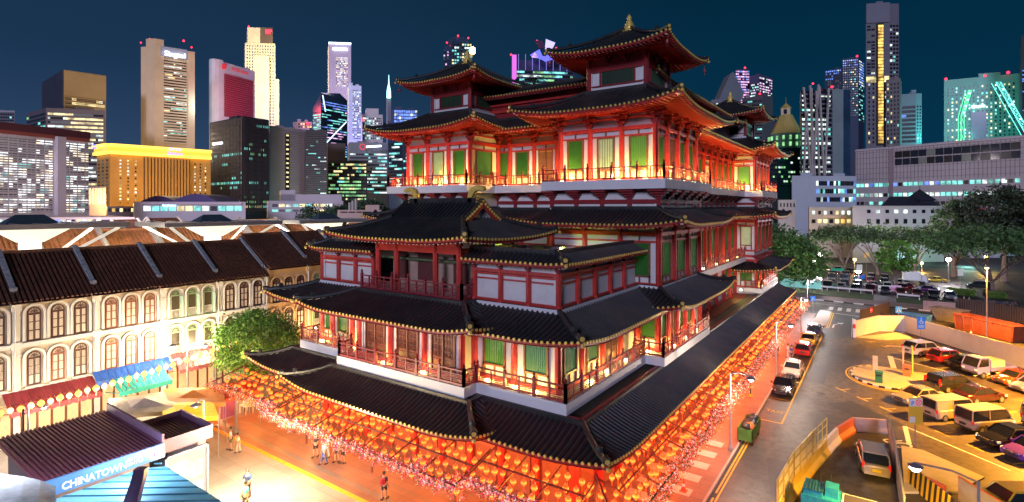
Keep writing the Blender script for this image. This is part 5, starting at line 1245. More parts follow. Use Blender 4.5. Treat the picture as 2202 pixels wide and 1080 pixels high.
p = gp(1967, 618); t = thing('box_lorry', 'small box lorry with white cargo body in the far car park', 'lorry')
m = MB(); m.box(-1.9, 1.2, -.9, .9, .8, 2.6); m.build('cargo_box', white, t); m = MB(); m.hexa([(1.3, -.85, .5), (2.4, -.85, .5), (2.4, .85, .5), (1.3, .85, .5), (1.3, -.8, 2.0), (2.1, -.8, 2.0), (2.1, .8, 2.0), (1.3, .8, 2.0)]); m.build('cab', white, t)
m = MB(); m.q((2.38, -.75, 1.2), (2.38, .75, 1.2), (2.14, .7, 1.92), (2.14, -.7, 1.92)); m.build('windscreen', cglass, t)
for x in (1.6, -1.2):
    for sg in (-1, 1): m = MB(); m.tube((x, sg*.65, .36), (x, sg*.88, .36), .36, n=12); m.build('wheel', tyre, t)
t.location = (p[0], p[1]+6, .05); t.rotation_euler = (0, 0, R(10))
# ================================================================ HOARDINGS, BARRIERS
crm = mat('cream_hoarding', (.56, .52, .48), .6, noise=.08, scale=.6)
def hoard(pts, h, m_, lb, nm='hoarding', z=0, ribs=True, th=.06, step=1.25, post=None, cat='hoarding'):
    t = thing(nm, lb, cat, (*pts[0], 0))
    for i in range(len(pts)-1):
        a, b = Vector((*pts[i], z)), Vector((*pts[i+1], z)); L = (b-a).length; n = max(1, round(L/step)); d = (b-a)/n
        for k in range(n):
            p, q = a+d*k, a+d*(k+.985); m = MB(); m.bar(p+Vector((0, 0, h/2)), q+Vector((0, 0, h/2)), th, h)
            m.build('panel', m_, t)
        m = MB()
        for k in range(n+1):
            p = a+d*k; m.tube(tuple(p+Vector((.0, .06, 0))), tuple(p+Vector((0, .06, h+.03))), .03, n=5)
        m.bar(a+Vector((0, 0, h)), b+Vector((0, 0, h)), th+.04, .05); m.build('frame', post or steel, t)
    return t
hA, hB, hC, hD, hE = (-2.85, 82.1), (-.3, 87.9), (2.6, 89.6), (12.3, 76.3), (19, 67)
hoard([hA, hB, hC, hD, hE], 2.15, crm, 'long cream hoarding wall bending round the back of the car park')
m = MB(); m.box(-3.05, -2.75, 81.7, 82.1, 0, 2.3); m.c = 1; m.box(-3.06, -2.74, 81.68, 81.7, 1.2, 1.75); tag(m.build('end_panel', [white, mat('red_notice', (.6, .03, .02), .5)]), 'white end panel of the hoarding with a small red notice', 'panel')
s = MB(); s.prism([(-2.85, 82.0), (2.5, 89.4), (3.2, 85.4), (0.5, 82.4)], .002, .012); struct('pavement', s, MATS['island_concrete'])
def corr(pts, h, m_, lb, nm='corrugated_fence'):
    t = thing(nm, lb, 'fence', (*pts[0], 0)); 
    for i in range(len(pts)-1):
        a, b = Vector((*pts[i], 0)), Vector((*pts[i+1], 0)); L = (b-a).length; n = int(L/.16); d = (b-a)/n; nn = Vector((-d.y, d.x, 0)).normalized()*.04; m = MB()
        for k in range(n):
            p, q = a+d*k, a+d*(k+1); o1, o2 = (nn, -nn) if k % 2 else (-nn, nn)
            m.q(tuple(p+o1), tuple(q+o2), tuple(q+o2+Vector((0, 0, h))), tuple(p+o1+Vector((0, 0, h))))
        m.build('sheet', m_, t); m = MB(); m.bar(a+Vector((0, 0, h)), b+Vector((0, 0, h)), .1, .06)
        for k in range(0, n+1, 14): p = a+d*k; m.box(p.x-.05, p.x+.05, p.y+.05, p.y+.15, 0, h)
        m.build('frame', dkb, t)
    return t
corr([gp(1850, 707)[:2], gp(1912, 688)[:2]], 2.6, mat('black_sheet', (.035, .028, .035), .5), 'tall black corrugated fence standing behind the hoarding corner')
corr([gp(2060, 672)[:2], gp(2140, 685)[:2], gp(2230, 702)[:2]], 2.3, mat('brown_sheet', (.075, .05, .045), .6), 'dark brown corrugated fence along the far road behind the rusty skip')
corr([gp(1985, 668)[:2], gp(2055, 674)[:2]], 1.7, mat('pinkish_sheet', (.40, .30, .30), .6), 'pale pinkish site fence behind the grey tipping skip')
# skips and bins
def skip(px, py, L_, W2, H_, rz, c, lb, nm='skip', flare=.25, rib=7, z0=.1):
    p = gp(px, py); t = thing(nm, lb, 'skip'); mt = mat('skip_%d' % int(1000*c[0]), c, .55, noise=.3, scale=2)
    m = MB(); l, w = L_/2, W2/2; f = flare
    P = [(-l+f, -w+.1, z0), (l-f, -w+.1, z0), (l-f, w-.1, z0), (-l+f, w-.1, z0)]; Q = [(-l, -w, H_), (l, -w, H_), (l, w, H_), (-l, w, H_)]
    for i in range(4): j = (i+1) % 4; m.q(P[i], P[j], Q[j], Q[i])
    m.q(*P)
    for i in range(4): m.bar(Q[i], Q[(i+1) % 4], .12, .1)
    for k in range(rib):
        x = -l+f+.1+(2*l-2*f-.2)*k/(rib-1)
        for sg in (-1, 1): m.bar((x, sg*(w-.08), z0), (x*1.04, sg*(w+.02), H_), .08, .08)
    m.build('shell', mt, t); m = MB()
    for sx in (-1, 1): m.box(sx*(l-.6)-.2, sx*(l-.6)+.2, -w+.1, w-.1, 0, z0)
    m.build('runner', trimb, t)
    t.location = (p[0], p[1], 0); t.rotation_euler = (0, 0, rz); return t
skip(2128, 722, 8.2, 2.3, 2.1, R(-50), (.16, .035, .022), 'long rusty brown open skip behind the hoarding')
skip(1968, 702, 3.4, 2.0, 1.7, R(-20), (.02, .10, .42), 'blue open bin behind the hoarding corner')
skip(2042, 692, 4.2, 2.2, 1.9, R(-30), (.13, .12, .12), 'grey tipping skip between the blue bin and the rusty one', flare=.9)
# excavator lower centre-right (teal) + cab parts
p = gp(1790, 1120); t = thing('site_machine', 'teal painted generator machine at the bottom edge between the barriers', 'machine')
m = MB(); x, y = p[0], p[1]
tq = mat('teal_machine_paint', (.02, .30, .48), .4, noise=.3, scale=3)
m.box(x-1.4, x+.4, y-1.0, y+.5, .4, 1.5); m.box(x-1.3, x-.4, y-.9, y+.4, 1.5, 1.8); m.box(x-.3, x+.3, y-.6, y+.2, 1.5, 2.0); m.build('housing', tq, t)
m = MB(); m.tube((x-.6, y+.2, 1.8), (x-.6, y+.2, 2.3), .07, n=8); m.tube((x-.1, y+.3, 2.0), (x-.1, y+.3, 2.4), .05, n=8); m.build('exhaust', black, t)
m = MB()
for k in range(6): m.box(x-1.42, x-1.40, y-.8+k*.2, y-.7+k*.2, .7, 1.3); m.box(x-1.2+k*.15, x-1.12+k*.15, y-.95, y+.3, 1.8, 1.84)
m.build('vent', mat('teal_dark', (.02, .13, .15), .5), t)
m = MB(); m.box(x+.45, x+2.0, y-.9, y+.45, .9, 1.45); m.c = 1; m.box(x+.55, x+1.9, y-.8, y+.35, 1.45, 1.47); m.build('tray', [white, mat('tray_dark', (.06, .05, .05), .6)], t)
for dx in (-1.1, .1, 1.6): m = MB(); m.tube((x+dx, y-1., .3), (x+dx, y-.8, .3), .3, n=12); m.tube((x+dx, y+.3, .3), (x+dx, y+.5, .3), .3, n=12); m.build('wheel', tyre, t)
# water-filled barriers
def jersey(a, b, c, nm, lb, h=.95):
    m = MB(); a, b = Vector((*a, 0)), Vector((*b, 0)); d = (b-a).normalized(); n = Vector((-d.y, d.x, 0)); pr_ = [(-.3, 0), (.3, 0), (.3, .15), (.12, .45), (.1, h), (-.1, h), (-.12, .45), (-.3, .15)]
    m.ext([tuple(a+n*u+Vector((0, 0, z))) for u, z in pr_], tuple(b-a)); tag(m.build('barrier', mat('barrier_'+nm, c, .45, noise=.1)), lb, 'barrier', 'water filled road barriers')
q = [gp(*k)[:2] for k in ((1670, 1130), (1705, 1060), (1745, 1010), (1775, 975), (1800, 948), (1835, 925), (1905, 930))]
jersey(q[0], q[1], (.62, .42, .06), 'yellow', 'yellow barrier nearest the bottom edge, under the mesh fence'); jersey(q[1], q[2], (.62, .42, .06), 'yellow', 'yellow barrier in the middle of the curved line'); jersey(q[2], q[3], (.62, .42, .06), 'yellow', 'yellow barrier under the end of the mesh fence')
jersey(q[3], q[4], (.70, .66, .60), 'white', 'white barrier between the yellow and orange ones'); jersey(q[4], q[5], (.62, .12, .03), 'orange', 'orange barrier in front of the silver suv'); jersey(q[5], q[6], (.60, .42, .36), 'pinkish', 'pale pink barrier closing the pen ahead of the silver suv')
# mesh fence on those barriers
t = thing('barrier_fence', 'cream panel fence with props standing on the yellow barriers', 'fence', (*q[1], 0))
fy = mat('pale_yellow_sheet', (.66, .56, .30), .6, noise=.1)
for i in range(3):
    a, b = Vector((*q[i], .9)), Vector((*q[i+1], .9)); n = 3
    for k in range(n):
        if i == 2 and k > 0: continue
        p1, p2 = a+(b-a)*k/n, a+(b-a)*(k+.97)/n; m = MB(); m.bar(p1+Vector((0, 0, .75)), p2+Vector((0, 0, .75)), .04, 1.5); m.build('panel', fy, t)
    m = MB()
    for k in range(n+1): p1 = a+(b-a)*k/n; m.tube(tuple(p1+Vector((.08, 0, -.3))), tuple(p1+Vector((.08, 0, 1.6))), .035, n=5)
    for z in (.45, 1.1, 1.55): m.bar(a+Vector((.08, 0, z)), b+Vector((.08, 0, z)), .035, .035)
    m.build('railing', mat('yellow_pipe', (.55, .40, .08), .5), t)
# the tall leaning sheet fence right of the pen
p0, p1 = gp(1918, 985), gp(1950, 1120)
hoard([gp(1912, 955)[:2], gp(1922, 1000)[:2], gp(1932, 1060)[:2], gp(1945, 1150)[:2]], 1.9, mat('worn_grey_sheet', (.26, .22, .22), .6, noise=.4, scale=2), 'worn grey sheet fence between the silver suv and the ticket island', 'sheet_fence', cat='fence')
# grey striped barriers bottom right
def striped(a, b, h, lb, z=.0):
    a, b = Vector((*a, z)), Vector((*b, z)); n = 18; m = MB()
    d = (b-a)/n
    for k in range(n):
        m.c = k % 2; P, Q = a+d*k, a+d*(k+1); m.hexa([tuple(P), tuple(Q), tuple(Q+Vector((.04, .04, 0))), tuple(P+Vector((.04, .04, 0))), tuple(P+d*.9+Vector((0, 0, h))), tuple(Q+d*.9+Vector((0, 0, h))), tuple(Q+d*.9+Vector((.04, .04, h))), tuple(P+d*.9+Vector((.04, .04, h)))])
    tag(m.build('striped_barrier', [mat('stripe_yellow', (.75, .50, .04), .5), mat('stripe_black', (.03, .03, .03), .5)]), lb, 'barrier')
striped(gp(1950, 1040)[:2], gp(2045, 1120)[:2], 1.3, 'yellow and black striped barrier below the blazing lamp')
hoard([gp(2062, 1085)[:2], gp(2160, 1150)[:2]], 1.6, mat('grey_panel', (.36, .33, .31), .6), 'grey panel barrier with an orange edge beside the yellow car', 'panel_barrier', post=mat('orange_frame', (.6, .12, .03), .5), cat='barrier')
s = MB(); s.prism([gp(1938, 962)[:2], gp(1985, 972)[:2], gp(2117, 1030)[:2], gp(2060, 1062)[:2], gp(1945, 1062)[:2]], .0, .13); struct('traffic_island', s, mat('island_yellowish', (.5, .45, .30), .7))
m = MB(); a = gp(1985, 1062); b = gp(2030, 1085); m.bar((a[0], a[1], .6), (b[0], b[1], .6), .35, .9); tag(m.build('barrier', mat('barrier_redorange', (.65, .1, .03), .45)), 'orange red barrier block behind the striped one', 'barrier')
# bins on island
def bin_(px, py, c, lb, nm):
    p = gp(px, py, .13); m = MB(); m.box(p[0]-.3, p[0]+.3, p[1]-.3, p[1]+.3, .13, 1.1); m.box(p[0]-.34, p[0]+.34, p[1]-.34, p[1]+.34, 1.1, 1.2); m.c = 1; m.box(p[0]-.2, p[0]+.2, p[1]-.36, p[1]-.33, .8, .95)
    tag(m.build('litter_bin', [mat('bin_'+nm, c, .4), black]), lb, 'bin')
bin_(1890, 822, (.02, .16, .08), 'green litter bin on the car park island', 'green'); bin_(1950, 808, (.45, .13, .05), 'orange brown litter bin right of the island', 'brown'); bin_(1795, 622, (.02, .22, .12), 'green litter bin on the far pavement', 'emerald')
m = MB(); p = gp(1882, 798, .13); m.box(p[0]-.22, p[0]+.22, p[1]-.08, p[1]+.08, .13, 1.7); tag(m.build('ticket_machine', mat('machine_grey', (.4, .36, .34), .5)), 'slim grey post machine on the traffic island', 'machine')
# signs
def sign(px, py, h, lb, face, w=.6, hh=.6, ztop=None, name='road_sign', yaw=35, cat='sign', pw=.04, pm=None):
    p = gp(px, py); t = thing(name, lb, cat, (p[0], p[1], 0)); x, y = p[0], p[1]
    m = MB(); m.tube((x, y, 0), (x, y, h), pw, n=8); m.build('pole', pm or steel, t)
    c, s_ = math.cos(R(yaw)), math.sin(R(yaw)); M = frame((x-s_*-.05, y-c*.05, h-hh/2), (c, s_, 0), (0, 0, 1))
    face(M, w, hh, t); return t
def rectf(col, txt=None, tcol=None, sz=.3):
    def f(M, w, hh, t):
        m = MB(); m.box(-w/2, w/2, -hh/2, hh/2, -.02, .0); m.move(M); m.build('panel', mat('sign_%d_%d' % (int(col[0]*99), int(col[2]*99)), col, .4, noise=0, em=col, es=.35), t)
        if txt: text('lettering', txt, sz, M @ Matrix.Translation((0, -sz*.35, .004)), mat('sign_ink_%d' % int(tcol[0]*99), tcol, .4, noise=0, em=tcol, es=.5), t, .003, 'CENTER')
    return f
def tri(M, w, hh, t):
    m = MB(); m.box(-w/2, w/2, -hh/2, hh/2, -.02, 0); m.move(M); m.build('panel', mat('sign_blue', (.02, .15, .6), .4, em=(.02, .15, .6), es=.4, noise=0), t)
    m = MB(); m.add([(-w*.38, -hh*.35, .01), (w*.38, -hh*.35, .01), (0, hh*.36, .01)], [(0, 1, 2)]); m.c = 1; m.box(-.05, .05, -hh*.15, hh*.12, .012, .016); m.box(-.12, .12, -hh*.3, -hh*.2, .012, .016); m.move(M); m.build('symbol', [lit('sign_white', (.9, .9, .9), .6, (.8, .8, .8)), black], t)
def noentry(M, w, hh, t):
    m = MB(); m.tube((0, 0, -.02), (0, 0, .0), w/2, n=20); m.c = 1; m.box(-w*.36, w*.36, -.07, .07, .002, .01); m.move(M); m.build('panel', [mat('sign_red', (.6, .02, .02), .4, em=(.7, .02, .02), es=.5, noise=0), lit('sign_white', (.9, .9, .9), .6)], t)
sign(1870, 700, 2.6, 'red round no entry sign at the road junction', noentry, .8, .8); sign(1932, 700, 2.7, 'blue pedestrian crossing sign in front of the blue bin', tri, .9, .9); sign(1748, 672, 2.6, 'blue crossing sign by the bus stop corner', tri, .8, .8)
sign(1705, 665, 3.1, 'red ringed round sign by the corner of the pavement', noentry, .7, .7)
def wheelch(M, w, hh, t):
    m = MB(); m.box(-w/2, w/2, -hh/2, hh/2, -.02, 0); m.move(M); m.build('panel', MATS['sign_blue'], t)
    m = MB()
    for k in range(10): a = R(100+k*24); b = R(100+(k+1)*24); m.bar((.03+.2*math.cos(a), .12+.2*math.sin(a), .01), (.03+.2*math.cos(b), .12+.2*math.sin(b), .01), .05, .02)
    m.bar((0, .5, .01), (0, .18, .01), .06, .02); m.bar((0, .2, .01), (.2, .2, .01), .06, .02); m.bar((.2, .2, .01), (.28, -.02, .01), .06, .02); m.ball((0, .56, .01), .06)
    for z in (-.3, -.42, -.54): m.bar((-w*.35, z, .01), (w*.35, z, .01), .04, .01)
    m.move(M); m.build('symbol', lit('sign_white', (.9, .9, .9), .6), t)
sign(1980, 745, 3.6, 'tall blue wheelchair parking sign above the hoarding', wheelch, .95, 1.5)
def parkf(M, w, hh, t):
    m = MB(); m.box(-w/2, w/2, -hh/2, hh/2, -.02, 0); m.move(M); m.build('panel', mat('sign_yellow', (.75, .5, .05), .5, noise=0), t)
    m = MB(); m.box(-w*.46, w*.46, hh*.18, hh*.47, .002, .01); m.box(-w*.45, -.05, -hh*.42, -hh*.2, .002, .01); m.move(M); m.build('plate', white, t)
    text('lettering', 'P', .42, M @ Matrix.Translation((-.33, hh*.22, .014)), MATS['sign_blue'], t, .003, bold=.01)
    m = MB(); n = 18
    for k in range(n): a, b = 2*math.pi*k/n, 2*math.pi*(k+1)/n; m.bar((.2+.19*math.cos(a), hh*.32+.19*math.sin(a), .018), (.2+.19*math.cos(b), hh*.32+.19*math.sin(b), .018), .05, .01)
    m.bar((.08, hh*.32+.12, .02), (.32, hh*.32-.12, .02), .04, .01); m.bar((.08, hh*.32-.12, .02), (.32, hh*.32+.12, .02), .04, .01); m.move(M); m.build('no_entry_ring', MATS['sign_red'], t)
sign(1968, 965, 3.6, 'yellow car park board with a blue P and a red ringed circle', parkf, 1.0, 1.9)
for px, py, h, lb in ((1942, 800, 2.6, 'slim pink and white post left of the orange bin'), (1962, 808, 3.0, 'yellow post right beside the orange bin')):
    p = gp(px, py); m = MB(); m.tube((p[0], p[1], 0), (p[0], p[1], h), .07, n=8); m.bar((p[0]-.1, p[1], h), (p[0]-1.3*(px < 1950)-.1, p[1]-.3, h-.05), .06, .05); tag(m.build('post', mat('post_%d' % px, (.6, .4, .35) if px < 1950 else (.7, .5, .1), .5)), lb, 'post')
def rbf(M, w, hh, t): rectf((.02, .30, .18))(M, w, hh, t)
sign(1801, 626, 4.6, 'long green street name board on the far pavement', rbf, 2.6, .5); sign(1848, 618, 4.8, 'white direction board by the far car park', rectf((.6, .6, .55)), 1.2, 1.3); sign(1855, 628, 3.4, 'round blue sign left of the railing banner', rectf((.02, .15, .6)), .8, .8)
sign(2065, 625, 4.4, 'plain white board near the big spreading tree', rectf((.6, .6, .55)), 1.1, 1.4); sign(1863, 585, 5, 'yellow notice board among the parked cars', rectf((.7, .45, .08)), 1.1, 1.3)
# banner on railing, railing along verge
t = thing('verge_railing', 'low white railing along the edge of the far car park', 'railing', (-10, 123, 0))
m = MB()
for (a, b) in (((-24, 124.6), (-1.4, 122.7)), ((2.4, 120.6), (5.6, 120.2))):
    A_, B_ = Vector((*a, .9)), Vector((*b, .9)); m.bar(A_, B_, .12, .3)
    n = int((B_-A_).length/1.8)
    for k in range(n+1): p = A_+(B_-A_)*k/n; m.box(p.x-.05, p.x+.05, p.y-.05, p.y+.05, 0, 1.05)
m.build('rail', white, t)
for (a, b, c, lb) in ((1888, 1914, (.65, .65, .68), 'plain white banner tied to the verge fence'), (1915, 1938, (.62, .45, .62), 'white banner with magenta scrawl beside the plain banner')):
    p, q_ = gp(a, 630), gp(b, 631); m = MB(); m.bar((p[0], p[1], .9), (q_[0], q_[1], .9), .04, 1.2)
    if a > 1900:
        m.c = 1
        for k in range(6): x = p[0]+(q_[0]-p[0])*(k+.5)/6; m.bar((x-.12, p[1]-.06, .6+.1*(k % 2)), (x+.14, p[1]-.06, 1.25-.12*(k % 3)), .02, .12)
    tag(m.build('banner', [mat('banner_%d' % a, c, .6, em=c, es=.3), mat('magenta_ink', (.5, .02, .3), .6, em=(.6, .02, .3), es=.4)]), lb, 'banner')
# bus stop shelter
p = gp(1718, 628); t = thing('bus_shelter', 'glass bus shelter with a pale roof at the corner of the far road', 'shelter', (p[0], p[1], 0)); x, y = p[0], p[1]
m = MB(); m.box(x-6, x+4, y-1.2, y+.8, 2.9, 3.1); m.build('roof', mat('pale_green_roof', (.5, .6, .55), .4, em=(.6, .8, .7), es=.25), t)
m = MB()
for k in range(5): m.box(x-5.9+k*2.45, x-5.78+k*2.45, y+.6, y+.7, .1, 2.9)
m.build('post', steel, t)
m = MB(); m.box(x-5.8, x+3.8, y+.62, y+.66, .8, 2.4); m.build('glass_panel', mat('lit_teal_glass', (.1, .3, .3), .2, em=(.3, .75, .7), es=.5), t)
# bin lorry trolley with rubbish at the kerb
p = gp(1597, 955); t = thing('refuse_trolley', 'green refuse trolley heaped with black bags at the kerb', 'refuse trolley', (-8.0, 41.3, 0)); x, y = -7.95, 41.7
m = MB(); gm_ = mat('refuse_green', (.05, .18, .03), .5, noise=.3)
m.box(x-.5, x+.5, y-1.5, y+1.5, .35, .42); m.box(x-.5, x-.44, y-1.5, y+1.5, .42, 1.2); m.box(x+.44, x+.5, y-1.5, y+1.5, .42, 1.2); m.box(x-.5, x+.5, y-1.5, y-1.44, .42, 1.2); m.box(x-.5, x+.5, y+1.44, y+1.5, .42, 1.2); m.build('tub', gm_, t)
random.seed(5)
for k in range(14):
    m = MB(); cx, cy = x+random.uniform(-.25, .25), y-1.3+k*.2; r = random.uniform(.22, .34); m.ball((cx, cy, 1.15+random.uniform(0, .25)), r, r*.8, 7, 5)
    m.v = [(a+random.uniform(-.04, .04), b+random.uniform(-.04, .04), c+random.uniform(-.04, .04)) for a, b, c in m.v]
    m.build('rubbish_bag', mat('orange_bag', (.5, .12, .02), .4) if k in (1, 2) else mat('black_bag', (.03, .03, .035), .35), t)
for dy in (-1.1, 1.1):
    for dx in (-.4, .4): m = MB(); m.tube((x+dx-.06, y+dy, .2), (x+dx+.06, y+dy, .2), .2, n=12); m.build('wheel', tyre, t)
# bollard with rings, cones
def cone(x, y, z, lb, c=(.7, .10, .02)):
    m = MB(); m.box(x-.2, x+.2, y-.2, y+.2, z, z+.04); m.lathe(x, y, z+.04, [(.14, 0), (.1, .25)], 10); m.c = 1; m.lathe(x, y, z+.29, [(.1, 0), (.075, .16)], 10); m.c = 0; m.lathe(x, y, z+.45, [(.075, 0), (.03, .3)], 10); tag(m.build('traffic_cone', [mat('cone_orange', c, .5), white]), lb, 'cone')
p = gp(1470, 1056, .1); cone(p[0], p[1], .1, 'red and white cone standing on the pavement corner'); p = gp(2090, 738); cone(p[0], p[1]+1, .8, 'orange cone on the site behind the hoarding')
p = gp(1614, 852, .1); m = MB(); m.tube((p[0], p[1], .1), (p[0], p[1], 2.6), .05, n=8); m.c = 1; m.lathe(p[0], p[1], .1, [(.22, 0), (.2, .1), (.06, .2)], 10)
for k in range(4): m.lathe(p[0], p[1], .8+k*.5, [(.055, 0), (.055, .22)], 8)
tag(m.build('striped_post', [black, ylw]), 'black and yellow banded post on the pavement by the taxi rank', 'post')
# ================================================================ LIGHT COLUMNS RIGHT
SOD = (1, .40, .04)
for (y, lb, z) in ((38.7, 'street lamp nearest, leaning its arm over the taxi lane beside the lantern canopy', 5.5), (58.1, 'second street lamp along the lantern canopy', 5.6)):
    globe(-7.3, y+.2, z-.3, 1700, (1, .78, .62), lb, arm=(-1.3, -.2), grp='street lamps by the taxi lane')
globe(-8.2, 80, 4.6, 1200, (1, .8, .62), 'street lamp at the far end of the taxi lane', arm=(-.6, 0)); globe(-9.2, 97, 5.0, 2600, (.95, .95, 1), 'white lamp by the bus shelter corner', arm=(-.6, 0))
p = gp(1968, 1005, 4.6); globe(p[0], p[1], 4.6, 7500, (1, .50, .08), 'blazing lamp on a curved arm at the lower right', arm=(2.2, -.6), r=.24, down=168)
p = gp(2122, 742); globe(p[0], p[1], 9.5, 85000, SOD, 'tall yellow lamp column rising from the hoarding', r=.2, bm=bulby, down=152)
globe(12.5, 58, 9.5, 85000, SOD, 'tall yellow lamp beyond the purple car, at the right edge of the car park', r=.2, bm=bulby, arm=(.8, 0), down=156)
globe(1.5, 70.5, 8.5, 1500, SOD, 'yellow lamp over the traffic island', r=.15, bm=bulby, arm=(.8, 0)) if 0 else None
for (px, py, z, e, c, lb, bmm) in ((1748, 562, None, 2200, (.95, .97, 1), 'brightest white lamp left of the far car park', bulbw), (1764, 548, None, 1500, (1, .85, .85), 'white pink lamp right beside the brightest one', bulbw), (1735, 552, None, 500, (1, .6, .2), 'small amber lamp under the left tree', bulby), (1838, 558, None, 500, (1, .6, .2), 'amber lamp over the middle of the far car park', bulby),
        (1982, 566, None, 700, (1, .6, .15), 'amber lamp beside the lit tree trunk', bulby), (2040, 558, None, 2600, (1, .88, .92), 'bright pink white lamp on the tall pole by the far road', bulbw), (2120, 552, None, 1100, (1, .65, .15), 'amber lamp under the big spreading tree', bulby), (1846, 584, None, 500, (.6, .9, 1), 'cold white lamp over the parked cars', bulbw)):
    D = 118 if px not in (1838, 1982, 2120) else 138
    q_ = at(px, D, py); globe(q_[0], q_[1], q_[2], e*4.5, c, lb, r=.5 if bmm is bulbw else .38, bm=bmm, sr=.4, grp='lamps around the far car park')
# ================================================================ TREES
def leafm(n, c): return mat(n, tuple(min(.5, v*2.1) for v in c), .6, noise=.45, scale=1.2)
bark = mat('tree_bark', (.22, .15, .12), .85, noise=.35, scale=3)
def tree(x, y, h0, rad, hz, n, c, lb, z0=0., seed=1, leaf=.28, umb=False, name='tree', grp=None, limbs=6, dens=34, flat=1.):
    rnd = random.Random(seed); t = thing(name, lb, 'tree', (x, y, z0), grp)
    m = MB(); base = Vector((x, y, z0)); fork = base+Vector((rnd.uniform(-.3, .3), rnd.uniform(-.3, .3), h0*(.22 if umb else .42))); tr = .032*h0+.09
    m.tube(tuple(base), tuple(fork), tr*1.25, tr*.85, 8); cc = base+Vector((0, 0, h0+hz*.4)); tips = []
    for k in range(limbs):
        a = 2*math.pi*k/limbs+rnd.uniform(-.3, .3); rr = rad*rnd.uniform(.45, .8)
        m1 = fork+Vector((math.cos(a)*rr*.45, math.sin(a)*rr*.45, h0*(.5 if umb else .38))); e_ = Vector((x+math.cos(a)*rr, y+math.sin(a)*rr, z0+h0+hz*rnd.uniform(.1, .5)))
        m.tube(tuple(fork), tuple(m1), tr*.6, tr*.4, 6); m.tube(tuple(m1), tuple(e_), tr*.4, tr*.12, 5); tips.append(e_)
        for j in range(3):
            b = a+rnd.uniform(-.9, .9); e2 = m1+Vector((math.cos(b)*rr*.5, math.sin(b)*rr*.5, h0*.25+rnd.uniform(0, hz*.5))); m.tube(tuple(m1), tuple(e2), tr*.25, tr*.07, 5); tips.append(e2)
    m.build('trunk', bark, t)
    m = MB(); cl = max(10, n//dens)
    for k in range(cl):
        while True:
            u = Vector((rnd.uniform(-1, 1), rnd.uniform(-1, 1), rnd.uniform(-.1 if umb else -.75, 1)))
            if .25 < u.length < 1: break
        if rnd.random() < .7: u = u.normalized()*rnd.uniform(.7, 1.02)
        c_ = Vector((x+u.x*rad, y+u.y*rad, z0+h0+max(-.1 if umb else -.8, u.z)*hz*flat+(1.2 if umb else 0))); cr = rad*rnd.uniform(.13, .26); m.c = rnd.choices((0, 1, 2), (5, 4, 3))[0]
        for j in range(dens):
            v = Vector((rnd.gauss(0, 1), rnd.gauss(0, 1), rnd.gauss(0, .6)))*cr*.55; p = c_+v; s = leaf*rnd.uniform(.6, 1.3)
            nn = Vector((rnd.gauss(0, 1), rnd.gauss(0, 1), rnd.gauss(0, 1)+.7)).normalized(); a_ = nn.orthogonal().normalized(); b_ = nn.cross(a_); th = rnd.uniform(0, 6.28); d1 = a_*math.cos(th)+b_*math.sin(th); d2 = nn.cross(d1)
            m.q(tuple(p-d1*s), tuple(p+d2*s*.45), tuple(p+d1*s), tuple(p-d2*s*.45))
    m.build('crown', [leafm('leaf_%d_a' % int(c[1]*1000), c), leafm('leaf_%d_b' % int(c[1]*1000), tuple(v*1.5 for v in c)), leafm('leaf_%d_c' % int(c[1]*1000), tuple(v*.6 for v in c))], t)
    return t
q_ = at(553, 47.5); tree(q_[0], q_[1], 4.7, 3.5, 2.9, 20000, (.065, .15, .02), 'round leafy green street tree at the corner left of the temple', seed=4, leaf=.13, dens=40)
G4 = 'spreading rain trees of the far car park'
tree(-17, 118, 6.5, 8.5, 4.6, 9000, (.045, .10, .02), 'dense tall tree right behind the far end of the temple', seed=9, leaf=.4)
tree(-24, 130, 8.5, 10, 5, 7000, (.04, .085, .025), 'dark bushy tree behind the roofs at the far end of the temple', seed=12, leaf=.45)
tree(*gp(1812, 590)[:2], 8, 7.5, 2.4, 5000, (.035, .06, .02), 'umbrella shaped rain tree left of the middle of the far car park', seed=2, leaf=.36, umb=True, grp=G4)
tree(*gp(1887, 592)[:2], 8.0, 9, 2.6, 6000, (.035, .06, .02), 'widest umbrella rain tree in the middle of the far car park', seed=3, leaf=.4, umb=True, grp=G4)
tree(*gp(1926, 628)[:2], 7.0, 3.2, 3.4, 3200, (.085, .15, .02), 'bright green narrow tree standing on the grass verge', seed=5, leaf=.3)
tree(*gp(1964, 596)[:2], 7.8, 7, 2.4, 4500, (.04, .07, .02), 'rain tree with a sodium lit trunk', seed=6, leaf=.4, umb=True, grp=G4)
tree(*gp(2135, 625)[:2], 7.6, 11.5, 3.2, 11000, (.055, .085, .018), 'huge spreading rain tree at the right with pale forked limbs', seed=7, leaf=.36, umb=True, grp=G4, limbs=8)
tree(*gp(2050, 590)[:2], 8.2, 8, 2.6, 5500, (.045, .06, .018), 'flat crowned rain tree left of the huge spreading one', seed=15, leaf=.4, umb=True, grp=G4)
q_ = at(2052, 128, 430); tree(q_[0], q_[1], 12.5, 4.6, 6.0, 6000, (.02, .06, .03), 'dark feathery green tree in front of the white house', seed=8, leaf=.35)
q_ = at(2160, 120); tree(q_[0], q_[1], 14, 8.5, 8.0, 9000, (.018, .028, .014), 'nearly black tall tree towering at the right edge', seed=10, leaf=.42)
q_ = at(2230, 112); tree(q_[0], q_[1], 13, 7, 7.0, 5000, (.018, .028, .014), 'dark tree cut off by the right edge', seed=13, leaf=.42)
for j, (px, D, r_, h, lb) in enumerate(((690, 175, 8, 13, 'dark round tree beyond the low white podium'), (800, 160, 6.5, 14.5, 'dark tree left of the temple second tier'), (735, 168, 5, 13, 'small dark tree between the two larger ones on the left skyline'))):
    q_ = at(px, D); tree(q_[0], q_[1], h, r_, 4.5, 3500, (.025, .05, .025), lb, seed=20+j, leaf=.45)
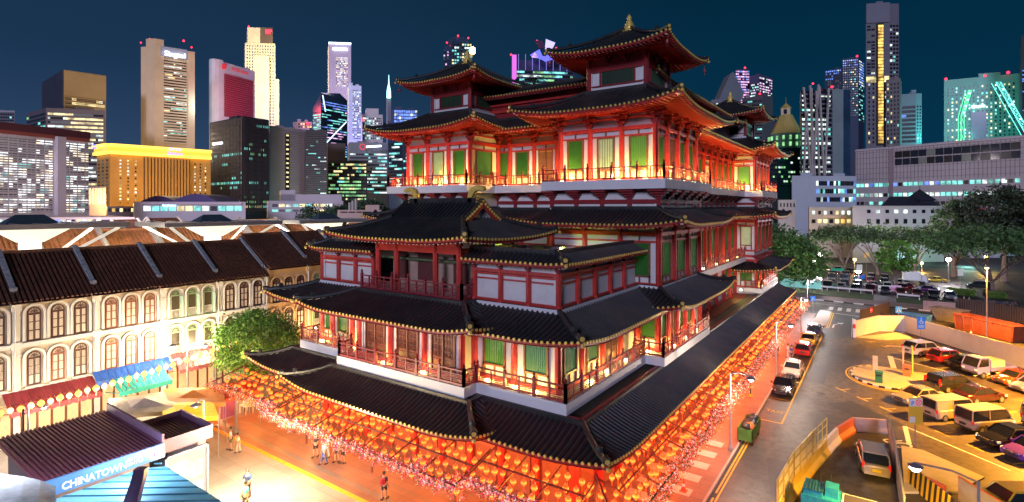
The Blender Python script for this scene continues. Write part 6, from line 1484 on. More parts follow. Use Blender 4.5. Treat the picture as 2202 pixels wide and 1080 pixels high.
# hedges
def hedge(a, b, w, h, lb):
    rnd = random.Random(int(a[0]*10)); a, b = Vector((*a, 0)), Vector((*b, 0)); m = MB(); d = (b-a); n = Vector((-d.y, d.x, 0)).normalized()
    for k in range(2200):
        p = a+d*rnd.random()+n*rnd.uniform(-w, w)+Vector((0, 0, rnd.uniform(.1, h))); s = .16; u = Vector((rnd.gauss(0, 1), rnd.gauss(0, 1), rnd.gauss(0, 1))).normalized(); v = u.orthogonal().normalized(); m.q(tuple(p-u*s), tuple(p+v*s*.6), tuple(p+u*s), tuple(p-v*s*.6))
    t = tag(m.build('hedge', leafm('hedge_leaf', (.07, .12, .02))), lb, 'hedge')
hedge(gp(2036, 632)[:2], gp(2098, 638)[:2], 1.2, 1.2, 'clipped hedge between the lamp pole and the big tree'); hedge(gp(2120, 640)[:2], gp(2160, 642)[:2], 1.2, 1.1, 'clipped hedge right of the big tree trunk')
# ================================================================ PEOPLE
skinm = mat('skin', (.45, .26, .18), .6, noise=0); hairm = mat('dark_hair', (.02, .015, .012), .6, noise=0)
def skinmesh(nm, V, E_, Rr, m_, parent, sub=1):
    me = bpy.data.meshes.new(nm); me.from_pydata(V, E_, []); o = bpy.data.objects.new(nm, me); me.materials.append(m_); COL.objects.link(o)
    md = o.modifiers.new('s', 'SKIN'); md.use_smooth_shade = True
    if not me.skin_vertices: 
        bpy.context.view_layer.objects.active = o
    for i, r in enumerate(Rr): me.skin_vertices[0].data[i].radius = (r if isinstance(r, tuple) else (r, r))
    me.skin_vertices[0].data[0].use_root = True
    if sub: o.modifiers.new('u', 'SUBSURF').levels = sub; o.modifiers['u'].render_levels = sub
    dg = bpy.context.evaluated_depsgraph_get(); me2 = bpy.data.meshes.new_from_object(o.evaluated_get(dg)); bpy.data.objects.remove(o); me2.name = nm
    return put(bpy.data.objects.new(nm, me2), parent)
def person(x, y, z, rz, lb, shirt, trous, H=1.6, legs=.12, arm=((.26, 0, 1.0), (.26, .12, .82)), arm2=None, hairl=.0, shorts=False, bag=None, hat=None, sleeve=.5, skirt=None, cap=None, lean=0., sit=False):
    t = thing('person', lb, 'person', (0, 0, 0)); k = H/1.72
    arm2 = arm2 or arm
    hp, sh_, nk = .92, 1.40, 1.50; L = lean
    V = [(0, 0, hp), (0, L*.4, 1.15), (0, L*.8, 1.36), (0, L*.9, 1.47), (0, L+.01, 1.56), (0, L+.02, 1.66)]; Rr = [(.15, .10), (.13, .095), (.16, .10), (.055, .055), (.075, .085), (.07, .08)]
    E_ = [(0, 1), (1, 2), (2, 3), (3, 4), (4, 5)]
    V.append((0, L+.10, 1.575)); Rr.append(.014); E_.append((4, 6))        # nose
    armj = []
    for sg, A in ((-1, arm), (1, arm2)):
        s0 = len(V); S_ = (sg*.19, L*.8, sh_-.02); el = (sg*A[0][0], A[0][1]+L*.6, A[0][2]+.1); wr = (sg*A[1][0], A[1][1]+L*.5, A[1][2])
        V += [S_, el, wr]; Rr += [.055, .042, .03]; E_ += [(2, s0), (s0, s0+1), (s0+1, s0+2)]
        d = (Vector(wr)-Vector(el)).normalized(); pm_ = Vector(wr)+d*.07; V.append(tuple(pm_)); Rr.append((.032, .018)); E_.append((s0+2, s0+3))
        sd = d.cross(Vector((0, 1, .2))).normalized()
        for f in range(4): V.append(tuple(pm_+d*(.075, .085, .08, .065)[f]+sd*(f-1.5)*.022+Vector((0, .015, 0)))); Rr.append(.008); E_.append((s0+3, len(V)-1))
        V.append(tuple(Vector(wr)+d*.06+sd*-.055)); Rr.append(.009); E_.append((s0+2, len(V)-1)); armj.append((S_, el, wr))
    legj = []
    for sg in (-1, 1):
        s0 = len(V); st = legs*sg
        V += [(sg*.09, 0, .84), (sg*.10, st*.55+.03, .48), (sg*.10, st, .08), (sg*.11, st+.12, .035)]; Rr += [.085, .055, .038, (.04, .03)]; E_ += [(0, s0), (s0, s0+1), (s0+1, s0+2), (s0+2, s0+3)]; legj.append(V[s0:s0+4])
    sc = lambda Vs: [(a*k, b*k, c*k) for a, b, c in Vs]; sr = lambda q: [(r[0]*k, r[1]*k) if isinstance(r, tuple) else r*k for r in q]
    b = skinmesh('body', sc(V), E_, sr(Rr), skinm, t)
    # clothes
    cm = mat('cloth_%d_%d_%d' % tuple(int(v*99) for v in shirt), shirt, .8, noise=.15, scale=12); tm2 = mat('cloth_%d_%d_%d' % tuple(int(v*99) for v in trous), trous, .8, noise=.1, scale=12)
    Vs = [V[0][:2]+(.90,), V[1], V[2], (0, L*.85, 1.43)]; Rs = [(.165, .118), (.145, .11), (.178, .118), (.08, .075)]; Es = [(0, 1), (1, 2), (2, 3)]
    for (S_, el, wr) in armj:
        s0 = len(Vs); e2 = tuple(Vector(S_)+(Vector(el)-Vector(S_))*min(1, sleeve*1.6)); Vs += [S_, e2]; Rs += [.07, .058]; Es += [(2, s0), (s0, s0+1)]
    skinmesh('shirt', sc(Vs), Es, sr(Rs), cm, t)
    if skirt:
        m = MB(); m.lathe(0, 0, .45*k, [(.26*k, 0), (.2*k, .3*k), (.15*k, .5*k)], 12); m.build('skirt', tm2, t)
    else:
        Vs = [(0, 0, .93)]; Rs = [(.16, .115)]; Es = []
        for q in legj:
            s0 = len(Vs); a, b_, c_ = Vector(q[0]), Vector(q[1]), Vector(q[2]); Vs.append(tuple(a)); Rs.append(.1); Es.append((0, s0))
            Vs.append(tuple(b_ if not shorts else b_+Vector((0, 0, .06)))); Rs.append(.072); Es.append((s0, s0+1))
            if not shorts: Vs.append(tuple(c_+Vector((0, 0, .02)))); Rs.append(.058); Es.append((s0+1, s0+2))
        skinmesh('shorts' if shorts else 'trousers', sc(Vs), Es, sr(Rs), tm2, t)
    m = MB(); m.ball((0, (L-.015)*k, 1.665*k), .1*k, .11*k, 10, 6)
    if hairl: m.lathe(0, (L-.05)*k, (1.66-hairl)*k, [(.06*k, 0), (.085*k, hairl*.6*k), (.09*k, hairl*k)], 10)
    m.build('hair', hairm if not cap else mat('cap_%d' % int(cap[0]*99), cap, .7), t)
    m = MB()
    for sg in (-1, 1): m.ball((sg*.03*k, (L+.095)*k, 1.605*k), .009*k)
    m.build('eyes', black, t); m = MB(); m.box(-.022*k, .022*k, (L+.088)*k, (L+.096)*k, 1.525*k, 1.533*k); m.build('mouth', mat('lips', (.35, .1, .08), .6, noise=0), t)
    m = MB()
    for q in legj: f = q[3]; m.box((f[0]-.05)*k, (f[0]+.05)*k, (f[1]-.17)*k, (f[1]+.09)*k, 0, .085*k)
    m.build('shoes', mat('shoe_dark', (.05, .04, .04), .6), t)
    t.location = (x, y, z); t.rotation_euler = (0, 0, rz)
    if bag:
        m = MB(); c, s_ = math.cos(rz), math.sin(rz); bx, by, bz, bc = bag; wx, wy = x+(c*bx-s_*by)*k, y+(s_*bx+c*by)*k
        m.lathe(wx, wy, z+bz*k-.17, [(.1, 0), (.16, .06), (.15, .26), (.08, .34)], 8); tag(m.build('bag', mat('bag_%d' % int(bc[2]*99), bc, .6)), lb.split(' ')[0] and 'bag carried by the '+lb[:60].lower().split(', ')[0], 'bag')
    return t
def gper(px, py, rz, lb, sh_, tr_, z=.1, **k):
    p = gp(px, py, z); return person(p[0], p[1], z, R(rz), lb, sh_, tr_, **k)
gper(679, 982, 200, 'person in a black T-shirt and shorts by the blossom garland', (.03, .03, .03), (.03, .03, .035), shorts=True, arm=((.26, .1, 1.02), (.12, .28, 1.15)))
gper(697, 998, 170, 'person in a white patterned shirt and blue jeans, front of the group', (.62, .55, .60), (.05, .13, .40), legs=.16)
gper(703, 985, 190, 'person in white directly behind the blue jeans', (.75, .72, .70), (.5, .5, .5), hairl=.15, H=1.62)
gper(725, 993, 185, 'person in a purple dress beneath the blossoms', (.16, .05, .22), (.05, .04, .08), hairl=.2, H=1.55, shorts=True)
gper(738, 996, 160, 'person in black top and shorts holding a phone, right of the purple dress', (.03, .03, .03), (.03, .03, .04), shorts=True, H=1.55, hairl=.15, arm=((.24, .12, 1.0), (.08, .26, 1.12)))
gper(496, 968, 150, 'person in a pale shirt and olive shorts at the foot of the grey pole', (.60, .55, .60), (.10, .11, .05), z=.1, shorts=True, legs=.1)
gper(513, 973, 190, 'person in pale clothes sitting close by the grey pole', (.72, .66, .5), (.6, .55, .5), z=.1, H=1.35, lean=.12)
gper(532, 1070, 215, 'person in a navy shirt with a backpack at the bottom edge', (.02, .05, .15), (.03, .03, .05), legs=.14, arm=((.27, .1, 1.0), (.05, .25, 1.1)), bag=(.02, -.22, 1.2, (.03, .03, .06)))
gper(528, 1098, 195, 'person in a blue white flowered shirt nearest the bottom edge', (.10, .42, .60), (.05, .05, .07), legs=.1)
gper(826, 1074, 15, 'person in navy seen from behind with a red backpack', (.03, .04, .12), (.03, .03, .06), shorts=True, bag=(0, -.2, 1.22, (.5, .03, .04)), H=1.6)
for px, py, rz, lb, a, b in ((1663, 765, 90, 'person in dark clothes standing under the far lantern canopy', (.04, .03, .05), (.04, .04, .05)), (1673, 762, 100, 'second dark dressed person under the far lantern canopy', (.06, .04, .05), (.03, .03, .04)), (1694, 770, 80, 'person in white at the open red taxi', (.7, .66, .66), (.5, .45, .45)), (1702, 774, 60, 'person in blue bending at the open red taxi', (.05, .08, .3), (.04, .04, .08))):
    gper(px, py, rz, lb, a, b, z=.1)
for px, py, rz, lb, a in ((2073, 655, 90, 'pale dressed person on the far pavement', (.6, .5, .5)), (2084, 657, 270, 'person in white walking on the far pavement', (.7, .66, .6)), (2079, 658, 270, 'small child in red between two adults on the far pavement', (.6, .1, .1)), (1815, 628, 180, 'dark dressed person on the grass edge of the far road', (.04, .03, .05)), (2055, 655, 200, 'person in a white top beside the tall lamp pole', (.65, .65, .62))):
    gper(px, py, rz, lb, a, (.2, .12, .12), z=.12, H=1.1 if 'child' in lb else 1.6)
# bicycles on the far pavement
def bike(x, y, rz, lb, c):
    t = thing('bicycle', lb, 'bicycle', (0, 0, 0), 'bicycles on the far pavement'); 
    for sx in (-.5, .5):
        m = MB(); n = 14; m.path([(sx+.32*math.cos(2*math.pi*k/n), 0, .33+.32*math.sin(2*math.pi*k/n)) for k in range(n+1)], .022, 4); m.build('wheel', tyre, t)
    m = MB(); m.path([(-.5, 0, .33), (-.15, 0, .33), (.3, 0, .75), (-.25, 0, .78), (-.5, 0, .33)], .022, 5); m.path([(-.15, 0, .33), (-.27, 0, .9)], .02, 5); m.path([(.5, 0, .33), (.3, 0, .75), (.26, 0, 1.0)], .02, 5); m.build('frame', mat('bike_%d' % int(c[0]*99), c, .4), t)
    m = MB(); m.box(-.38, -.16, -.06, .06, .9, .95); m.build('saddle', black, t); m = MB(); m.path([(.2, -.25, 1.02), (.28, 0, 1.0), (.2, .25, 1.02)], .018, 5); m.build('handlebar', steel, t)
    t.location = (x, y, .12); t.rotation_euler = (0, 0, rz)
for j, (px, c, lb) in enumerate(((2105, (.5, .3, .3), 'bicycle, leftmost of the row parked on the far pavement'), (2120, (.1, .1, .3), 'dark blue bicycle, second of the parked row'), (2133, (.5, .1, .1), 'red bicycle, third of the parked row'), (2148, (.1, .1, .35), 'blue bicycle, fourth of the parked row'), (2163, (.4, .4, .4), 'grey bicycle, fifth of the parked row'), (2180, (.6, .3, .3), 'pink bicycle at the right end of the parked row'))):
    p = gp(px, 656+j, .12); bike(p[0], p[1], R(10*(j % 3)), lb, c)
# ================================================================ CITY BEHIND
LITS = {'q': litvar('window_bright', (.92, 1, .98), 2.6, .4), 'z': litvar('window_bright_warm', (1, .88, .6), 2.2, .4), 'w': litvar('window_white', (.85, 1, .95), 1.3, .25), 'y': litvar('window_warm', (1, .82, .38), 1.3, .25), 'c': litvar('window_cyan', (.25, .95, .85), 1.1, .25), 'g': litvar('window_green', (.35, .85, .35), .9, .25),
        'b': litvar('window_blue', (.16, .3, 1), 1.2, .25), 'p': litvar('window_pink', (1, .55, .95), 1.2, .25), 'r': litvar('window_red', (1, .10, .14), .9, .25), 'o': litvar('window_orange', (1, .6, .12), 1.6, .25),
        'd': mat('window_dark', (.015, .018, .025), .15, noise=0, spec=.7), 'k': mat('window_black', (.008, .008, .01), .3, noise=0), 'n': mat('window_dim', (.04, .04, .05), .3, em=(.5, .55, .5), es=.12, noise=0)}
def wmix(s):                        # "d6w2" -> weighted list
    L = []
    for i in range(0, len(s), 2): L += [s[i]]*int(s[i+1])
    return L
class Face:
    def __init__(s, o, d, W_, n): s.o = Vector((o[0], o[1])); s.d = Vector((d[0], d[1])); s.W = W_; s.n = Vector((n[0], n[1]))
    def P(s, u, z, w=0.): q = s.o+s.d*u+s.n*w; return (q.x, q.y, z)
def windows(t, f, u0, u1, z0, z1, nc, nr, fw, fh, mix, rnd, budget, name='window', runs=.0, th=.12, rec=None, rowmix=None):
    """panes on a face; the first budget[0] are parts of their own, the others one part"""
    du, dz = (u1-u0)/nc, (z1-z0)/nr; L = wmix(mix); rest = MB(); mats = sorted(set(mix[0::2] + (''.join(v[0::2] for v in rowmix.values()) if rowmix else '')))
    cache = {}; w, h = du*fw, dz*fh; a = math.atan2(f.d.y, f.d.x)
    for r in range(nr-1, -1, -1):
        last = None; LL = wmix(rowmix[r]) if rowmix and r in rowmix else L
        for c in range(nc):
            k = last if last and rnd.random() < runs else rnd.choice(LL); last = k
            uc, zc = u0+du*(c+.5), z0+dz*(r+.5)
            if budget[0] > 0:
                budget[0] -= 1
                if k not in cache:
                    m = MB(); m.box(-w/2, w/2, -th, 0, -h/2, h/2); cache[k] = m.mesh(name, LITS[k])
                o = bpy.data.objects.new(name, cache[k]); put(o, t); p = f.P(uc, zc, 0); o.matrix_parent_inverse = Matrix.Identity(4)
                M = Matrix(((f.d.x, -f.n.x, 0, p[0]), (f.d.y, -f.n.y, 0, p[1]), (0, 0, 1, p[2]), (0, 0, 0, 1)))
                o.matrix_basis = t_inv(t) @ M
            else:
                rest.c = mats.index(k); rest.q(f.P(uc-w/2, zc-h/2, th), f.P(uc+w/2, zc-h/2, th), f.P(uc+w/2, zc+h/2, th), f.P(uc-w/2, zc+h/2, th))
    if rest.v: o = rest.build(name, [LITS[k] for k in mats], t); o['kind'] = 'stuff'
def t_inv(t): return Matrix.LocRotScale(t.location, t.rotation_euler, None).inverted()
def footprint(xa, xc, xb, D, th=25.):
    th = R(th); cr = (xc-1101)/F*D; ar, br = (xa-1101)/F, (xb-1101)/F
    def w(r, f): return (r*RT[0]+f*FW[0], r*RT[1]+f*FW[1])
    C = (cr, D); den = math.cos(th)+ar*math.sin(th); s1 = max(1., (cr-ar*D)/den) if xc-xa > .5 else 12.
    den = math.sin(th)-br*math.cos(th); s2 = (br*D-cr)/den if xb-xc > .5 else 15.
    if s2 < 0: s2 = 15.
    # e1: left & back, e2: right & back
    e1 = (-math.cos(th), math.sin(th)); e2 = (math.sin(th), math.cos(th))
    return C, e1, s1, e2, s2, w
YL = {'gold': (178, 163), 'goldlow': (244, 238), 'hdb': (0, 285), 'sing': (101, 112), 'hotel': (314, 324), 'ocbc': (0, 153), 'blk': (264, 258), 'ribbed': (0, 279), 'slope': (242, 250), 'talls': (11, 8), 'civic': (0, 288), 'teal': (173, 157), 'band': (203, 201), 'pin2': (164, 168), 'blue': (127, 132)}
class Tower:
    """box tower; xa left edge, xc nearest corner, xb right edge, in sight-line columns; mode L: wide face is left of the corner, R: right"""
    def __init__(s, nm, lb, xa, xc, xb, top, D, wall, th=70., bot=None, cat='building', name='building', z0=0., cap=400.):
        yl = YL.get(nm, (0, 0))[0]; yr = YL.get(nm, (0, 0))[1]; pt = lambda px, d: Vector((((px-1101)/F*RT[0]+FW[0])*d, ((px-1101)/F*RT[1]+FW[1])*d))
        wl, wr = (xc-xa)/F*D, (xb-xc)/F*D
        DL = D*(445-top)/(445-yl) if yl else D+(min(cap, .45*wr+8) if xc-xa < 4 else .5*wl)
        DR = D*(445-top)/(445-yr) if yr else D+(min(cap, .45*wl+8) if xb-xc < 4 else .12*wr)
        C, Lp, Rp = pt(xc, D), pt(xa, DL), pt(xb, DR); s1, s2 = (Lp-C).length, (Rp-C).length; d1, d2 = (Lp-C)/s1, (Rp-C)/s2
        nr_ = Vector((d2.y, -d2.x)); nr_ = nr_ if nr_.dot(d1) < 0 else -nr_; nl_ = Vector((d1.y, -d1.x)); nl_ = nl_ if nl_.dot(d2) < 0 else -nl_
        s.C, s.d1, s.d2, s.s1, s.s2 = C, d1, d2, s1, s2; s.z = 17+D*(445-top)/F; s.D = D; s.z0 = z0
        s.t = thing(name, lb, cat, (C.x, C.y, 0)); s.rnd = random.Random(sum(map(ord, nm))); s.bud = [100]
        s.L = Face(C+d1*s1, -d1, s1, nl_); s.Rf = Face(C, d2, s2, nr_); s.wall = wall; s.f1 = Vector(FW)
        s.block(0, s1, 0, s2, z0, s.z)
        if s.z > 30 and nm not in ('civic', 'slope', 'dome', 'spire', 'beacons', 'uob', 'green', 'ribw', 'angular', 'hotel', 'sing'):
            rr = s.rnd
            for q in range(2): a, b = s1*rr.uniform(.15, .5), s2*(.12+.45*q+rr.uniform(0, .12)); s.block(a, a+s1*.25, b, b+s2*rr.uniform(.1, .25), s.z, s.z+D*rr.uniform(.003, .008), nm='roof_plant')
    def zz(s, py): return 17+s.D*(445-py)/F
    def block(s, a0, a1, b0, b1, z0, z1, m_=None, nm='wall'):
        P = [s.C+s.d1*a0+s.d2*b0, s.C+s.d1*a0+s.d2*b1, s.C+s.d1*a1+s.d2*b1, s.C+s.d1*a1+s.d2*b0]
        m = MB(); m.prism([(p.x, p.y) for p in P][::1], z0, z1); return m.build(nm, m_ or s.wall, s.t)
    def win(s, face, py0, py1, nc, nr, fw, fh, mix, u=(0.03, .97), **k):
        f = s.L if face == 'L' else s.Rf; windows(s.t, f, f.W*u[0], f.W*u[1], s.zz(py1), s.zz(py0), nc, nr, fw, fh, mix, s.rnd, s.bud, th=.12+s.D*.0003, **k)
    def bands(s, face, py0, py1, n, h, m_, u=(0, 1), w=.35, nm='ledge', vert=False):
        f = s.L if face == 'L' else s.Rf; m = MB(); z0, z1 = s.zz(py1), s.zz(py0)
        for k in range(n):
            if vert: uu = f.W*(u[0]+(u[1]-u[0])*(k+.5)/n); a, b, c, d, lo, hi = uu-h/2, uu+h/2, 0, 0, z0, z1
            else: a, b = f.W*u[0], f.W*u[1]; lo = z0+(z1-z0)*(k+.5)/n-h/2; hi = lo+h
            A, B = f.P(a, lo, 0), f.P(b, lo, 0); A2, B2 = f.P(a, lo, w), f.P(b, lo, w)
            m.hexa([A2, B2, B, A, A2[:2]+(hi,), B2[:2]+(hi,), B[:2]+(hi,), A[:2]+(hi,)])
        m.build(nm, m_, s.t)
    def panel(s, face, u0, u1, py0, py1, m_, w=.3, nm='panel'):
        f = s.L if face == 'L' else s.Rf; a, b = f.W*u0, f.W*u1; lo, hi = s.zz(py1), s.zz(py0); m = MB()
        A, B, A2, B2 = f.P(a, lo), f.P(b, lo), f.P(a, lo, w), f.P(b, lo, w); m.hexa([A2, B2, B, A, A2[:2]+(hi,), B2[:2]+(hi,), B[:2]+(hi,), A[:2]+(hi,)]); return m.build(nm, m_, s.t)
    def word(s, face, txt, u, py, hpx, m_, sx=1., off=.8):
        f = s.L if face == 'L' else s.Rf; sz = hpx*s.D/F*1.35; p = f.P(f.W*u, s.zz(py), off); text('lettering', txt, sz, frame(p, (f.d.x, f.d.y, 0), (0, 0, 1)), m_, s.t, .2, 'CENTER', sx=sx)
    def beacon(s, px, py, m_=None, r=None):
        q = at(px, s.D, py); r = (r*.5 if r else s.D*.0015); m = MB(); m.ball(q, r, r, 8, 5); m.build('beacon', m_ or bulbr, s.t)
def cw_(n, c, **k): return mat('wall_'+n, c, .7, noise=.12, scale=.05, **k)
conc = cw_('concrete', (.42, .40, .38)); greyd = cw_('dark_grey', (.06, .06, .075)); greym = cw_('mid_grey', (.17, .17, .20)); glassb = mat('wall_blue_glass', (.03, .06, .11), .2, noise=.3, scale=.05, spec=.7)
violet = cw_('violet_white', (.46, .42, .46)); sand = cw_('sand', (.72, .54, .34)); goldw = cw_('gold_glass', (.34, .22, .09)); tealw = cw_('teal_pale', (.20, .36, .36)); dkgl = mat('wall_black_glass', (.016, .020, .032), .18, noise=.2, scale=.05, spec=.6)
# --- left
T = Tower('far', 'small dark block at the far left edge above the slab of flats', -60, -20, 32, 238, 620, greym, 70); T.win('R', 242, 262, 10, 3, .7, .5, 'd6c1'); T.bands('R', 238, 240, 1, 2, violet)
T = Tower('gold', 'dark gold glass office tower with a stepped lower block', 92, 137, 228, 150, 400, goldw, 78)
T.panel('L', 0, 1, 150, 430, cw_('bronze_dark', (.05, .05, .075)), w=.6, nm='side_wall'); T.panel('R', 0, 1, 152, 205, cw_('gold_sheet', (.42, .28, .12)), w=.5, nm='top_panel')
T.win('R', 207, 400, 18, 22, .9, .5, 'd5y3w1n2', runs=.75, rowmix={r: 'd8k1' for r in (0, 1, 2, 3)}); T.bands('R', 207, 405, 23, .5, goldw)
T2 = Tower('goldlow', 'lower stepped office block in front of the gold tower, bands of lit floors', 57, 99, 226, 232, 385, cw_('mauve_bronze', (.14, .11, .12)), 74); T2.win('L', 240, 400, 8, 18, .95, .5, 'd4c3g2', runs=.8); T2.win('R', 240, 400, 22, 18, .95, .5, 'y4w3d3n1', runs=.8)
m_ = cw_('flats_white', (.66, .58, .58))
T = Tower('hdb', 'long slab block of flats with many lit windows under a red brown roof band', -60, -58, 190, 256, 158, m_, 62)
T.panel('R', 0, 1, 256, 273, cw_('roof_maroon', (.10, .02, .025)), w=1.2, nm='roof_band'); T.panel('R', 0, 1, 270, 281, cw_('terracotta', (.36, .08, .05)), w=.9, nm='parapet')
T.win('R', 286, 460, 26, 15, .86, .58, 'q8c1z3k5n1', runs=.35, u=(0, 1)); T.bands('R', 286, 461, 15, .55, cw_('flats_slab', (.56, .50, .50)), w=.28); T.bands('R', 284, 462, 13, .25, m_, w=.3, nm='mullion', vert=True)
T.panel('R', .66, .74, 276, 478, cw_('stair_pink', (.64, .54, .56)), w=2.5, nm='stair_tower'); lamp(*at(60, 105, 400), 26000, (1, .86, .90), 4); lamp(*at(150, 125, 380), 26000, (1, .84, .88), 4)
T = Tower('sing', 'tall cream tower with two corner pylons and a glowing white sign', 303, 334, 413, 100, 450, sand, 76, name='office_tower')
T.panel('R', .13, .86, 122, 306, dkgl, w=.2, nm='glass_front'); T.win('R', 124, 306, 20, 30, .96, .42, 'd6w2n3c1y1', u=(.14, .85), runs=.8); T.bands('R', 122, 308, 31, 1.25, sand, u=(.12, .87), w=1.0)
T.block(-2, 6, -2, 4.5, 0, T.zz(84), nm='corner_pylon'); T.block(-2, 6, T.s2-4.5, T.s2+.5, 0, T.zz(100), nm='corner_pylon'); T.panel('R', .14, .86, 98, 119, cw_('top_grey', (.40, .42, .52)), w=1.5, nm='crown_panel')
T.word('R', 'Singtel', .52, 118, 11, lit('sign_white_blue', (.7, .85, 1), 5), off=3.2); T.beacon(303, 92); T.beacon(322, 84); T.beacon(395, 88, r=1.8); T.beacon(412, 102)
lamp(*at(350, 330, 300), 200000, (1, .78, .52), 8); lamp(*at(380, 330, 170), 170000, (1, .74, .5), 8)
gw = cw_('hotel_gold', (.66, .36, .10))
T = Tower('hotel', 'wide golden floodlit hotel with a glowing cornice', 208, 236, 453, 309, 262, gw, 80, name='hotel')
gl_ = lit('cornice_gold_light', (1, .62, .08), 2.0, (.6, .4, .1)); gl2 = lit('cornice_amber', (1, .50, .05), 1.2, (.6, .4, .1))
for f_ in 'LR': T.panel(f_, 0, 1, 309, 315, gl_, w=2.2, nm='cornice_light'); T.panel(f_, 0, 1, 325, 331, gl_, w=1.8, nm='cornice_light'); T.panel(f_, 0, 1, 315, 325, gl2, w=1.2, nm='frieze'); T.win(f_, 316.5, 324.5, 34 if f_ == 'R' else 6, 1, .4, .8, 'k3n1', th=None) if 0 else None
T.win('R', 340, 440, 3, 13, .22, .42, 'k2y2w1', u=(.06, .27)); T.win('R', 340, 440, 3, 13, .22, .42, 'k2y2w1', u=(.80, .97)); T.win('L', 340, 440, 3, 13, .3, .42, 'k2n2')
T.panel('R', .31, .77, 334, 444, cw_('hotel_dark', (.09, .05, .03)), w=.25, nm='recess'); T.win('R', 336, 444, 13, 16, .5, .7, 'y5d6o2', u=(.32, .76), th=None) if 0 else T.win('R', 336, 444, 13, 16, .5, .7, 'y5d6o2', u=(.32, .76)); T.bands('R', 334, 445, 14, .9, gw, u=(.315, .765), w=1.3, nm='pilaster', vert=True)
T.word('R', 'Great\nEastern', .6, 316, 7.5, lit('sign_violet', (.2, .15, 1), 2.2), off=3.6, sx=1.); T.word('L', 'Great\nEastern', .5, 313, 4.5, lit('sign_violet', (.25, .2, 1), 3.5), off=3.6)
for px in (225, 290, 350, 410, 445): lamp(*at(px, 235, 440), 20000, (1, .58, .14), 3)
ow = cw_('ocbc_white', (.60, .58, .62))
T = Tower('ocbc', 'rounded white tower with a red lit window grid and a red sign on top', 478, 480, 548, 134, 520, ow, 80, name='office_tower')
m = MB(); c_ = T.C+T.d1*14; R0 = 15
pl = [(c_.x+T.d2.x*0+(-T.d2.x)*R0*math.sin(a)+(-T.d1.x)*14*math.cos(a), c_.y+(-T.d2.y)*R0*math.sin(a)+(-T.d1.y)*14*math.cos(a)) for a in [math.pi*k/10 for k in range(11)]]
m.prism(pl, 0, T.zz(130)); m.build('rounded_end', ow, T.t)
T.panel('R', .03, .93, 158, 250, cw_('ocbc_redback', (.25, .03, .06)), w=.5, nm='window_field'); T.win('R', 160, 250, 16, 20, .9, .45, 'r7k4p1', u=(.06, .9), runs=.3); T.bands('R', 158, 251, 20, .9, cw_('ocbc_redslab', (.5, .06, .10)), u=(.04, .92), w=1.4)
T.word('R', 'OCBC Bank', .5, 147, 7, lit('sign_red', (1, .05, .03), 5), off=1.2, sx=.9); m = MB(); q = at(483, 517, 143); m.tube(q, (q[0]+.1, q[1]-1, q[2]), 3, n=16); m.build('logo_disc', lit('sign_red', (1, .05, .03), 5), T.t)
lamp(*at(515, 480, 205), 50000, (1, .08, .14), 6); lamp(*at(440, 470, 230), 60000, (.6, .85, 1), 8)
uw = cw_('pale_stone', (.70, .64, .50))
T = Tower('uob', 'tallest stepped tower, floodlit yellow white with rows of small dark windows', 525, 527, 592, 92, 700, uw, 76, name='office_tower')
T.block(1, 30, 3, T.s2-6, T.z, T.zz(58), nm='upper_block'); T.block(1, 22, T.s2-1, T.s2+5, 0, T.zz(168), nm='side_wing'); T.block(-4, 0, 10, T.s2-8, 0, T.zz(120), nm='front_wing')
T.win('R', 95, 268, 11, 26, .45, .5, 'k9n2'); f0 = T.Rf; T.panel('R', .5, .92, 58, 92, cw_('crown_dark', (.12, .08, .07)), w=.4, nm='crown_recess'); T.panel('R', .68, .86, 62, 72, lit('sign_red', (1, .05, .03), 5), w=1.6, nm='emblem')
T.beacon(583, 66, r=2.4); T.beacon(535, 57)
lamp(*at(580, 640, 262), 110000, (.22, .25, 1), 8); lamp(*at(560, 640, 165), 330000, (1, .80, .30), 8); lamp(*at(556, 640, 95), 180000, (1, .75, .25), 8)
T = Tower('blk', 'black glass office block with a few green and blue lit floors', 452, 523, 578, 250, 300, dkgl, 50, name='office_block')
T.bands('L', 252, 455, 24, .35, cw_('black_fin', (.05, .04, .055)), w=.5, vert=True, nm='fin'); T.bands('R', 252, 455, 22, .35, cw_('black_fin', (.05, .04, .055)), w=.5, vert=True, nm='fin')
T.panel('L', .12, .42, 299, 304, lit('sign_pale_blue', (.45, .6, 1), 2), w=.8, nm='wall_sign'); T.win('L', 262, 450, 16, 18, .8, .5, 'k9k9c1', runs=.6, rowmix={5: 'c5g3k3', 4: 'k6c2g2', 14: 'b3k7'}); T.win('R', 262, 450, 12, 18, .8, .5, 'k9k9c1g1', runs=.5, rowmix={0: 'g4y3c2', 1: 'k5g2', 5: 'k6c3'})
T = Tower('ribbed', 'silver pink ribbed block with a vertical strip of yellow stair windows', 578, 579, 656, 270, 318, cw_('silver_pink', (.46, .38, .40)), 78, name='office_block')
T.bands('R', 274, 420, 40, .55, cw_('silver_rib', (.52, .44, .46)), w=.7, nm='rib'); T.panel('R', .42, .53, 284, 420, black, w=.9, nm='stair_slot'); T.win('R', 286, 418, 1, 13, .6, .5, 'y6o2', u=(.43, .52)) if 0 else None
f = T.Rf; m = MB()
for k in range(13): z = T.zz(286+k*10.2); a, b = f.P(f.W*.44, z-1, 1.0), f.P(f.W*.51, z-1, 1.0); m.q(a, b, (b[0], b[1], z), (a[0], a[1], z))
m.build('stair_windows', LITS['y'], T.t)
T = Tower('rdark', 'dark rounded block with thin lit slots, right of the ribbed one', 655, 657, 703, 279, 322, cw_('charcoal', (.07, .065, .075)), 78, name='office_block'); T.bands('R', 282, 420, 34, .5, cw_('charcoal_rib', (.10, .09, .10)), w=.6, nm='rib'); T.win('R', 300, 420, 10, 14, .9, .3, 'k9c1w1', runs=.5); lamp(*at(690, 300, 425), 9000, (.6, 1, .9), 2)
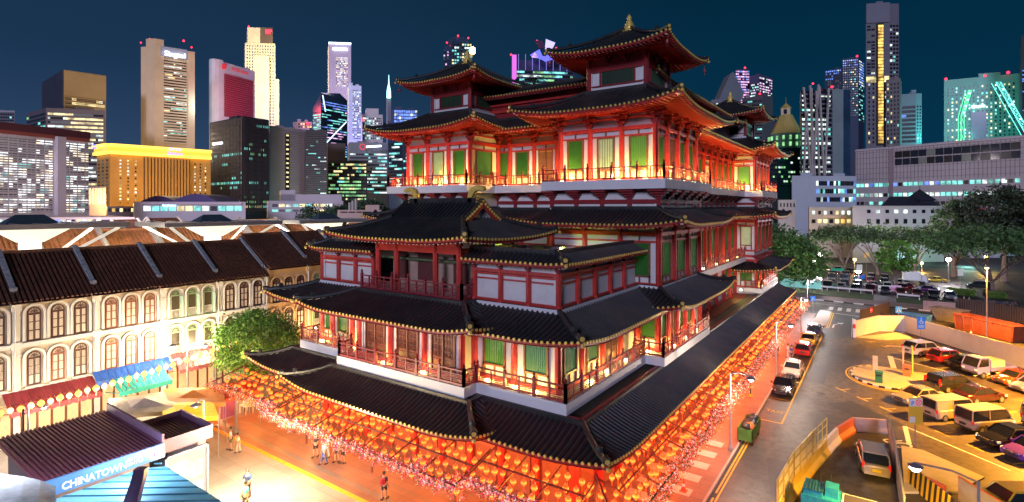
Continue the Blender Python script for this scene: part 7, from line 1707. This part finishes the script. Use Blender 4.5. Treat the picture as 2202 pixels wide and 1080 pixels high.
T = Tower('smallred', 'low distant block with a red lit sign on its roof', 630, 640, 671, 262, 600, cw_('pinkwall', (.5, .35, .4)), 78); T.win('R', 264, 276, 6, 2, .7, .6, 'w3o2d2r1'); T.beacon(662, 266, r=3)
T = Tower('green', 'dark stepped block with many green lit floors', 702, 704, 790, 345, 360, cw_('brown_black', (.05, .035, .04)), 76, name='office_block'); T.block(0, 20, 0, T.s2*.45, T.z, T.zz(308), cw_('umber', (.09, .055, .06)), 'upper_block'); T.win('R', 350, 432, 22, 11, .9, .5, 'g5y2k5c1', runs=.55); T.win('R', 312, 344, 2, 2, .1, .1, 'k1', u=(.05, .4)) if 0 else None
# sloped glass tower
T = Tower('slope', 'blue green glass tower with a slanting faceted top', 673, 690, 747, 240, 500, glassb, 60, name='office_tower')
C, d1, d2 = T.C, T.d1, T.d2; P = [C+d1*T.s1, C, C+d2*T.s2, C+d1*T.s1+d2*T.s2]; m = MB(); z0 = T.z-1; zt = [T.zz(232), T.zz(200), T.zz(205), T.zz(186)]; m.prism([(p.x, p.y) for p in P], [z0]*4, zt); m.build('slanted_top', glassb, T.t)
T.win('L', 244, 330, 8, 16, .95, .4, 'c5k3g1', runs=.6); T.win('R', 215, 335, 14, 22, .97, .4, 'b2k4c3p1', runs=.7)
for (a, b) in (((690, 320), (745, 262)), ((694, 205), (700, 240))): m = MB(); p1, p2 = at(a[0], 492, a[1]), at(b[0], 492, b[1]); m.bar(p1, p2, .8, .8); m.build('light_strip', lit('pale_blue_strip', (.6, .8, 1), 2), T.t)
pw_ = cw_('pink_white', (.60, .50, .58))
T = Tower('orp', 'slim pinkish white tower with a glowing blue white crown sign', 705, 707, 755, 92, 650, pw_, 78, name='office_tower'); T.panel('R', 0, 1, 91, 94, lit('crown_line', (.55, .8, 1), 5), w=1, nm='crown_light'); T.panel('R', .18, .84, 103, 107, lit('sign_white_blue', (.7, .85, 1), 5), w=1.2, nm='crown_sign')
T.win('R', 122, 186, 9, 16, .5, .5, 'w4k3y2p1', u=(.32, .85)); lamp(*at(730, 580, 300), 60000, (.45, .35, 1), 8); lamp(*at(730, 580, 120), 50000, (.8, .7, 1), 8)
T = Tower('orp2', 'lower pale slab joined to the right of the pinkish tower', 747, 750, 777, 184, 640, cw_('blue_white', (.55, .6, .7)), 78, name='office_tower'); T.win('R', 192, 300, 6, 26, .7, .45, 'w3k4n2b1', u=(.3, .95)); lamp(*at(758, 600, 330), 50000, (.3, .3, 1), 6)
T = Tower('ribw', 'white ribbed office block right of the pale slab', 777, 779, 823, 246, 560, cw_('rib_white', (.55, .55, .6)), 78, name='office_block'); T.block(0, 12, 4, T.s2*.8, T.z, T.zz(233), nm='plant_room'); T.win('R', 252, 300, 10, 9, .7, .55, 'k4c2w2n2'); T.beacon(781, 258, r=2.5)
T = Tower('ocbc2', 'glass office block with a red ring and white sign along its brow', 747, 750, 834, 306, 405, cw_('slate', (.16, .18, .24)), 76, name='office_block'); T.win('R', 328, 418, 20, 12, .95, .4, 'c3w2k3n1', runs=.7); T.word('R', 'OCBC Wing', .62, 318, 5, lit('sign_white_blue', (.7, .85, 1), 5)) if 0 else None
m = MB(); q = at(780, 398, 316); n = 14
for k in range(n): a, b = 2*math.pi*k/n, 2*math.pi*(k+1)/n; m.bar((q[0]+2*math.cos(a)*RT[0], q[1]+2*math.cos(a)*RT[1], q[2]+2*math.sin(a)), (q[0]+2*math.cos(b)*RT[0], q[1]+2*math.cos(b)*RT[1], q[2]+2*math.sin(b)), .9, .9)
m.build('ring_logo', lit('sign_red', (1, .05, .03), 5), T.t); m = MB(); p1, p2 = at(788, 398, 316), at(820, 398, 314); m.bar(p1, p2, 1, 1.2); m.build('sign_strip', lit('sign_white_blue', (.7, .85, 1), 5), T.t)
T = Tower('spire', 'thin tower with a glowing cyan spire tip', 831, 833, 841, 205, 600, greym, 70, name='spire_tower'); m = MB(); q = at(836, 598, 205); m.lathe(q[0], q[1], q[2]-3, [(2.4, 0), (2.2, 8), (.6, 16), (.2, 26)], 8); m.build('spire', lit('cyan_glow', (.4, 1, 1), 3), T.t)
T = Tower('bluebox', 'block with a bright blue lit roof frame behind the spire tower', 842, 846, 899, 236, 560, cw_('navy', (.05, .06, .16)), 74); T.win('R', 236, 264, 10, 4, .85, .7, 'b7w2'); T.win('R', 268, 300, 10, 4, .8, .5, 'k4b2')
T = Tower('darkglass', 'dark blue glass tower just left of the temple upper tier', 836, 866, 905, 302, 330, glassb, 60, name='office_tower'); T.win('L', 306, 400, 5, 14, .9, .5, 'k4c2w1', runs=.4); T.win('R', 306, 440, 7, 18, .8, .5, 'k5c2w1', runs=.3)
T = Tower('beacons', 'dark blue tower with chamfered top and red beacons', 953, 970, 1016, 104, 600, glassb, 65, name='office_tower'); m = MB(); 
a0 = [(T.C+T.d1*u*T.s1+T.d2*v*T.s2) for u, v in ((0, 0), (0, 1), (1, 1), (1, 0))]; cen = sum(a0, Vector((0, 0)))/4
m.hexa([(p.x, p.y, T.z) for p in a0]+[((p.x+cen.x)/2, (p.y+cen.y)/2, T.zz(78)) for p in a0]); m.build('chamfered_top', glassb, T.t)
T.win('R', 92, 160, 8, 10, .7, .5, 'k4c2w1y2', runs=.3); T.win('L', 108, 160, 4, 8, .7, .5, 'k5p1n1'); T.beacon(961, 92, r=2); T.beacon(985, 77, r=2); T.beacon(1007, 82, r=2); m = MB(); q = at(1016, 598, 108); m.box(q[0]-2, q[0]+2, q[1]-2, q[1]+2, q[2]-4, q[2]+3); m.build('beacon', bulby, T.t)
T = Tower('sails', 'low wide glass building with purple and blue lit sail shapes on the roof', 1099, 1101, 1236, 128, 470, mat('wall_purple_glass', (.05, .05, .12), .3, noise=.2, scale=.05), 72, name='sail_building')
T.win('R', 150, 200, 22, 6, .9, .5, 'c4g3k2w1', runs=.5); T.win('R', 118, 148, 14, 4, .12, .9, 'p2b2', u=(.02, .95)) if 0 else None; T.panel('R', 0, .07, 118, 190, lit('magenta_lattice', (1, .2, 1), .9), w=.6, nm='light_lattice')
for k in range(8): T.panel('R', .1+k*.11, .105+k*.11, 116, 150, lit('violet_line', (.35, .3, 1), 1.0), w=.6, nm='mast')
for (P, c, nm) in ((((1150, 87), (1166, 88), (1174, 104), (1160, 104)), cw_('sail_maroon', (.10, .02, .08)), 'sail'), (((1172, 104), (1174, 84), (1194, 92), (1186, 108)), lit('sail_white_blue', (.5, .45, 1), 1.6), 'sail'), (((1140, 118), (1160, 106), (1172, 132), (1180, 108), (1200, 124), (1172, 128)), lit('sail_blue', (.15, .15, 1), 1.4), 'sail'), (((1143, 122), (1150, 112), (1158, 124)), lit('sail_violet', (.8, .4, 1), 1.4), 'sail')):
    m = MB(); m.ext([at(x, 460, y) for x, y in P], (FW[0]*2, FW[1]*2, 0)); m.build(nm, c, T.t)
T.beacon(1099, 118, r=1.8); T.beacon(1155, 88, r=1.5); T.beacon(1196, 104, r=2)
# --- right
T = Tower('angular', 'grey angular tower with a pointed slanting top beyond the temple', 1529, 1560, 1592, 212, 480, greym, 45, name='office_tower'); m = MB(); m.ext([at(1546, 485, 214), at(1596, 485, 214), at(1600, 485, 200), at(1577, 485, 154), at(1570, 485, 160)], (FW[0]*14, FW[1]*14, 0)); m.build('pointed_top', greym, T.t); T.win('L', 218, 300, 6, 9, .9, .4, 'k7w2', runs=.5); T.win('R', 218, 300, 6, 9, .9, .4, 'k8w1p1')
T = Tower('pin1', 'tower block with pink and violet lit window grid at its top', 1580, 1581, 1612, 150, 640, cw_('violet_dark', (.10, .07, .16)), 75, name='flats_tower'); T.win('R', 151, 240, 8, 16, .8, .5, 'p7k2b1', runs=.2); T.beacon(1602, 146, r=2.4)
T = Tower('pin2', 'wider tower block with white lit grid, right of the pink one', 1612, 1632, 1661, 160, 620, cw_('violet_dark', (.10, .07, .16)), 50, name='flats_tower'); T.win('L', 178, 260, 7, 14, .75, .45, 'k4w2c2p1'); T.win('R', 164, 290, 8, 22, .75, .5, 'p4w2k3')
T = Tower('dkred', 'dark tower with a red beacon in front of the violet lit towers', 1596, 1640, 1662, 206, 430, greyd, 45, name='office_tower'); T.win('L', 212, 300, 8, 10, .9, .35, 'k6c2g1', runs=.6); T.win('R', 300, 340, 3, 3, .6, .5, 'y4k1'); T.beacon(1634, 202, r=1.6); T.win('L', 306, 400, 6, 6, .6, .5, 'y2k4')
T = Tower('dome', 'office building crowned by a golden pyramid with a small cupola', 1656, 1672, 1722, 318, 400, dkgl, 70, name='domed_building')
cq = at(1690, 410, 318); dz = T.D/F; m = MB(); n = 8
m.lathe(cq[0], cq[1], T.z, [(12.2, 0), (12.2, 11), (11, 11.5)], n); m.build('drum', cw_('drum_teal', (.12, .2, .18)), T.t)
m = MB()
for r_ in range(2):
    for k in range(16): a = 2*math.pi*k/16; m.box(cq[0]+12.1*math.cos(a)-.7, cq[0]+12.1*math.cos(a)+.7, cq[1]+12.1*math.sin(a)-.7, cq[1]+12.1*math.sin(a)+.7, T.z+1.5+5*r_, T.z+4.5+5*r_)
m.build('drum_windows', LITS['g'], T.t); m = MB(); m.lathe(cq[0], cq[1], T.z+11.5, [(11.4, 0), (4.4, 15)], n); m.build('pyramid_roof', mat('gold_roof', (.42, .32, .10), .4, noise=.2, em=(1, .7, .15), es=.04), T.t)
m = MB(); m.box(cq[0]-3, cq[0]+3, cq[1]-3, cq[1]+3, T.z+26, T.z+31.5); m.c = 1; m.box(cq[0]-1.2, cq[0]+1.2, cq[1]-3.2, cq[1]+3.2, T.z+27, T.z+30.6); m.build('cupola', [sand, dkgl], T.t); m = MB(); m.lathe(cq[0], cq[1], T.z+31.5, [(4.2, 0), (.2, 4.5), (.1, 9)], 4); m.build('cupola_roof', MATS['gold_roof'], T.t)
T.win('L', 325, 405, 3, 8, .7, .4, 'k7w1g1'); T.win('R', 325, 405, 9, 8, .7, .4, 'k6g2w1')
wf = cw_('cream_fin', (.46, .40, .36))
T = Tower('criss', 'dark office tower dressed with slanting cream fins', 1720, 1722, 1788, 195, 332, dkgl, 78, name='office_tower'); T.win('R', 200, 375, 9, 17, .8, .5, 'k5w3c2', runs=.5, rowmix={6: 'w6c2', 9: 'w6c3', 12: 'w3k3', 3: 'w5c3k2', 1: 'w4k4'}); T.bands('R', 198, 378, 18, 1., greym, w=.5)
for (xa, xb, ya) in ((1728, 1744, 188), (1742, 1752, 184), (1760, 1748, 182), (1762, 1772, 186), (1782, 1774, 190), (1735, 1728, 240), (1755, 1762, 196), (1745, 1746, 190)):
    m = MB(); m.bar(at(xa, 328, ya), at(xb, 328, 378), 1.1, .9); m.build('slanting_fin', wf, T.t)
T.beacon(1748, 180, r=1.2); T.beacon(1789, 187, r=1.5)
T = Tower('crissR', 'pale teal slab joined right of the slanting fin tower', 1788, 1790, 1828, 192, 345, cw_('teal_grey', (.24, .30, .30)), 80, name='office_tower'); T.panel('R', .62, 1.0, 192, 378, glassb, w=.3, nm='glass_strip'); T.win('R', 225, 375, 3, 14, .6, .4, 'k5c2g1', u=(.62, .98))
T = Tower('blue', 'blue lit stepped flats tower behind the slanting fins', 1811, 1846, 1858, 124, 600, cw_('blue_black', (.035, .04, .09)), 35, name='flats_tower'); T.win('L', 126, 250, 8, 24, .6, .45, 'k6n2y1c1', rowmix={23: 'b4w3', 22: 'k5b2', 21: 'b3k3', 20: 'b2k4'}); T.win('R', 128, 260, 4, 24, .8, .5, 'k3c2n1', rowmix={k: 'b5w3' for k in range(14, 24)}); T.beacon(1843, 121, r=2.2)
T = Tower('blue2', 'lower wing of the blue lit tower', 1774, 1810, 1813, 147, 605, cw_('blue_black', (.035, .04, .09)), 30, name='flats_tower'); T.win('L', 148, 260, 8, 20, .6, .45, 'k6n2', rowmix={19: 'b5w2', 18: 'b3k3', 17: 'b2k4', 16: 'b2k4'})
T = Tower('talls', 'very tall grey tower with one bright yellow column of stair windows', 1862, 1912, 1933, 8, 360, cw_('tower_grey', (.17, .16, .19)), 25, name='tower_block')
T.panel('L', 0, 1, 6, 48, cw_('tower_top', (.20, .20, .24)), w=.8, nm='crown_panel'); T.win('L', 52, 160, 2, 16, .8, .5, 'n5k4w1', u=(.03, .40)); T.win('L', 175, 310, 5, 14, .35, .5, 'k6w1y1', u=(.05, .95))
T.panel('L', .44, .74, 50, 312, cw_('slot_dark', (.04, .03, .02)), w=.9, nm='stair_slot'); f = T.L; m = MB()
for k in range(36): z = T.zz(54+k*7.1); a, b = f.P(f.W*.50, z-1.75, 1.1), f.P(f.W*.72, z-1.75, 1.1); m.q(a, b, (b[0], b[1], z), (a[0], a[1], z))
m.build('stair_windows', LITS['o'], T.t); T.win('R', 52, 300, 3, 30, .7, .5, 'k7w1c1'); T.block(-2, T.s1+.5, -6, 0, 0, T.zz(168), cw_('tower_low', (.19, .17, .17)), 'lower_block') if 0 else None
T.panel('L', .02, .42, 164, 176, LITS['y'], w=.5, nm='lit_floor'); T.panel('L', .8, .98, 164, 176, LITS['y'], w=.5, nm='lit_floor')
T = Tower('tallR', 'grey lower slab attached to the right of the very tall tower', 1905, 1936, 1939, 168, 352, cw_('tower_low', (.19, .17, .17)), 25, name='tower_block'); T.win('L', 175, 310, 4, 15, .4, .5, 'k7c1y1')
T = Tower('band', 'mid height grey block with dark window bands right of the very tall tower', 1938, 1970, 1982, 201, 420, cw_('band_grey', (.24, .23, .28)), 28, name='office_block'); T.win('L', 226, 308, 3, 9, .96, .6, 'k8b1', runs=.3); T.win('R', 226, 308, 2, 12, .4, .5, 'k5y1')
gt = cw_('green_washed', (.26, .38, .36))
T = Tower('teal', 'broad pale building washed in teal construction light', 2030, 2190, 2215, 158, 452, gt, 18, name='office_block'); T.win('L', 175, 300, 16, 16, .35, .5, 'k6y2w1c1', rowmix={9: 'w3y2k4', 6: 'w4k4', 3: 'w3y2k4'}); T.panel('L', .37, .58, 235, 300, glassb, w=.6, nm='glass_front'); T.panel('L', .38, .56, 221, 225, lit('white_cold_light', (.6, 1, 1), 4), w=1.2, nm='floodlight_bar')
T.beacon(2034, 170, r=2); T.beacon(2118, 163, r=2); T.beacon(2168, 156, r=2.4); lamp(*at(2062, 400, 285), 60000, (.05, 1, .85), 4); lamp(*at(2110, 420, 225), 25000, (.4, 1, .95), 4); lamp(*at(2170, 400, 250), 40000, (.05, 1, .8), 4)
T = Tower('edge', 'dark tower sliced off by the right edge', 2193, 2196, 2240, 76, 420, greyd, 80, name='office_tower'); T.win('R', 150, 240, 6, 20, .7, .5, 'k6b2')
# construction cranes
for (x0, y0, x1, y1, D, lb, w_, c) in ((2083, 195, 2067, 250, 330, 'green lit crane jib leaning in front of the teal building', 2.0, (.1, 1, .35)), (2142, 178, 2215, 305, 300, 'long cyan lit lattice crane jib crossing down to the right edge', 2.8, (.2, 1, .85))):
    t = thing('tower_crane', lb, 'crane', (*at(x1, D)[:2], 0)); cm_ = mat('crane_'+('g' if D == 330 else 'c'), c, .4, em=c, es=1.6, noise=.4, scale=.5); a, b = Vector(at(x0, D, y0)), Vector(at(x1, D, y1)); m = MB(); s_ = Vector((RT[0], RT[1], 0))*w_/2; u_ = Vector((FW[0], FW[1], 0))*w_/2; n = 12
    for o1 in (s_+u_, s_-u_, -s_+u_, -s_-u_): m.bar(a+o1, b+o1, .22, .22)
    for k in range(n): p, q = a+(b-a)*k/n, a+(b-a)*(k+1)/n; m.bar(p+s_-u_, q-s_-u_, .14, .14); m.bar(p-s_-u_, q+s_-u_, .14, .14); m.bar(p-s_-u_, p+s_-u_, .14, .14)
    m.build('jib', cm_, t); m = MB()
    p = Vector(at(x1 if D == 330 else 2085, D, y1 if D == 330 else 300)); p = b if D == 330 else b
    for o1 in (s_+u_, s_-u_, -s_+u_, -s_-u_): m.bar((p.x+o1.x, p.y+o1.y, 0), (p.x+o1.x, p.y+o1.y, p.z), .25, .25)
    for k in range(14): z = p.z*k/14; m.bar(p*1+s_-u_-Vector((0, 0, p.z-z)), p*1-s_-u_-Vector((0, 0, p.z-z-p.z/14)), .15, .15)
    m.build('mast', cm_, t)
    for k in range(4): q = a+(b-a)*(k+.5)/4; m = MB(); m.ball(tuple(q-u_*1.3), .45, .45, 6, 4); m.build('work_lamp', lit('work_lamp_cyan', (.6, 1, 1), 5), t)
# civic building
cv = mat('wall_civic', (.38, .33, .34), .7, noise=.08, scale=.1); 
T = Tower('civic', 'long violet grey civic building with rows of cyan lit windows', 1838, 1840, 2230, 322, 262, cv, 113, name='civic_building', cap=300)
T.win('R', 394, 405, 30, 1, .72, .62, 'c6w2b1k2', u=(.0, .93)); T.win('R', 415, 426, 30, 1, .72, .62, 'c6w3k1', u=(.0, .93)); T.win('R', 432, 443, 30, 1, .72, .6, 'c4k3n2', u=(.0, .93))
T.win('R', 340, 370, 14, 2, .92, .85, 'd8k2n1', u=(.26, .93), th=None) if 0 else T.win('R', 332, 362, 14, 2, .92, .85, 'd8k2n1', u=(.26, .93))
T.bands('R', 318, 332, 1, .5, violet, w=.6); T.bands('R', 326, 392, 6, .12, mat('wall_joint', (.12, .10, .11), .8, noise=0), w=.08, nm='joint'); T.bands('R', 326, 392, 46, .12, MATS['wall_joint'], w=.07, nm='joint', vert=True); T.panel('R', .225, .25, 318, 470, mat('wall_civic_dark', (.24, .18, .2), .7), w=.5, nm='drain_strip')
lamp(*at(1900, 205, 330), 9000, (1, .85, .9), 4); lamp(*at(2040, 190, 350), 8000, (1, .85, .9), 4)
T = Tower('lowwhite', 'white low building with three rows of ribbon windows', 1702, 1703, 1842, 378, 250, cw_('office_white', (.36, .40, .46)), 84, name='office_block')
for y_ in (388, 405, 423): T.win('R', y_, y_+12, 18, 1, .85, .8, 'd5k2b1c1w1', u=(.37, .98))
lamp(*at(1740, 215, 400), 4000, (.7, .75, 1), 4)
# white hotel house with dark hip roof
wh = cw_('house_white', (.52, .50, .52))
T = Tower('whitehouse', 'white three storey house with dark hipped roof and peaked turret', 1832, 1834, 2030, 443, 160, wh, 82, name='house', cap=60)
T.win('R', 451, 459, 8, 1, .36, .9, 'd6w2k2', u=(.12, .92)); T.win('R', 471, 482, 8, 1, .36, .9, 'd6w2k2', u=(.12, .92)); T.win('R', 492, 502, 8, 1, .36, .9, 'd6w2k2', u=(.12, .92)); T.bands('R', 443, 446, 1, .4, wh, w=.4, nm='cornice')
a = [T.C+T.d1*2+T.d2*T.s2*.32, T.C+T.d1*2+T.d2*T.s2*.98, T.C+T.d1*12+T.d2*T.s2*.98, T.C+T.d1*12+T.d2*T.s2*.32]; r0, r1 = T.C+T.d1*7+T.d2*T.s2*.42, T.C+T.d1*7+T.d2*T.s2*.85
m = MB(); z = T.z+.05; m.add([(p.x, p.y, z) for p in a]+[(r0.x, r0.y, z+2.9), (r1.x, r1.y, z+2.9)], [(0, 1, 5, 4), (1, 2, 5), (2, 3, 4, 5), (3, 0, 4)]); m.build('roof', mat('slate_roof', (.03, .03, .045), .6), T.t)
q = at(1978, 168, 430); m = MB(); m.lathe(q[0], q[1], T.z+.1, [(3.6, 0), (3.6, 1.6)], 4); m.lathe(q[0], q[1], T.z+1.7, [(4.4, 0), (.1, 3.6), (.05, 5)], 4); m.build('turret_roof', MATS['slate_roof'], T.t)
lamp(*at(1880, 130, 470), 2200, (.95, .85, 1), 2); lamp(*at(1960, 130, 470), 2200, (.95, .85, 1), 2)
T = Tower('cream', 'cream low block of flats behind the far trees, warmly lit balconies', 1738, 1740, 1834, 446, 175, cw_('cream_flats', (.50, .44, .34)), 84, name='flats', cap=60); T.win('R', 452, 463, 7, 1, .4, .7, 'w3y2k4'); T.win('R', 470, 482, 7, 1, .6, .7, 'y4o1k3'); T.win('R', 492, 506, 7, 1, .6, .7, 'y3k3'); T.bands('R', 463, 470, 1, .9, sand, w=1.2, u=(.3, .8)); lamp(*at(1790, 155, 470), 2500, (1, .75, .45), 2)
T = Tower('creamS', 'small cream villa with arched windows at the end of the temple roofs', 1672, 1674, 1712, 430, 190, cw_('villa_cream', (.55, .5, .45)), 84, name='villa'); T.win('R', 436, 446, 5, 1, .3, .8, 'k4'); lamp(*at(1690, 170, 440), 900, (1, .8, .7), 1)
T = Tower('stepw', 'white stepped building seen between the dark trees at the right', 2080, 2082, 2150, 452, 175, wh, 84, name='house', cap=40)
T.win('R', 458, 466, 3, 1, .4, .7, 'd3k1'); m = MB(); q = at(2100, 174, 450); m.lathe(q[0], q[1], T.z, [(2.5, 0), (2.5, .8)], 10); m.build('roof_tank', mat('tank_red', (.3, .05, .07), .5, em=(.8, .05, .1), es=.4), T.t)
# lit market hall behind the far car park (cyan light under the trees)
T = Tower('hall', 'long low hall glowing cyan behind the parked cars', 1865, 1867, 2230, 545, 178, cw_('hall_pale', (.35, .5, .48)), 90, name='market_hall', cap=120); T.win('R', 552, 585, 26, 1, .85, .9, 'c6w3n1'); lamp(*at(1960, 160, 565), 2600, (.4, 1, .9), 2); lamp(*at(2080, 150, 565), 2600, (.4, 1, .9), 2)
T = Tower('hall2', 'pinkish low houses glowing behind the left rain trees', 1690, 1692, 1868, 528, 180, cw_('pink_low', (.55, .42, .38)), 90, name='row_houses', cap=120); T.win('R', 535, 570, 14, 2, .5, .6, 'o3w2k3y3'); lamp(*at(1760, 160, 550), 2200, (1, .75, .6), 2)
# --- low blocks left, over the canopies
T = Tower('strip', 'low violet white mall with a ribbon of lit shop windows', 286, 288, 528, 434, 205, violet, 80, name='mall', cap=120); T.win('R', 442, 455, 12, 1, .8, .8, 'c4w3y1k1', u=(.08, .97)); T.panel('R', .03, .97, 436, 440, mat('ledge_pink', (.6, .45, .5), .6), w=1, nm='ledge'); lamp(*at(400, 175, 445), 5000, (.9, .7, .9), 3)
T.word('R', 'Great Eastern', .32, 444, 5, lit('sign_cyan', (.4, .7, 1), 4), sx=.7)
for (xa, xb, yt) in ((300, 380, 421), (375, 465, 417)): m = MB(); f = T.Rf; pts = [at(xa+(xb-xa)*k/8, 214, yt+14-14*math.sin(math.pi*k/8)) for k in range(9)]; pts = [at(xa, 214, 437)]+pts+[at(xb, 214, 437)]; m.ext(pts, (FW[0]*18, FW[1]*18, 0)); m.build('vaulted_roof', mat('purple_vault', (.06, .03, .14), .5), T.t)
T = Tower('podium', 'white podium block with lit ground floor beside the black glass tower', 574, 576, 738, 432, 232, violet, 82, name='podium', cap=100); T.block(0, 15, T.s2*.17, T.s2*.98, T.z, T.zz(418), nm='upper_block'); T.block(0, 15, T.s2*.17, T.s2*.36, T.z, T.zz(409), nm='upper_block'); T.win('R', 438, 446, 10, 1, .8, .8, 'w3y3c2k2', u=(.05, .95)); T.win('R', 450, 456, 10, 1, .8, .8, 'y3c2k3', u=(.05, .95)); lamp(*at(640, 200, 440), 6000, (.95, .75, .85), 3)
T = Tower('roofs', 'orange white low roof block with water tanks left of the temple', 726, 728, 820, 452, 140, cw_('apricot', (.6, .42, .36)), 84, name='house', cap=50); T.block(0, 6, T.s2*.66, T.s2*.95, T.z, T.zz(441), nm='upper_block'); m = MB(); q = at(752, 142, 445)
for k in range(3): m.tube((q[0]+k*1.3, q[1], T.z), (q[0]+k*1.3, q[1], T.z+2+k*.5), .35, n=8)
m.build('chimney', conc, T.t); T.win('R', 455, 458, 5, 1, .8, .8, 'k4'); lamp(*at(770, 120, 455), 900, (1, .7, .55), 1)
T = Tower('hall3', 'pink classical hall with white columns between the flats and the hotel', 190, 192, 228, 402, 240, cw_('pink_hall', (.55, .42, .42)), 82, name='hall'); T.bands('R', 405, 440, 6, .8, white, w=.6, nm='column', vert=True)
T = Tower('lowL', 'pale low shop row under the slab of flats', -40, -38, 290, 468, 140, cw_('rose_low', (.6, .46, .46)), 82, name='shop_row', cap=120); T.win('R', 471, 482, 26, 1, .6, .7, 'y3w3k4b1'); lamp(*at(100, 110, 470), 1500, (1, .75, .7), 2); lamp(*at(220, 110, 470), 1200, (1, .75, .6), 2)
T = Tower('lowM', 'dim roofscape block under the hotel', 228, 230, 300, 444, 230, cw_('mauve_low', (.25, .18, .2)), 82, name='shop_row', cap=80); T.win('R', 446, 458, 8, 1, .7, .6, 'y4o1k4')
